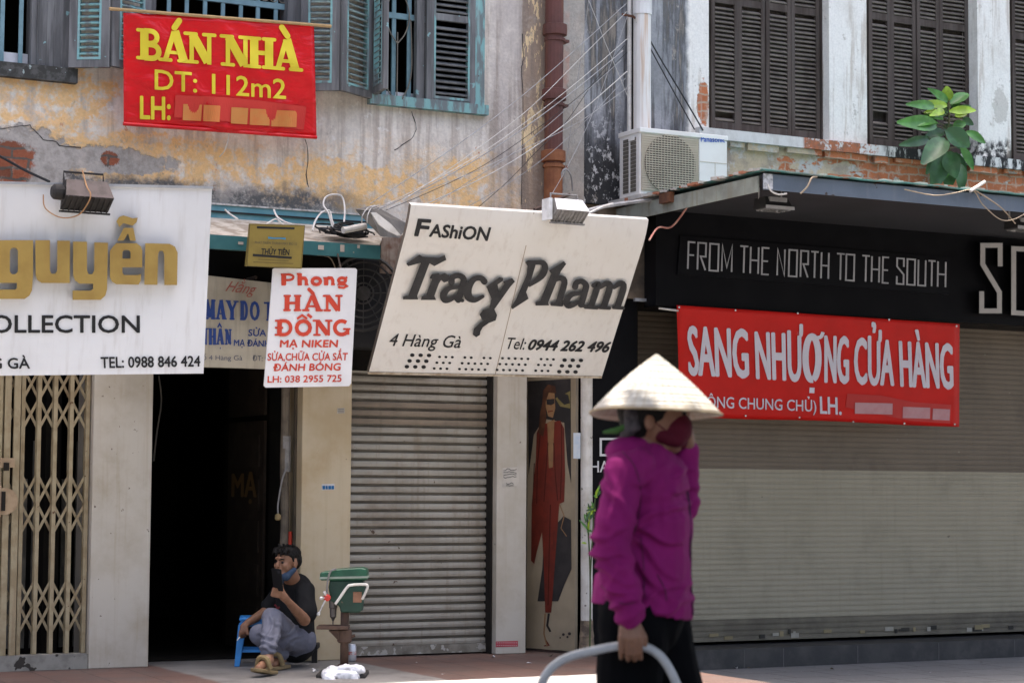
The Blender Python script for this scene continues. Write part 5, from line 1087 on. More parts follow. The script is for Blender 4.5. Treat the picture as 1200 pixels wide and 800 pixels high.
st.poly(K([(98, 120), (110, 106), (128, 110), (130, 128), (112, 126), (104, 150), (106, 190), (98, 235), (86, 225), (90, 180), (96, 150)]), 3); st.poly(K([(106, 143), (126, 141), (126, 153), (117, 157), (107, 155)]))
st.line(K([(110, 173), (122, 171)]), 1.2, mi=1); st.line(K([(138, 400), (150, 430), (142, 460), (156, 480)]), 1.0, mi=2); st.line(K([(112, 670), (108, 700), (116, 715)]), 2.4); st.line(K([(104, 735), (112, 748), (100, 750)]), 1.4, mi=1); st.line(K([(103, 670), (100, 720), (108, 752)]), 1.6, mi=2)
for x, y, r in ((148, 722, 1.6), (158, 728, 1.3), (163, 720, 1.8), (140, 730, .9)): st.disc(Q(x, y), r)
for a_ in ([(92, 215), (84, 300), (82, 400)], [(143, 205), (144, 300), (140, 390)], [(110, 250), (104, 330), (100, 395)], [(124, 250), (128, 330), (134, 392)], [(116, 402), (114, 470), (112, 560), (110, 650)], [(76, 300), (73, 400), (73, 520)], [(96, 395), (138, 398)]): st.line(K(a_), 1.1, mi=5)
for a_ in ([(98, 225), (94, 290)], [(134, 230), (136, 300)], [(105, 430), (104, 520)], [(122, 420), (120, 500)]): st.line(K(a_), 1.6, mi=6)
st.build('print', [M_PBLK, M_PRED, M_PSK, M_PHR, M_POL, surf('poster_red_fold', (.07, .012, .008), bump=0), surf('poster_red_light', (.22, .045, .022), bump=0)], PO)
M_WPOLE = surf('chipped_white_post', (.62, .60, .56), (.52, .49, .44), 8, rough=.7, spots=(.13, .11, .09, .68, 22), dirt=(.3, .26, .2, .4))
PL = thing('pole', 'chipped white post standing beside the poster panel', 'post', (7.13, -.33, 0)); pc = (pb+Vector((.045, -.09, 0)))
mb = MB(); mb.tube([(pc.x, pc.y, .0), (pc.x-.01, pc.y, 2.5)], .042, 14); mb.build('shaft', M_WPOLE, PL); mb = MB(); mb.lathe((pc.x, pc.y, .0), (0, 0, 1), [(.06, 0), (.058, .03), (.05, .12), (.052, .13), (.046, .17), (.044, .24)], 14); mb.build('base', surf('rusty_post_foot', (.25, .19, .13), (.09, .07, .055), 14), PL)
s1_ = MB(); c = onY(676.5, 527, pc.y-.046); s1_.slab([c+Vector((-.03, 0, -.06)), c+Vector((.025, 0, -.06)), c+Vector((.025, 0, .12)), c+Vector((-.03, 0, .12))], (0, .004, 0)); s1_.build('sticker', surf('pale_blue_sticker', (.52, .55, .58), (.42, .5, .58), 25, bump=0), PL)
o = MB().tube([(X(688.5, -.12, 600), -.12, -.0), (X(688.5, -.12, 600), -.12, 2.5)], .017, 8).build('conduit', surf('green_grey_conduit', (.10, .12, .10), (.06, .07, .06), 7), loc=(X(688, -.12, 600), -.12, 0)); tag(o, 'thin green grey conduit running up behind the white post', 'pipe')
o = MB().tube(catmull([(X(686.5, -.2, 600), -.2, 2.4), (X(685.5, -.2, 600), -.2, 1.5), (X(686, -.2, 600), -.2, .6), (X(687.5, -.25, 700), -.25, .02)], 6), .008, 6).build('hose', surf('pale_hose', (.5, .48, .42)), loc=(X(686, -.2, 600), -.2, 2.4)); tag(o, 'thin pale hose hanging down beside the white post', 'hose')
# rusty drainpipe
M_DRAIN = surf('rusty_brown_drainpipe', (.135, .052, .042), (.10, .042, .034), 5, rough=.65, streak=(.26, .11, .05, .5)); M_DRAIN2 = surf('bright_rust', (.30, .115, .05), (.22, .08, .036), 8, rough=.75)
dpx = lambda y: X(649.5-(y-100)*.012, -.09, y)
DP = thing('drainpipe', 'thick rusty brown drainpipe with collars between the two shophouses', 'pipe', (dpx(100), -.09, 2.9))
zz = lambda y: Z(648, y, -.09)
mb = MB(); mb.tube([(dpx(180), -.09, zz(192)), (dpx(0), -.09, 7.4)], .067, 16); mb.build('upper_length', M_DRAIN, DP, smooth=False)
mb = MB(); mb.tube([(dpx(180), -.09, zz(191.9)), (dpx(240), -.09, 2.7)], .068, 16); mb.build('lower_length', M_DRAIN2, DP)
for y, m in ((35, M_DRAIN), (111, M_DRAIN), (183, M_DRAIN2)):
    mb = MB(); mb.lathe((dpx(y), -.09, zz(y)), (0, 0, 1), [(.075, -.045), (.088, -.04), (.09, .0), (.088, .035), (.075, .04)], 16); mb.lathe((dpx(y), -.09, zz(y)-.075), (0, 0, 1), [(.07, -.012), (.077, -.01), (.077, .01), (.07, .012)], 16); mb.box(dpx(y)+.06, dpx(y)+.12, -.09, -.001, zz(y)-.08, zz(y)-.06); mb.build('collar', m, DP)
# white pipe of the right house
WX = X(752.5, -.10, 80); WP = thing('drainpipe', 'white pipe with rust stains rising behind the air conditioner', 'pipe', (WX, -.1, 3.4)); zc = Z(752, 18, -.1)
MB().tube([(WX, -.10, 3.3), (WX, -.10, zc)], .066, 16).build('lower_length', surf('white_pipe_rust_runs', (.76, .74, .70), (.66, .62, .56), 3, rough=.5, streak=(.50, .27, .11, .7), bump=0), WP); MB().tube([(WX, -.10, zc+.001), (WX, -.10, 7.4)], .072, 16).build('upper_length', surf('white_pipe', (.74, .73, .71), (.66, .65, .62), 4, rough=.5, bump=0), WP)
mb = MB(); mb.tube([(WX+.03, -.0, zc-.02), (WX-.1, -.14, zc-.03), (WX-.14, -.05, zc)], .01, 6); mb.build('clamp', M_RUST, WP)
o = MB().tube([(X(737.5, -.05, 80), -.05, 3.3), (X(737.5, -.05, 80), -.05, 7.3)], .016, 8).build('conduit', M_WHW, loc=(X(737.5, -.05, 80), -.05, 3.3)); tag(o, 'thin white conduit left of the white rust stained pipe', 'pipe')
o = MB().tube([(X(743.5, -.04, 80), -.04, 3.3), (X(743.5, -.04, 80), -.04, 7.3)], .020, 8).build('conduit', M_DKW, loc=(X(743.5, -.04, 80), -.04, 3.3)); tag(o, 'black cable conduit close to the white rust stained pipe', 'pipe')

# ================================================================ air conditioner
YC = -.42; a0 = onY(750.5, 234, YC); a1 = onY(852.5, 234, YC); ax0, ax1 = a0.x, a1.x; az0, az1 = 3.262, Z(752, 150.5, YC)
AC = thing('air_conditioner', 'white outdoor air conditioner unit standing on the wall above the black shop front', 'air conditioner', ((ax0+ax1)/2, YC+.14, az0))
M_ACW = surf('white_ac_metal', (.80, .79, .75), (.74, .72, .67), 4, rough=.45, bump=0, spots=(.45, .38, .28, .76, 20)); M_ACB = surf('beige_ac_grille', (.52, .46, .36), (.44, .39, .30), 5, rough=.6, bump=0); M_ACD = surf('ac_dark_inside', (.13, .12, .10), bump=0)
H_ = az1-az0; wd = ax1-ax0; D_ = .30
mb = MB(); mb.box(ax0, ax1, YC+.012, YC+D_, az0, az1); body = mb.build('casing', M_ACW, AC); bevel(body, .008)
mb = MB(); mb.box(ax0-.008, ax1+.006, YC-.004, YC+D_+.006, az1-.028, az1+.008); bevel(mb.build('top_cover', M_ACW, AC), .006)
gx0, gx1 = ax0+.012, ax0+wd*.665; mb = MB(); mb.box(gx0, gx1, YC+.006, YC+.0115, az0+.03, az1-.035); mb.build('grille_panel', M_ACB, AC)
fcx, fcz, fr_ = (gx0+gx1)/2, (az0+az1)/2-.005, min((gx1-gx0), H_)*.455
mb = MB(); mb.lathe((fcx, YC+.0055, fcz), (0, -1, 0), [(fr_, 0), (fr_, .001)], 40); mb.build('fan_opening', M_ACD, AC)
mb = MB(); nz = 26
for i in range(nz):
    z = fcz-fr_+2*fr_*(i+.5)/nz; h = math.sqrt(max(0, fr_**2-(z-fcz)**2)); mb.box(fcx-h, fcx+h, YC-.010, YC-.004, z-.0035, z+.0035)
for i in range(17):
    x = fcx-fr_+2*fr_*(i+.5)/17; h = math.sqrt(max(0, fr_**2-(x-fcx)**2)); mb.box(x-.003, x+.003, YC-.0035, YC+.002, fcz-h, fcz+h)
mb.build('fan_guard', M_ACB, AC)
mb = MB()
for i in range(24):
    z = az0+.035+(H_-.075)*(i+.5)/24
    if abs(z-fcz) < fr_: h = math.sqrt(fr_**2-(z-fcz)**2); mb.box(gx0, fcx-h, YC+.001, YC+.0055, z-.005, z+.005); mb.box(fcx+h, gx1, YC+.001, YC+.0055, z-.005, z+.005)
    else: mb.box(gx0, gx1, YC+.001, YC+.0055, z-.005, z+.005)
mb.build('front_slats', M_ACB, AC)
mb = MB(); mb.box(gx1+.006, ax1-.004, YC+.0005, YC+.0115, az0+.02, az1-.032)
mb.build('service_panel', M_ACW, AC)
mb = MB()
for z in (az0+H_*.28, az0+H_*.58): mb.box(gx1+.008, ax1-.006, YC-.0012, YC+.0003, z-.0025, z+.0025)
mb.box((gx1+ax1)/2+.015, (gx1+ax1)/2+.019, YC-.0012, YC+.0003, az0+.03, az0+H_*.58-.003); mb.build('panel_groove', M_ACB, AC)
plA = planeY(YC); put_text(AC, 'Panasonic', [(821.5, 166), (849.5, 167), (821.5, 160), (849.5, 161)], plA, surf('blue_logo', (.02, .10, .50), bump=0), .003, bold=.012)
mb = MB()
for j in range(14):
    for i in range(2): mb.box(ax0-.0035, ax0-.0005, YC+.06+i*.105, YC+.06+i*.105+.075, az0+.03+j*(H_-.08)/14, az0+.03+j*(H_-.08)/14+.025)
mb.build('side_vent', M_ACD, AC); mb = MB(); mb.box(ax0-.012, ax0-.0005, YC+.075, YC+.15, az1-.075, az1-.05); mb.build('side_handle', M_ACW, AC)
mb = MB(); mb.box(ax0-.02, ax0+.04, YC-.05, .003, az0-.03, az0-.002); mb.box(ax1-.12, ax1-.06, YC-.02, .003, az0-.012, az0-.002); mb.build('bracket', surf('white_bracket', (.6, .58, .54)), AC)

# ================================================================ floodlights under the right awning
def shade_lamp(label, px, py, w_):
    c = onY(px, py, -1.55); t = thing('floodlight', label, 'floodlight', c); m1 = M_DKW; mb = MB()
    up = ZA-.03-c.z; mb.box(c.x-w_/2+.02, c.x-w_/2+.03, c.y+.02, c.y+.03, c.z+.0, c.z+up); mb.box(c.x+w_/2-.03, c.x+w_/2-.02, c.y+.02, c.y+.03, c.z, c.z+up); mb.build('bracket', M_GYW, t)
    mb = MB(); mb.add([(c.x+sx*w_/2*k, c.y+yy, c.z+zz_) for sx in (-1, 1) for k, yy, zz_ in ((1, -.09, -.045), (.8, -.05, .035), (.8, .08, .035), (1, .06, -.045))], [(0, 1, 2, 3), (7, 6, 5, 4), (0, 4, 5, 1), (1, 5, 6, 2), (2, 6, 7, 3), (3, 7, 4, 0)])
    bevel(mb.build('housing', surf('dark_lamp', (.035, .034, .033), bump=0), t), .004); mb = MB(); mb.box(c.x-w_*.42, c.x+w_*.42, c.y-.075, c.y+.05, c.z-.056, c.z-.046); mb.build('glass', surf('lamp_glass', (.22, .22, .21), rough=.1, spec=.6, bump=0), t); mb = MB(); mb.box(c.x-w_*.5, c.x+w_*.5, c.y-.096, c.y-.0905, c.z-.052, c.z-.03); mb.box(c.x-w_*.3, c.x+w_*.3, c.y-.075, c.y-.055, c.z+.0, c.z+.03); mb.build('rim', M_GYW, t)
shade_lamp('dark floodlight hanging under the left corner of the blue grey awning', 905, 238, .23); shade_lamp('dark floodlight under the blue grey awning at the right edge of the picture', 1197, 262, .23)

# ================================================================ cables
rs = random.Random(4)
EXT = [((735, 14, -.2), (455, 246, -.7), 'hair thin pale cable crossing the wall just above the dark one', 0), ((740, 100, -.3), (432, 246, -.8), 'loosest hair thin cable sagging lowest towards the lamp hood', 1), ((732, 52, -.15), (560, 244, -.4), 'fine dark cable dropping to the middle of the cream sign top', 2), ((690, 0, -.1), (657, 235, -.1), 'fine grey cable hanging almost upright beside the drainpipe', 1), ((735, 112, -.2), (690, 0, -.2), 'fine pale cable climbing over the grey stained wall', 0)]
desc = ['highest of the thin cables sweeping over the drainpipe to the lamp hood', 'thin pale cable second from the top in the sweeping bundle', 'dark cable in the middle of the bundle over the drainpipe', 'thin grey cable just under the dark one in the bundle', 'pale cable sagging below the bundle over the drainpipe', 'grey cable ending at the top of the tilted cream sign', 'lowest pale cable of the bundle near the tilted sign', 'thin cable crossing the drainpipe steeply near the grey wall']
ends = [((735, 4, -.2), (434, 239, -.75)), ((735, 45, -.25), (445, 244, -.75)), ((735, 62, -.15), (452, 247, -.6)), ((730, 60, -.3), (440, 248, -.7)), ((735, 84, -.3), (480, 246, -.5)), ((728, 70, -.2), (500, 243, -.6)), ((733, 92, -.3), (540, 246, -.4)), ((735, 20, -.2), (632, 250, -.6))]
for i, (a, b) in enumerate(ends):
    pts = []
    for k in range(6):
        t = k/5; pts.append(onY(a[0]+(b[0]-a[0])*t, a[1]+(b[1]-a[1])*t+math.sin(t*math.pi)*(13+((i*7)%5)*2.4)+rs.uniform(-1, 1), a[2]+(b[2]-a[2])*t))
    cable('cable', desc[i], pts, rs.choice([.0022, .0028, .0034]), [M_GYW, M_WHW, M_DKW, M_GYW, M_WHW, M_GYW, M_GYW, M_GYW][i], CG)
for a, b, l_, k_ in EXT:
    pts = [onY(a[0]+(b[0]-a[0])*t/5, a[1]+(b[1]-a[1])*t/5+math.sin(t/5*math.pi)*rs.uniform(12, 26)*(abs(a[0]-b[0])/300)+rs.uniform(-1, 1), a[2]+(b[2]-a[2])*t/5) for t in range(6)]
    cable('cable', l_, pts, .0022, [M_WHW, M_GYW, M_DKW][k_], CG)
cable('cable', 'black cable slanting down behind the air conditioner, upper one of two', y_((748, 22, -.12), (770, 62, -.1), (800, 112, -.08), (824, 153, -.06)), .006, M_DKW)
cable('cable', 'black cable slanting down behind the air conditioner, lower one of two', y_((746, 26, -.12), (766, 64, -.1), (792, 112, -.08), (814, 152, -.06)), .005, M_DKW)
cable('cable', 'pink and white wire from the awning corner to the tilted cream sign', y_((811, 232, -.8), (803, 246, -.7), (791, 262, -.6), (783, 267, -.6), (771, 267, -.8), (761, 281, -1.1)), .007, M_PKW)
cable('cable', 'pale wire looping under the left corner of the awning lip', y_((900, 216, -1.93), (904, 224, -1.94), (913, 228, -1.94), (922, 227, -1.94)), .006, M_WHW)
cable('cable', 'tan wire bent over the awning lip near its left corner', y_((938, 227, -1.93), (946, 219, -1.94), (951, 209, -1.94), (957, 207, -1.93)), .006, M_TANW)
cable('cable', 'thin tan wire lying along the front lip of the blue grey awning', y_((1060, 222, -1.93), (1095, 229, -1.94), (1120, 226, -1.94), (1140, 223, -1.94), (1152, 240, -1.94), (1172, 257, -1.94), (1188, 257, -1.94), (1205, 248, -1.94)), .0042, M_TANW)
cable('cable', 'second tan wire drooping from the awning lip at the right', y_((1141, 222, -1.94), (1160, 234, -1.94), (1175, 245, -1.94), (1190, 262, -1.9)), .005, M_TANW)
o = MB().tube([onY(1137, 224, -1.95), onY(1154, 213, -1.93)], .012, 8).build('stick', M_WHW, loc=onY(1137, 224, -1.95)); tag(o, 'short pale stick poking up from the awning lip beneath the leafy plant', 'stick')
cable('cable', 'black cable hanging across the brick patch at the far left', y_((-30, 168, -.04), (5, 186, -.05), (30, 200, -.06), (58, 213, -.2)), .009, M_DKW)
cable('cable', 'bundle of grey conduit running from the cream sign to the air conditioner foot', y_((676, 250, -.9), (700, 244, -.7), (720, 240, -.5), (750, 236, -.48), (800, 230, -.6)), .015, M_GYW)
cable('cable', 'white cable stretched from the white floodlight up to the beam', y_((686, 252, -1.1), (705, 243, -.9), (718, 239, -.6)), .010, M_WHW)
cable('cable', 'dark cable from the drainpipe foot to the white floodlight', y_((626, 246, -.6), (645, 238, -.5), (660, 231, -.5), (668, 228, -.5)), .012, surf('rusty_cable', (.10, .06, .045)))
cable('cable', 'tangled grey cables hanging on the drainpipe side', y_((660, 222, -.1), (657, 208, -.14), (662, 198, -.16), (669, 206, -.14), (671, 224, -.1)), .007, M_GYW)
cable('cable', 'black cable dangling in the dark left side of the doorway', y_((186, 440, .2), (189, 470, .2), (184, 505, .2), (180, 540, .2)), .006, surf('dim_cable', (.06, .055, .045)))
o = MB().box(X(743, -.10, 352), X(768, -.10, 352), -.12, -.09, Z(755, 353.5, -.1), Z(755, 350, -.1)).build('bracket_bar', M_ALU, loc=onY(743, 352, -.1)); tag(o, 'short metal bar left of the black fascia', 'bar')
o = MB().tube([onY(772, 361, -.22), onY(795, 364, -.27)], .008, 8).build('batten', M_WHW, loc=onY(772, 361, -.22)); tag(o, 'short white batten at the top left corner of the lower red banner', 'batten')

# ================================================================ plants
M_LEAF = []
for nm, c in (('dark', (.05, .115, .042)), ('mid', (.075, .20, .04)), ('young', (.26, .38, .035))):
    m = Mat('glossy_leaf_'+nm, .3, 0, .5); n = m.noise(12, 3); cc_ = m.mix(n.ramp(.4, .65), c, tuple(x*1.5 for x in c)); M_LEAF.append(m.out(cc_))
def leaf_blade(mb, a, b, wid, curl, mi, face, nseg=6):
    a, b = Vector(a), Vector(b); d = b-a; L = d.length; t = d.normalized(); fd = (face-t*face.dot(t)).normalized(); s = t.cross(fd); rows = []
    for i in range(nseg+1):
        u = i/nseg; ww = wid*(math.sin(math.pi*min(1, u*.92+.04))**.75)*(1-.25*u); c = a+d*u-fd*(curl*L*(u*u-u*.3))
        rows.append([c-s*ww*.5+fd*ww*.10, c-s*ww*.25+fd*ww*.02, c-fd*ww*.03, c+s*ww*.25+fd*ww*.02, c+s*ww*.5+fd*ww*.10])
    mb.add([p for r_ in rows for p in r_], [(i*5+k, i*5+k+1, (i+1)*5+k+1, (i+1)*5+k) for i in range(nseg) for k in range(4)], mi)
PT = thing('potted_weed', 'leafy rubber plant growing from the ledge under the dark brown shutters', 'plant', onY(1110, 200, -.1)); PT.name = 'rubber_plant'
L_ = [(405, 175, 330, 112, 42, 1, -.24), (405, 170, 395, 100, 66, 2, -.16), (415, 185, 520, 115, 62, 1, -.2), (410, 225, 560, 208, 46, 2, -.3), (400, 195, 292, 178, 44, 2, -.25), (335, 202, 228, 178, 52, 1, -.3), (385, 222, 335, 232, 40, 2, -.3), (352, 285, 268, 268, 46, 1, -.28), (345, 300, 192, 268, 84, 1, -.3), (395, 322, 522, 400, 100, 0, -.36), (500, 330, 605, 380, 50, 1, -.3), (395, 372, 290, 458, 110, 0, -.36), (305, 372, 182, 388, 56, 0, -.25), (395, 435, 330, 612, 100, 0, -.22), (405, 435, 442, 560, 92, 0, -.3), (430, 500, 398, 625, 72, 0, -.2), (470, 500, 478, 628, 62, 0, -.16), (470, 405, 548, 525, 48, 1, -.2), (480, 262, 535, 292, 40, 0, -.15), (440, 250, 500, 235, 36, 2, -.2), (420, 200, 470, 160, 46, 1, -.15), (370, 250, 410, 205, 36, 1, -.12), (380, 300, 440, 330, 50, 0, -.12), (360, 400, 420, 470, 60, 0, -.1), (395, 190, 350, 140, 40, 1, -.1), (415, 190, 455, 130, 46, 2, -.14), (380, 260, 300, 235, 48, 1, -.2), (430, 300, 500, 285, 50, 1, -.16), (385, 330, 300, 345, 56, 0, -.16), (430, 360, 500, 420, 60, 0, -.14), (380, 420, 300, 520, 66, 0, -.12), (440, 440, 500, 560, 56, 0, -.12), (360, 230, 300, 215, 36, 2, -.22), (440, 225, 520, 195, 38, 1, -.22), (415, 460, 420, 590, 60, 1, -.18)]
U = lambda x, y, Y: onY(1020+x/4.444, 80+y/4.444, Y)
mb = MB(); rs = random.Random(8); fdir = (CAM-onY(1110, 160, 0)).normalized()
for x0, y0, x1, y1, wd_, k, Y in L_:
    a, b = U(x0, y0, Y*.7), U(x1, y1, Y+rs.uniform(-.03, .03)); leaf_blade(mb, a, b, wd_*1.18/4.444/152, .35, k, (fdir+Vector((rs.uniform(-.35, .35), 0, rs.uniform(.05, .5)))).normalized())
mb.build('foliage', M_LEAF, PT, smooth=True)
mb = MB(); mb.tube(catmull([U(430, 480, .0), U(410, 420, -.1), U(395, 360, -.15), U(410, 280, -.17), U(408, 170, -.17)], 5), [.012]*10+[.009]*11, 7)
for x0, y0, x1, y1, wd_, k, Y in L_: mb.tube([U(402, min(420, max(180, y0+18)), -.16), U(x0, y0, Y*.7)], .004, 5)
mb.build('stem', surf('brown_green_stem', (.12, .10, .05), (.07, .09, .03), 20), PT)
PT2 = thing('shrub', 'small bright leafy sprig beside the white post behind the woman', 'plant', (X(688, -.35, 760), -.4, 0))
mb = MB(); V2 = lambda x, y, Y: onY(678+x/4.71, 490+y/4.71, Y); rs = random.Random(3)
for k in range(34):
    bx, by = rs.choice([(40, 570), (60, 560), (55, 620), (45, 690), (75, 530), (95, 430), (90, 500)]); dx, dy = rs.uniform(-46, 30), rs.uniform(-70, 10); Y = -.42+rs.uniform(-.06, .1)
    leaf_blade(mb, V2(bx, by, -.4), V2(bx+dx, by+dy, Y), .022, .2, rs.choice([1, 1, 2, 0]), (fdir+Vector((rs.uniform(-.6, .6), 0, .5))).normalized(), 4)
mb.build('foliage', M_LEAF, PT2, smooth=True); mb = MB()
mb.tube(catmull([V2(62, 1300, -.4), V2(65, 900, -.4), V2(55, 640, -.4), V2(45, 520, -.4)], 4), .006, 5); mb.tube(catmull([V2(64, 900, -.4), V2(80, 600, -.4), V2(92, 440, -.4)], 4), .005, 5); mb.build('stem', surf('green_stem', (.06, .09, .03)), PT2)

# ================================================================ bodies
def organic(name, shapes, mat, parent, vox=.006, smooth=6, folds=None, cut=None, factor=.5):
    """one continuous skin grown over tapered limbs ('c', a, b, ra, rb) and ellipsoids ('e', centre, (rx, ry, rz), rotation)"""
    mb = MB()
    for s in shapes:
        if s[0] == 'c':
            a, b, ra, rb = Vector(s[1]), Vector(s[2]), s[3], s[4]; t = (b-a).normalized(); L = (b-a).length; pr = []
            for k in range(6): an = math.pi/2*k/5; pr.append((max(1e-4, ra*math.sin(an)), -ra*math.cos(an)))
            for k in range(6): an = math.pi/2*k/5; pr.append((max(1e-4, rb*math.cos(an)), L+rb*math.sin(an)))
            mb.lathe(a, t, pr, 16)
        else:
            c, rr = Vector(s[1]), s[2]; M_ = s[3] if len(s) > 3 else FRM; pr = []; base = len(mb.v)
            for i in range(13):
                th = math.pi*i/12
                for k in range(20): ph = 2*math.pi*k/20; mb.v.append(c+M_ @ Vector((rr[0]*max(.01, math.sin(th))*math.cos(ph), rr[1]*max(.01, math.sin(th))*math.sin(ph), rr[2]*math.cos(th))))
            mb.f += [(base+i*20+k, base+i*20+(k+1) % 20, base+(i+1)*20+(k+1) % 20, base+(i+1)*20+k) for i in range(12) for k in range(20)]; mb.f += [tuple(base+k for k in range(20))[::-1], tuple(base+240+k for k in range(20))]; mb.m = [0]*len(mb.f)
    bm = bmesh.new(); me = bpy.data.meshes.new('t'); me.from_pydata([tuple(v) for v in mb.v], [], mb.f); bm.from_mesh(me); bmesh.ops.recalc_face_normals(bm, faces=bm.faces); bm.to_mesh(me); bm.free()
    o = bpy.data.objects.new('t', me); COL.objects.link(o); r = o.modifiers.new('r', 'REMESH'); r.mode = 'VOXEL'; r.voxel_size = vox
    if smooth: q = o.modifiers.new('s', 'SMOOTH'); q.iterations = smooth; q.factor = factor
    me2 = bpy.data.meshes.new_from_object(o.evaluated_get(bpy.context.evaluated_depsgraph_get())); bpy.data.objects.remove(o); bpy.data.meshes.remove(me)
    if folds:
        nn = [v.normal.copy() for v in me2.vertices]
        for v, n in zip(me2.vertices, nn): v.co += n*folds(v.co)
    if cut:
        bm = bmesh.new(); bm.from_mesh(me2)
        for p, n in cut:
            bmesh.ops.bisect_plane(bm, geom=bm.verts[:]+bm.edges[:]+bm.faces[:], plane_co=p, plane_no=n, clear_outer=True)
        bm.to_mesh(me2); bm.free()
    vs = [v.co.copy() for v in me2.vertices]; fs = [tuple(p.vertices) for p in me2.polygons]; bpy.data.meshes.remove(me2)
    return obj(name, vs, fs, mat, parent, smooth=True)
HX = Vector((CR.x, CR.y, 0)).normalized(); HF = Vector((CF.x, CF.y, 0)).normalized(); UPV = Vector((0, 0, 1))
FRM = Matrix((HX, HF, UPV)).transposed()
def rot(about, deg): return Matrix.Rotation(R(deg), 3, about) @ FRM
def foldf(seed, amp, sx=6, sz=14):
    def f(p):
        q = p*1.0; a = mnoise.noise(Vector((q.dot(HX)*sx+seed, q.dot(HF)*sx, q.z*sz+q.dot(HX)*sx*.8))); b = mnoise.noise(Vector((q.dot(HX)*sx*2.2+seed, q.dot(HF)*sx*2, q.z*sz*1.6)))
        return amp*((1-abs(a)*2.2)*.8+b*.5)
    return f
def skin(name, c):
    m = Mat(name, .5, 0, .35); n = m.noise(25, 4); col = m.mix(n.ramp(.35, .7), c, (c[0]*.82, c[1]*.76, c[2]*.72)); m.b.inputs['Subsurface Weight'].default_value = .08; m.b.inputs['Subsurface Radius'].default_value = (.01, .004, .002); m.bump(m.noise(220, 2), .08, .002); return m.out(col)
def cloth(name, c, sheen=.2, rough=.85):
    m = Mat(name, rough, 0, .2); n = m.noise(9, 5); col = m.mix(n.ramp(.35, .7), c, tuple(x*.85 for x in c)); m.b.inputs['Sheen Weight'].default_value = sheen; m.bump(m.noise(300, 2), .12, .002); return m.out(col)
M_SKW, M_SKM = skin('tanned_skin', (.24, .12, .07)), skin('warm_skin', (.26, .135, .08)); M_HAIR = surf('black_hair', (.008, .007, .006), (.014, .012, .011), 60, rough=.55, spec=.12, stretch=(1, 1, .15), bump=.3)

# ---------------------------------------------------------------- the woman walking past
DW = 6.4
def K_(x, y, o=0.0): return onD(620+x/2, 400+y/2, DW+o)
gp = K_(270, 650); WMN = thing('person', 'woman in a conical straw hat, magenta jacket and black trousers walking past with a basket', 'person', (gp.x, gp.y, -.17))
M_JKT = cloth('magenta_fleece', (.235, .010, .115), .0); M_BPT = cloth('black_trousers', (.004, .004, .0045), .0); M_BPT.node_tree.nodes['Principled BSDF'].inputs['Specular IOR Level'].default_value = .04
zg = -.17
fing = []
for k, x in enumerate((214, 230, 246, 260)):
    r_ = (.0072, .0080, .0080, .0075)[k]; l_ = (0, 4, 4, 1)[k]
    A_, B_, C_, D_ = K_(x, 692, -.238), K_(x+1, 728+l_, -.236), K_(x+2, 741+l_, -.212), K_(x+2, 728+l_, -.182)
    fing += [('c', A_, B_, r_*1.15, r_), ('c', B_, C_, r_, r_*.95), ('c', C_, D_, r_*.95, r_*.8)]
hand = [('c', K_(237, 640, -.215), K_(236, 664, -.215), .024, .026), ('c', K_(225, 668, -.22), K_(222, 692, -.228), .019, .017), ('c', K_(248, 668, -.218), K_(254, 692, -.228), .019, .017), ('c', K_(236, 668, -.22), K_(238, 695, -.23), .021, .018),
        ('c', K_(252, 664, -.21), K_(268, 692, -.225), .014, .012), ('c', K_(268, 692, -.225), K_(272, 716, -.215), .0115, .009)]
fhand = [('c', K_(372, 262, .06), K_(370, 236, .03), .022, .024), ('c', K_(370, 236, .03), K_(366, 212, .0), .026, .026)]+[('c', K_(372-i*7, 214-i*3, -.02+i*.018), K_(352-i*6, 186-i*4+abs(i-1)*4, -.03+i*.02), .0095, .008) for i in range(4)]+[('c', K_(362, 226, -.02), K_(346, 214, -.035), .012, .009)]
head = [('e', K_(298, 172, 0), (.094, .076, .112), rot(HF, 4)), ('e', K_(330, 205, 0), (.060, .058, .075)), ('c', K_(336, 238, 0), K_(318, 236, 0), .034, .05), ('c', K_(282, 210, .0), K_(262, 290, .0), .056, .064), ('c', K_(366, 188, 0), K_(372, 205, 0), .011, .014), ('c', K_(357, 165, 0), K_(352, 150, 0), .03, .04), ('e', K_(282, 188, -.078), (.016, .010, .029))]
torso_ = [('c', K_(262, 300, 0), K_(265, 600, 0), .09, .11), ('c', K_(255, 310, -.12), K_(255, 310, .12), .05, .05), ('c', K_(225, 312, -.155), K_(192, 480, -.2), .042, .036), ('c', K_(192, 480, -.2), K_(237, 645, -.215), .035, .024), ('c', K_(300, 312, .14), K_(362, 388, .10), .04, .036), ('c', K_(362, 388, .10), K_(371, 262, .06), .034, .023)]
def gnd(x, y, o): p = K_(x, y, o); return Vector((p.x, p.y, zg))
legs_ = []; 
kn1, an1 = K_(375, 965, .08), K_(402, 1235, .08); kn2, an2 = K_(222, 985, -.08), K_(105, 1210, -.08)
for h, k, a in ((K_(288, 655, .08), kn1, an1), (K_(248, 655, -.08), kn2, an2)): legs_ += [('c', h, k, .075, .05), ('c', k, a, .05, .032)]
an1.z = zg+.09; an2.z = zg+.13
ft = [('c', an1, an1+HX*.03+UPV*-.05, .035, .034), ('c', an1+HX*-.03+UPV*-.062, an1+HX*.15+UPV*-.068, .027, .02), ('c', an2, an2+HX*.06+UPV*-.075, .034, .033), ('c', an2+HX*-.02+UPV*-.06, an2+HX*.14+UPV*-.11, .027, .02)]
organic('body', head+torso_+hand+fing+fhand+legs_+ft, M_SKW, WMN, .0036, 2)
hem_a, hem_b = K_(135, 606, 0), K_(388, 652, 0); hn = (hem_b-hem_a).cross(HF).normalized(); hn = -hn if hn.z > 0 else hn
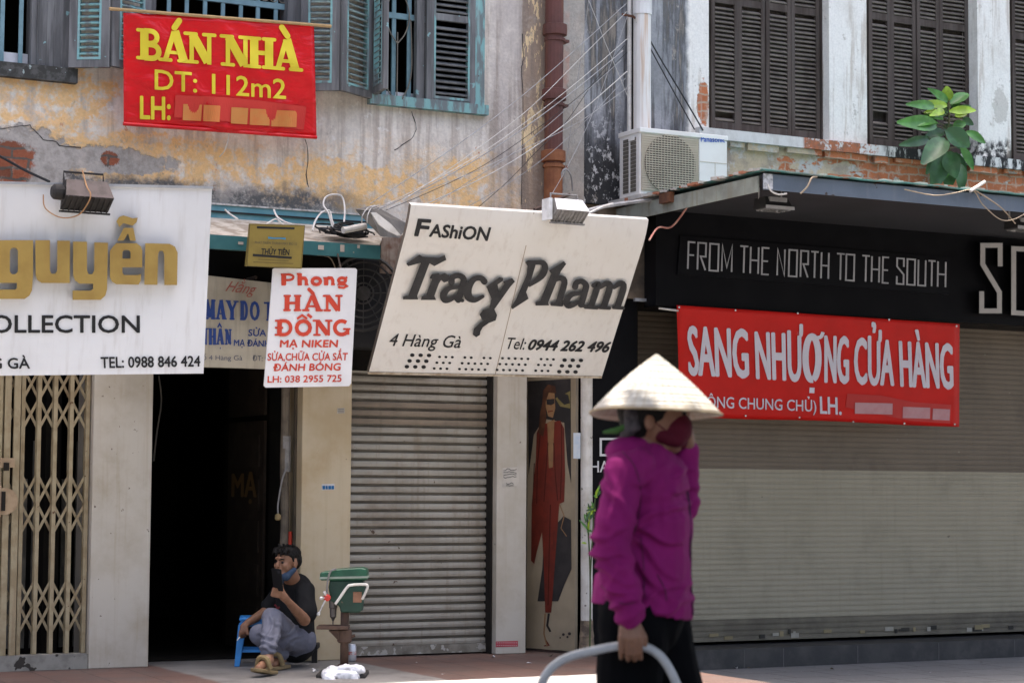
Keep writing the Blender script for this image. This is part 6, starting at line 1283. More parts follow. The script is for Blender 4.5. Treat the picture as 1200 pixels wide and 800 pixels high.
jk = [('e', K_(280, 335, 0), (.120, .165, .135), rot(HF, 0)), ('e', K_(283, 420, 0), (.128, .162, .19), rot(HF, -5)), ('e', K_(274, 520, 0), (.138, .165, .21)), ('e', K_(263, 610, 0), (.160, .175, .18)), ('c', K_(250, 300, -.13), K_(262, 300, .12), .062, .06), ('c', K_(238, 272, -.02), K_(268, 280, .02), .075, .07), ('e', K_(222, 252, 0), (.062, .085, .042), rot(HF, -18)),
      ('c', K_(224, 306, -.155), K_(202, 430, -.195), .066, .061), ('c', K_(202, 430, -.195), K_(194, 500, -.20), .061, .060), ('c', K_(194, 500, -.20), K_(224, 600, -.215), .060, .050), ('c', K_(224, 600, -.215), K_(235, 638, -.218), .050, .043), ('c', K_(222, 640, -.218), K_(250, 633, -.218), .033, .033),
      ('c', K_(310, 318, .13), K_(360, 380, .10), .065, .058), ('c', K_(360, 382, .10), K_(368, 258, .06), .054, .043)]
def pix(p):
    d = p-CAM; k = FPX/d.dot(CF); return 600+d.dot(CR)*k, 400-d.dot(CU)*k
def creases(segs, ox, oy, sc, sy=1.0):
    sg = [((ox+a/sc, oy+b/sc), (ox+c/sc, oy+d/sc), w_/sc, am) for a, b, c, d, w_, am in segs]
    def f(p):
        x, y = pix(p); t_ = 0
        for a, b, w_, am in sg:
            dx, dy = b[0]-a[0], b[1]-a[1]; L2 = dx*dx+dy*dy; u = ((x-a[0])*dx+(y-a[1])*dy)/L2
            uu = max(0, min(1, u)); d = (x-a[0])*(-dy)/math.sqrt(L2)+(y-a[1])*dx/math.sqrt(L2); e = max(0, abs(u-uu)*math.sqrt(L2)/w_)
            d = d+w_*.8*math.sin(u*5+a[0]); q = d/w_
            if abs(q) < 3 and e < 3: t_ += am*(math.exp(-q*q)-.8*math.exp(-(q-1.3)**2))*math.exp(-e*e)*(1-.5*uu)
        return t_
    return f
JC = creases([(255, 425, 345, 385, 9, .011), (258, 445, 352, 470, 9, .012), (258, 475, 345, 555, 9, .011), (262, 520, 330, 612, 9, .011), (280, 600, 375, 560, 9, .010), (300, 634, 380, 608, 9, .010), (250, 330, 330, 300, 10, .008), (345, 300, 320, 420, 10, .008),
 (148, 462, 232, 440, 8, .010), (150, 495, 232, 508, 8, .011), (156, 530, 238, 566, 8, .010), (172, 575, 244, 592, 7, .009), (188, 618, 250, 606, 7, .008), (176, 330, 238, 420, 10, .009), (190, 300, 200, 400, 10, .007), (335, 395, 385, 370, 7, .009), (338, 350, 385, 345, 7, .008), (340, 310, 384, 300, 7, .007)], 620, 400, 2)
def jfold(p):
    q2 = p-HX*p.z*.5; rg = 1-abs(mnoise.noise(Vector((q2.dot(HX)*7, q2.dot(HF)*4, q2.z*3.2)))*2); l = .020*max(0, rg-.55)-.004+foldf(2.0, .0015, 8, 13)(p); el = (p-K_(186, 500, -.21)).length; ph = 3.2*mnoise.noise(p*7); c = math.exp(-(el/.12)**2)*.0045*math.sin(p.z*105+p.dot(HX)*70+ph)
    c2 = math.exp(-((p-K_(228, 610, -.22)).length/.09)**2)*.0045*math.sin(p.z*120-p.dot(HX)*80+ph); c3 = math.exp(-((p-K_(362, 375, .1)).length/.09)**2)*.0045*math.sin(p.z*110+ph)
    e = .010*math.exp(-((p-K_(262, 600, 0)).dot(UPV)/.05)**2)*0
    d = foldf(9.0, .004, 3.0, 5.5)(p)
    return l+c+c2+c3+e+d+JC(p)
JK = organic('jacket', jk, M_JKT, WMN, .0055, 5, jfold, [(K_(262, 634, 0), hn+Vector((0, 0, 0)))] if False else None)
# hem: trim the torso below the hem but keep the sleeve that hangs lower
def trim(o, p, n, keep):
    bm = bmesh.new(); bm.from_mesh(o.data); off = wl(o)
    g = [v for v in bm.verts if (v.co+off-p).dot(n) > 0 and not keep(v.co+off)]
    bmesh.ops.delete(bm, geom=g, context='VERTS'); bm.to_mesh(o.data); bm.free()
trim(JK, K_(262, 632, 0), hn, lambda q: (q-K_(235, 640, -.22)).length < .075 and (q-K_(250, 640, -.20)).dot(HF) < .02)
from mathutils.bvhtree import BVHTree
def on_cloth(o, pts, r, name, mat, parent):
    off = wl(o); bv = BVHTree.FromPolygons([v.co+off for v in o.data.vertices], [tuple(p.vertices) for p in o.data.polygons]); out = []
    for p in catmull([(x, y, 0) for x, y in pts], 6):
        q = K_(p.x, p.y); d = (q-CAM).normalized(); h = bv.ray_cast(CAM, d)[0]
        if h is not None and (not out or (h-out[-1]).length < .06): out.append(h-d*r*.3)
    if len(out) > 2: MB().tube(out, r, 5).build(name, mat, parent)
M_SEAM = surf('dark_magenta_seam', (.09, .004, .045), bump=0)
for pts in ([(218, 258), (246, 290), (262, 350), (256, 410), (246, 450)], [(262, 602), (300, 610), (345, 619), (384, 627)], [(212, 612), (230, 615), (248, 610)], [(262, 460), (268, 520), (270, 600)], [(300, 545), (318, 580), (322, 606)]): on_cloth(JK, pts, .0022, 'seam', M_SEAM, JK)
sd_ = JK.modifiers.new('t', 'SOLIDIFY'); sd_.thickness = .004; sd_.offset = -1
mb = MB(); mb.tube(catmull([K_(352, 292, -.03), K_(373, 360, -.035), K_(379, 440, -.03), K_(379, 530, -.03), K_(384, 640, -.03)], 6), .0035, 5); mb.build('zip', surf('dark_zip', (.07, .01, .05), bump=0), JK)
tr = [('e', K_(264, 625, 0), (.135, .155, .16)), ('c', K_(296, 650, .08), kn1, .108, .082), ('c', K_(246, 650, -.08), kn2, .112, .085), ('c', kn1, an1+UPV*.03, .08, .066), ('c', kn2, an2+UPV*.03, .082, .066)]
organic('trousers', tr, M_BPT, WMN, .007, 4, foldf(4, .005, 5, 9))
MSK = cloth('dark_red_mask', (.085, .006, .016), .0)
organic('face_mask', [('e', K_(336, 203, 0), (.064, .070, .060), rot(HF, 14)), ('c', K_(366, 196, 0), K_(352, 232, 0), .022, .030), ('c', K_(310, 218, -.045), K_(345, 228, -.03), .028, .03)], MSK, WMN, .005, 4, foldf(1, .0015, 20, 25))
mb = MB()
for s_ in (-.08, -.074): mb.tube([K_(322, 195 if s_ > -.078 else 210, -.069), K_(284, 180, s_)], .002, 4)
mb.build('mask_loop', MSK, WMN)
organic('hair', [('e', K_(280, 160, 0), (.098, .083, .085)), ('e', K_(262, 180, 0), (.068, .078, .075)), ('c', K_(250, 190, .0), K_(240, 215, .0), .055, .035)], M_HAIR, WMN, .006, 3, foldf(3, .003, 30, 6))
organic('headscarf', [('c', K_(240, 158, -.06), K_(236, 205, -.055), .022, .02), ('c', K_(236, 205, -.055), K_(222, 222, -.03), .018, .012), ('c', K_(246, 165, -.065), K_(252, 200, -.068), .014, .014)], surf('grey_patterned_scarf', (.07, .06, .062), (.025, .022, .025), 40, bump=0), WMN, .005, 3, foldf(6, .003, 25, 30))
organic('hat_ribbon', [('c', K_(232, 196, -.06), K_(206, 208, -.055), .008, .011), ('c', K_(206, 208, -.055), K_(176, 212, -.04), .011, .006)], surf('green_ribbon', (.05, .13, .025), bump=0), WMN, .004, 2)
eyw = surf('eye_white', (.6, .58, .55), bump=0); mb = MB(); mb.lathe(K_(366, 166, -.034), (HX*.9-HF*.45), [(.011, -.006), (.009, .001), (.003, .004)], 10); mb.build('eye', surf('dark_eye', (.02, .012, .01), rough=.2, bump=0), WMN)
# conical straw hat
m = Mat('palm_leaf_straw', .6, 0, .3); hc = K_(297, 170, 0); hax = (UPV+HX*.015+HF*.055).normalized()
rr_ = m.z*1.0; n = m.noise(60, 4, .6, (1, 1, .2)); c = m.mix(n.ramp(.35, .7), (.75, .70, .62), (.68, .615, .52)); wv = m.z.op('MULTIPLY', 520.0).op('SINE'); ang = (m.y-hc.y).op('ARCTAN2', m.x-hc.x); rib = (ang*38.0+m.noise(3, 2)*2.0).op('SINE')
c = m.mix(rib.ramp(.2, 1.0, 0, .4), c, (.56, .45, .30)); c = m.mix(wv.ramp(.5, 1.0, 0, .38), c, (.55, .45, .34)); c = m.mix(m.noise(14, 6, .7).ramp(.55, .7, 0, .5), c, (.55, .43, .28)); c = m.mix((m.z+m.noise(30, 3)*.02).ramp(hc.z+.04, hc.z+.012, 0, .6), c, (.45, .33, .20)); m.bump(wv*.5+rib*.3+n*.5, .6, .004); M_STR = m.out(c)
def hatpt(r_, h, k, n_=72): a = 2*math.pi*k/n_; e1 = (HX-hax*HX.dot(hax)).normalized(); e2 = hax.cross(e1); wob = 1+.006*math.sin(a*3+1); return hc+(e1*math.cos(a)+e2*math.sin(a))*r_*wob+hax*(h+.004*math.sin(a*2+.6)*(r_/.2))
mb = MB(); prof = [(.2065*(1-t)+.0035*t, .188*t+.010*math.sin(math.pi*t)) for t in [i/16 for i in range(17)]]; N_ = 72
mb.v = [hatpt(r_, h, k) for r_, h in prof for k in range(N_)]+[hatpt(max(.001, r_-.003), h-.004, k) for r_, h in prof for k in range(N_)]
q_ = len(prof)*N_; ring = lambda o, i: [(o+i*N_+k, o+i*N_+(k+1) % N_, o+(i+1)*N_+(k+1) % N_, o+(i+1)*N_+k) for k in range(N_)]
for i in range(len(prof)-1): mb.f += ring(0, i)+[f[::-1] for f in ring(q_, i)]
mb.f += [(k, q_+k, q_+(k+1) % N_, (k+1) % N_) for k in range(N_)]; mb.f.append(tuple(range(16*N_, 17*N_))); mb.m = [0]*len(mb.f)
HT = mb.build('conical_hat', M_STR, WMN, smooth=True)
mb = MB(); mb.tube([hatpt(.2070, -.001, k) for k in range(N_+1)], .0035, 6)
mb.build('rim', surf('bamboo_rim', (.45, .34, .2), (.36, .26, .15), 20, bump=0), HT)
mb = MB()
for r_, h in prof[2:15:2]: mb.tube([hatpt(r_+.0006, h+.0006, k) for k in range(N_+1)], .0011, 4)
mb.build('hoop', M_STR, HT); 
# sandals
for a in (an1, an2):
    up = -.09 if a is an1 else -.13; mb = MB(); mb.slab([a+HX*u+HF*v+UPV*(up+.0) for u, v in ((-.06, -.03), (.10, -.045), (.18, -.03), (.18, .03), (.10, .045), (-.06, .03))], (0, 0, .022)); o = mb.build('sandal', surf('brown_sandal', (.10, .06, .04)), WMN)
# basket carried by its arched handle
BK = thing('basket', 'carried basket with a grey arched handle held in the hand of the woman in magenta', 'basket', K_(190, 1150, -.21))
hp = [K_(x, y, -.212) for x, y in ((14, 960), (16, 870), (28, 806), (52, 765), (90, 740), (150, 724), (210, 713), (262, 713), (300, 730), (328, 765), (352, 820), (364, 880), (368, 960))]
MB().tube(catmull(hp, 6), .0135, 12).build('handle', surf('grey_plastic_tube', (.42, .42, .41), (.34, .34, .335), 30, rough=.45, streak=(.55, .54, .52, .3), bump=.05), BK, smooth=True)
bc = K_(190, 960, -.212); hh = bc.z-.0; mb = MB(); pr = [(.150, -.32), (.165, -.30), (.205, -.16), (.236, -.01), (.245, 0), (.228, .0), (.198, -.16), (.155, -.30), (.01, -.305)]
mb.lathe(bc, UPV, pr, 32); mb.build('basket_body', surf('woven_bamboo', (.36, .25, .12), (.24, .16, .07), 60, bump=.6), BK)
mb = MB(); mb.lathe(bc+UPV*-.06, UPV, [(.19, -.04), (.19, .0), (.12, .03), (.01, .04)], 24); mb.build('cloth_cover', cloth('faded_blue_cloth', (.15, .2, .3)), BK)

# ---------------------------------------------------------------- the man in the doorway
DM = 13.2
def Mn(x, y, o=0.0): return onD(250+x/4.445, 620+y/4.445, DM+o)
gp = Mn(380, 700); MAN = thing('person', 'man in black shirt and grey trousers sitting in the doorway looking at his phone', 'person', (gp.x, gp.y, 0))
hp_ = Mn(428, 580, .05); k1 = Mn(305, 462, -.36); a1_ = Mn(287, 640, -.56); k2 = Mn(238, 548, -.22); a2_ = Mn(350, 668, -.16)
sh_l, el_l, wr_l = Mn(478, 318, -.02), Mn(474, 470, -.17), Mn(392, 378, -.33); sh_r, el_r, wr_r = Mn(352, 330, .2), Mn(272, 430, .12), Mn(178, 486, .02)
fh = [('c', wr_l, Mn(362, 345, -.37), .023, .028), ('c', Mn(366, 352, -.37), Mn(352, 322, -.38), .026, .024)]+[('c', Mn(348-i*2, 318+i*11, -.40), Mn(312-i*3, 306+i*12, -.43), .0095, .008) for i in range(4)]+[('c', Mn(362, 330, -.36), Mn(356, 284, -.40), .011, .009)]
rh = [('c', wr_r, Mn(160, 508, .0), .022, .027), ('c', Mn(162, 505, 0), Mn(156, 530, -.01), .026, .025)]+[('c', Mn(140+i*10, 528+abs(i-1)*2, -.02+i*.012), Mn(136+i*10, 562-abs(i-1)*3, -.02+i*.012), .0095, .0085) for i in range(4)]+[('c', Mn(172, 515, -.02), Mn(180, 545, -.03), .011, .009)]
hcen = Mn(384, 172, -.05); FRH = Matrix.Rotation(R(38), 3, UPV)            # face turned towards the picture's left and the camera
fd = (FRH @ -HX); fd = (Vector((-HX.x, -HX.y, 0))*.62-HF*.78).normalized(); fs_ = Vector((fd.y, -fd.x, 0)); FM = Matrix((fs_, fd, UPV)).transposed()
HS = .88
hl = lambda s_, f_, u_: hcen+(fs_*s_+fd*f_+UPV*u_)*HS
hd = [('e', hl(0, -.012, .03), (.067, .081, .078), FM), ('e', hl(0, .022, -.03), (.053, .058, .069), FM), ('c', hl(-.022, .052, -.088), hl(.022, .052, -.088), .023, .023), ('c', hl(0, .082, .012), hl(0, .100, -.022), .010, .015), ('c', hl(-.014, .086, -.055), hl(.014, .086, -.055), .010, .010), ('c', hl(-.02, .085, .032), hl(.02, .085, .032), .012, .012), ('e', hl(.078, -.008, -.008), (.010, .018, .030), FM), ('e', hl(-.078, -.008, -.008), (.010, .018, .030), FM), ('c', hl(-.04, .06, -.02), hl(-.04, .05, -.04), .022, .02), ('c', hl(.04, .06, -.02), hl(.04, .05, -.04), .022, .02), ('c', hl(0, -.02, -.06), Mn(428, 310, .06), .050, .058)]
tz = [('c', Mn(424, 330, .07), hp_, .10, .11), ('c', sh_l, Mn(420, 320, .08), .05, .07), ('c', sh_r, Mn(400, 325, .1), .05, .07), ('c', sh_l, el_l, .046, .040), ('c', el_l, wr_l, .040, .024), ('c', sh_r, el_r, .044, .038), ('c', el_r, wr_r, .036, .023), ('c', hp_+HX*-.02, k1, .08, .055), ('c', k1, a1_, .055, .033), ('c', hp_, k2, .08, .055), ('c', k2, a2_, .053, .034)]
foot1, foot2 = Mn(285, 682, -.60), Mn(352, 692, -.16)
t1, t2 = Mn(236, 722, -.72), Mn(318, 712, -.24)
for v in (foot1,): v.z = max(v.z, .075)
foot2.z = .07; t1.z = .055; t2.z = .035
fts = [('c', a1_, foot1, .034, .036), ('c', foot1, t1, .034, .024), ('c', a2_, foot2, .034, .036), ('c', foot2, t2, .033, .023)]
organic('body', hd+tz+fh+rh+fts, M_SKM, MAN, .005, 3)
shf = [('c', Mn(424, 322, .07), Mn(430, 590, .07), .118, .128), ('c', Mn(400, 330, .05), Mn(405, 560, .0), .09, .10), ('c', sh_l, Mn(430, 312, .05), .060, .07), ('c', sh_r, Mn(400, 318, .09), .058, .07), ('c', sh_l, Mn(486, 432, -.12), .062, .066), ('c', sh_r, Mn(296, 402, .15), .060, .060), ('c', Mn(410, 296, .03), Mn(440, 296, .06), .055, .05)]
organic('shirt', shf, cloth('black_cotton', (.010, .010, .011), .0), MAN, .007, 5, foldf(3, .006, 6, 8))
pt = [('c', hp_+HX*-.02, k1, .090, .066), ('c', k1, a1_+UPV*.025, .064, .050), ('c', hp_, k2, .092, .066), ('c', k2, a2_+UPV*.03, .066, .052), ('e', hp_, (.135, .125, .11)), ('c', hp_+HX*.02, Mn(380, 560, -.16), .095, .085)]
PC = creases([(312, 470, 268, 605, 9, .010), (338, 475, 325, 590, 9, .009), (350, 565, 445, 505, 10, .011), (365, 610, 455, 545, 10, .010), (262, 590, 335, 612, 8, .010), (235, 545, 300, 570, 9, .009), (300, 460, 350, 520, 9, .009), (265, 560, 325, 560, 8, .008), (265, 620, 325, 635, 7, .008)], 250, 620, 4.445)
def pfold(p): ph = 3*mnoise.noise(p*9); return PC(p)+foldf(5, .005, 7, 10)(p)+.006*max(0, .4-abs(mnoise.noise(p*11+UPV*3)*2))+math.exp(-((p-a1_).length/.1)**2)*.005*math.sin(p.z*150+ph)
organic('trousers', pt, cloth('faded_blue_grey_cotton', (.145, .15, .19), .0), MAN, .006, 4, pfold)
organic('hair', [('e', hl(0, -.022, .060), (.072, .083, .060), FM), ('e', hl(0, -.055, .02), (.070, .056, .070), FM), ('c', hl(-.05, .052, .092), hl(.05, .052, .092), .018, .018)]+[('c', hl(-.06+i*.015, .066, .088+.006*((i*7) % 3)), hl(-.066+i*.0158, .092, .046+.012*((i*5) % 3)), .008, .0025) for i in range(9)]+[('c', hl(-.05+i*.02, -.02+.02*(i % 3), .11), hl(-.06+i*.024, .01+.03*(i % 2), .136), .012, .003) for i in range(6)]+[('c', hl(.074, .012, .05), hl(.076, .012, .012), .009, .005), ('c', hl(-.074, .012, .05), hl(-.076, .012, .012), .009, .005)], M_HAIR, MAN, .0045, 2, foldf(3, .003, 30, 40))
for s_ in (-.031, .031): MB().lathe(hl(s_, .083, .002), fd, [(.009, -.006), (.007, .001), (.002, .003)], 10).build('eye', surf('dark_eye_small', (.015, .01, .008), rough=.2, bump=0), MAN); MB().tube([hl(s_*1.6, .076, .022), hl(s_*1.0, .090, .027), hl(s_*.45, .093, .022)], .004, 5).build('eyebrow', M_HAIR, MAN)
MB().tube([hl(-.02, .088, -.055), hl(0, .098, -.053), hl(.02, .088, -.055)], .0055, 6).build('lips', surf('lips', (.30, .12, .09), bump=0), MAN)
organic('face_mask', [('c', hl(-.045, .05, -.10), hl(.045, .05, -.10), .028, .028), ('c', hl(.045, .05, -.10), hl(.074, .0, -.05), .026, .018), ('c', hl(-.045, .05, -.10), hl(-.074, .0, -.05), .024, .016), ('c', hl(0, .07, -.10), hl(.02, .05, -.135), .026, .026)], cloth('blue_cloth_mask', (.035, .058, .10), .0), MAN, .005, 3)
shp = Strokes(lambda x, y, o: Mn(x, y, -.085+o-.03*((x-330)/30)), 0.0, .002); shp.line([(318, 390), (328, 400), (335, 412), (345, 402)], 9); shp.line([(322, 420), (338, 424)], 6); shp.mb.build('shirt_print', surf('dark_red_print', (.14, .015, .02), bump=0), MAN)
for f_, t_, a in ((foot1, t1, 1), (foot2, t2, 2)):
    d = (t_-f_); d.z = 0; d.normalize(); s_ = Vector((d.y, -d.x, 0)); b0 = f_-d*.07; sole = []
    zb = .004; mb = MB(); tz_ = .035 if a == 1 else .0
    out = [(-.01, -.032), (.08, -.036), (.17, -.046), (.235, -.036), (.262, 0), (.235, .036), (.17, .046), (.08, .036), (-.01, .032)]
    mb.slab([b0+d*u+s_*v+UPV*(zb-b0.z+ (tz_*max(0, u-.05)/.2)) for u, v in out], (0, 0, .022)); slp = mb.build('slipper', surf('tan_slipper', (.26, .19, .095), (.19, .135, .065), 14), MAN); bevel(slp, .006)
    mb = MB(); mb.tube(catmull([b0+d*.13+s_*-.047+UPV*(zb-b0.z+.03+tz_*.4), b0+d*.14+s_*-.03+UPV*(zb-b0.z+.085+tz_*.4), b0+d*.145+UPV*(zb-b0.z+.10+tz_*.4), b0+d*.14+s_*.03+UPV*(zb-b0.z+.085+tz_*.4), b0+d*.13+s_*.047+UPV*(zb-b0.z+.03+tz_*.4)], 4), .016, 6); mb.build('strap', surf('tan_strap', (.27, .20, .095), (.21, .15, .07), 14), slp)
PHN = thing('phone', 'black mobile phone held up in the hand of the seated man', 'phone', Mn(334, 262, -.42)); pc = Mn(334, 262, -.425); pu = (UPV*.93+HF*-.25+HX*-.08).normalized(); ps = (HX*.85-HF*.5).normalized(); ps = (ps-pu*ps.dot(pu)).normalized(); pn_ = ps.cross(pu)
mb = MB(); mb.obox(pc, ps*.036, pu*.072, pn_*.005); bevel(mb.build('case', surf('black_phone', (.010, .010, .011), rough=.5, spec=.1, bump=0), PHN), .003); sg = 1 if pn_.dot(CAM-pc) > 0 else -1
mb = MB(); mb.obox(pc+pn_*sg*.0062+pu*.055+ps*.02, ps*.009, pu*.009, pn_*.001); mb.build('camera_bump', surf('phone_lens', (.03, .03, .035), rough=.1, bump=0), PHN); mb = MB(); mb.obox(pc-pn_*sg*.0056, ps*.033, pu*.068, pn_*.0004); mb.build('screen', surf('phone_screen', (.02, .025, .03), rough=.08, spec=.5, bump=0), PHN)
mb = MB(); mb.tube([Mn(138, 560, -.03), Mn(124, 577, -.05)], .004, 6); cg = mb.build('cigarette', surf('cigarette_paper', (.75, .72, .66), bump=0), loc=Mn(138, 560, -.03)); tag(cg, 'white cigarette between the lowered fingers of the seated man', 'cigarette')

# ---------------------------------------------------------------- stool, low seat, drill press, can
g0 = onZ(291, 778.5, 0); SC = g0; ST_ = thing('plastic_stool', 'low bright blue plastic stool under the arm of the seated man', 'stool', (SC.x, SC.y, 0))
M_BLUEP = surf('blue_plastic', (.035, .22, .55), (.03, .19, .48), 10, rough=.4, bump=0); hS = .315; sxv = Vector((.93, -.36, 0)).normalized(); syv = Vector((-sxv.y, sxv.x, 0)); fl = onZ(279.5, 780.5, 0); cS = fl+sxv*.125+syv*.125
mb = MB(); mb.slab([cS+sxv*a*.125+syv*b*.125+UPV*(hS-.025) for a, b in ((-1, -1), (1, -1), (1, 1), (-1, 1))], (0, 0, .025)); bevel(mb.build('seat', M_BLUEP, ST_), .01, 3)
mb = MB(); mb.slab([cS+sxv*a*.118+syv*b*.118+UPV*(hS-.06) for a, b in ((-1, -1), (1, -1), (1, 1), (-1, 1))], (0, 0, .034)); mb.build('apron', M_BLUEP, ST_)
for a, b in ((-1, -1), (1, -1), (1, 1), (-1, 1)):
    top = cS+sxv*a*.105+syv*b*.105+UPV*(hS-.05); bot = cS+sxv*a*.135+syv*b*.135+UPV*.001; mb = MB()
    q = [p+sxv*u*w_+syv*v*w_ for p, w_ in ((bot, .017), (top, .026)) for u, v in ((-1, -1), (1, -1), (1, 1), (-1, 1))]
    mb.add(q, [(3, 2, 1, 0), (4, 5, 6, 7)]+[(i, (i+1) % 4, (i+1) % 4+4, i+4) for i in range(4)]); bevel(mb.build('leg', M_BLUEP, ST_), .004)
mb = MB()
for a, b, c, d in ((-1, -1, 1, -1), (1, 1, -1, 1), (-1, 1, -1, -1), (1, -1, 1, 1)): mb.bar(cS+sxv*a*.122+syv*b*.122+UPV*.10, cS+sxv*c*.122+syv*d*.122+UPV*.10, .018, .012, UPV)
mb.build('rail', M_BLUEP, ST_)
p0 = onZ(353, 775.5, 0); bs = thing('low_seat', 'low black bench under the seated man', 'bench', (p0.x, p0.y, 0)); e1 = HX; c = p0-HX*.03+HF*.06; mb = MB(); mb.obox(c+UPV*.105, HX*.14, HF*.11, UPV*.018); bevel(mb.build('seat', surf('black_bench', (.012, .012, .012), bump=0), bs), .006)
for a, b in ((-1, -1), (1, -1), (1, 1), (-1, 1)): mb = MB(); mb.obox(c+HX*a*.12+HF*b*.09+UPV*.0435, HX*.018, HF*.018, UPV*.043); mb.build('leg', surf('black_bench_leg', (.014, .013, .013), bump=0), bs)
DD = 12.62
def Dr(x, y, o=0.0): return onD(250+x/4.445, 620+y/4.445, DD+o)
M_GRN = surf('dark_green_machine_paint', (.012, .045, .03), (.008, .03, .02), 7, rough=.4, spots=(.12, .08, .05, .70, 24), bump=.05); M_GRN2 = surf('green_cover_paint', (.018, .085, .047), (.013, .062, .036), 8, rough=.35, spots=(.2, .17, .12, .72, 20), bump=.04); M_BRN = surf('rust_brown_cast_iron', (.10, .06, .042), (.07, .043, .032), 14, rough=.8); M_STL = surf('worn_steel', (.55, .54, .52), (.4, .38, .36), 18, rough=.35, metal=.7, bump=0)
bz = Dr(683, 700); DP_ = thing('drill_press', 'small green bench drill press with rusty column standing on the pavement', 'drill', (bz.x, bz.y, 0))
cx = Dr(683, 600); cx = Vector((cx.x, cx.y, 0)); zt_ = lambda y: Dr(683, y).z; rx = lambda x: (x-683)*12.62/2400/4.445
at = lambda x, y, o=0.0: cx+HX*rx(x)+HF*o+UPV*zt_(y)
mb = MB(); mb.tube([at(683, 700), at(683, 400)], .026, 14); mb.build('column', M_BRN, DP_, smooth=True)
mb = MB(); mb.obox(at(676, 757), HX*.150, HF*.16, UPV*.020); bevel(mb.build('base', surf('black_cast_base', (.03, .027, .025), (.05, .045, .04), 10), DP_), .008); mb = MB(); mb.lathe(at(683, 742), UPV, [(.07, 0), (.06, .02), (.034, .05)], 16); mb.build('column_foot', M_BRN, DP_)
mb = MB(); mb.slab([at(543, 500, .09), at(543, 500, -.09), at(705, 500, -.09), at(705, 500, .09)], (0, 0, -.020)); mb.slab([at(600, 524, -.03), at(685, 524, -.03), at(685, 580, -.03), at(650, 575, -.03)], HF*.06); bevel(mb.build('table', M_BRN, DP_), .003); mb = MB(); mb.lathe(at(683, 590), UPV, [(.036, 0), (.045, .01), (.045, .075), (.036, .085)], 14); mb.tube([at(700, 560), at(738, 552)], .010, 8); mb.build('table_clamp', M_BRN, DP_)
mb = MB(); mb.slab([at(x, y, -.065) for x, y in ((606, 262), (780, 262), (786, 300), (775, 420), (765, 430), (664, 430), (660, 400), (612, 370), (600, 300))], HF*.13); bevel(mb.build('head', M_GRN, DP_), .012, 3)
mb = MB(); mb.slab([at(x, y, -.085) for x, y in ((556, 222), (612, 214), (640, 205), (770, 196), (800, 205), (803, 262), (556, 265))], HF*.17); bevel(mb.build('belt_cover', M_GRN2, DP_), .014, 3)
mb = MB(); mb.slab([at(x, y, -.089) for x, y in ((556, 246), (803, 240), (805, 250), (555, 257))], HF*.178); mb.build('cover_trim', surf('pale_trim', (.25, .30, .25), bump=0), DP_)
mb = MB(); mb.lathe(at(622, 438), UPV, [(.006, -.045), (.012, -.03), (.020, -.02), (.022, .03), (.026, .035), (.026, .10)], 14); mb.tube([at(622, 470), at(622, 495)], .004, 6); mb.build('chuck', surf('dark_steel_chuck', (.10, .09, .085), rough=.45, metal=.6, bump=0), DP_)
mb = MB(); mb.tube(catmull([at(640, 385, -.11), at(668, 345, -.11), at(700, 298, -.11), at(722, 286, -.11), at(790, 282, -.11), at(806, 290, -.11), at(800, 315, -.1), at(778, 360, -.09)], 5), .0085, 8); mb.build('handle_bar', surf('worn_white_bar', (.62, .60, .56), (.5, .47, .43), 16, rough=.4), DP_, smooth=True)
mb = MB(); mb.lathe(at(600, 350, -.13), -HF, [(.012, -.05), (.012, .0), (.022, .004), (.022, .018), (.012, .024)], 14); mb.build('red_hub', surf('red_knob', (.50, .04, .03), rough=.4, bump=0), DP_)
for e in ((560, 430), (575, 352), (590, 330)): mb = MB(); mb.tube([at(598, 350, -.145), at(*e, -.15)], .0055, 8); mb.lathe(at(*e, -.15), (at(*e, -.15)-at(598, 350, -.145)), [(.006, -.01), (.011, 0), (.011, .01), (.006, .017)], 10); mb.build('feed_lever', M_STL, DP_)
mb = MB(); mb.tube(catmull([at(640, 205, -.088), at(615, 215, -.1), at(600, 260, -.1), at(596, 320, -.1), at(606, 345, -.1)], 5), .006, 6); mb.build('power_cord', surf('grey_cord', (.20, .19, .18)), DP_)
mb = MB(); mb.obox(at(752, 350, -.068), HX*.026, HF*.004, UPV*.032); mb.build('switch_plate', surf('rusty_plate', (.26, .13, .08), (.20, .1, .06), 16), DP_)
bundle_c = at(680, 735, -.10); FO = thing('foil_bundle', 'crumpled white plastic wrapped bundle on the foot of the drill press', 'bundle', bundle_c)
def crump(p): return .016*mnoise.noise(p*17)+.011*abs(mnoise.noise(p*38))
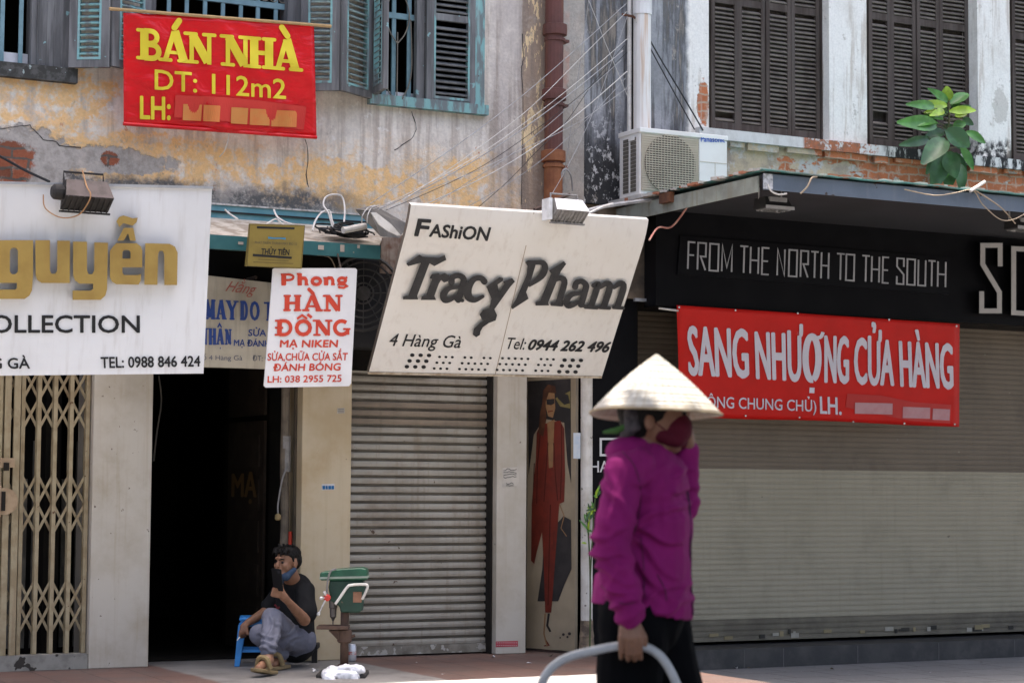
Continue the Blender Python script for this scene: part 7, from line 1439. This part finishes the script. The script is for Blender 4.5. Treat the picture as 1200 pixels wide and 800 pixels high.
organic('wrapping', [('c', at(625, 722, -.14), at(778, 716, -.14), .030, .026), ('c', at(618, 745, -.18), at(628, 785, -.22), .038, .034), ('c', at(640, 742, -.17), at(720, 748, -.17), .030, .024), ('c', at(745, 750, -.16), at(752, 775, -.18), .024, .020), ('c', at(700, 765, -.17), at(735, 775, -.17), .02, .016)], surf('crumpled_foil', (.80, .80, .82), (.66, .66, .68), 20, rough=.35, metal=.15, bump=0), FO, .006, 1, crump)
g1 = onZ(412, 774.5, 0); CN = thing('drink_can', 'small silver drink can standing behind the drill press', 'can', g1); mb = MB(); mb.lathe(g1, UPV, [(.024, 0.001), (.030, .008), (.0315, .014), (.0315, .098), (.026, .112), (.0265, .116), (.024, .114)], 20); mb.build('body', surf('silver_can', (.62, .62, .64), (.5, .5, .55), 30, rough=.3, metal=.6, bump=0), CN, smooth=True); mb = MB(); mb.lathe(g1+UPV*.045, UPV, [(.0318, 0), (.0319, .022)], 20); mb.build('label_band', surf('red_band', (.40, .12, .10), (.6, .55, .55), 60, bump=0), CN)
rs = random.Random(12); mb = MB()
for x, y, z, s_, k in [(578, 770, 0, .03, 0), (620, 777, 0, .035, 0), (519, 790, 0, .02, 0), (862, 783, -.17, .05, 0), (878, 783, -.17, .03, 1), (975, 784, -.17, .03, 1), (1090, 788, -.17, .02, 0), (634, 771, 0, .03, 1), (645, 769, 0, .04, 1), (660, 770, 0, .03, 1), (560, 785, 0, .015, 1), (488, 776, 0, .012, 0), (955, 781, -.17, .02, 1), (1150, 776, -.17, .03, 1), (370, 787, 0, .04, 0)]:
    p = onZ(x, y, z); a = rs.uniform(0, 3); u = Vector((math.cos(a), math.sin(a), 0)); v = Vector((-u.y, u.x, 0)); t_ = rs.uniform(.2, .7)*s_
    mb.add([p+u*s_*.5+v*s_*.3+UPV*.004, p+u*s_*.5-v*s_*.3+UPV*t_, p-u*s_*.5-v*s_*.35+UPV*.004, p-u*s_*.4+v*s_*.3+UPV*t_*.8, p+UPV*.004], [(0, 1, 4), (1, 2, 4), (2, 3, 4), (3, 0, 4)], k)
tag(mb.build('litter', [surf('white_paper_scrap', (.7, .7, .7), bump=0), surf('dry_leaf', (.12, .10, .07), bump=0)]), 'paper scraps and dry leaves scattered on the pavement', 'litter', kind='stuff')
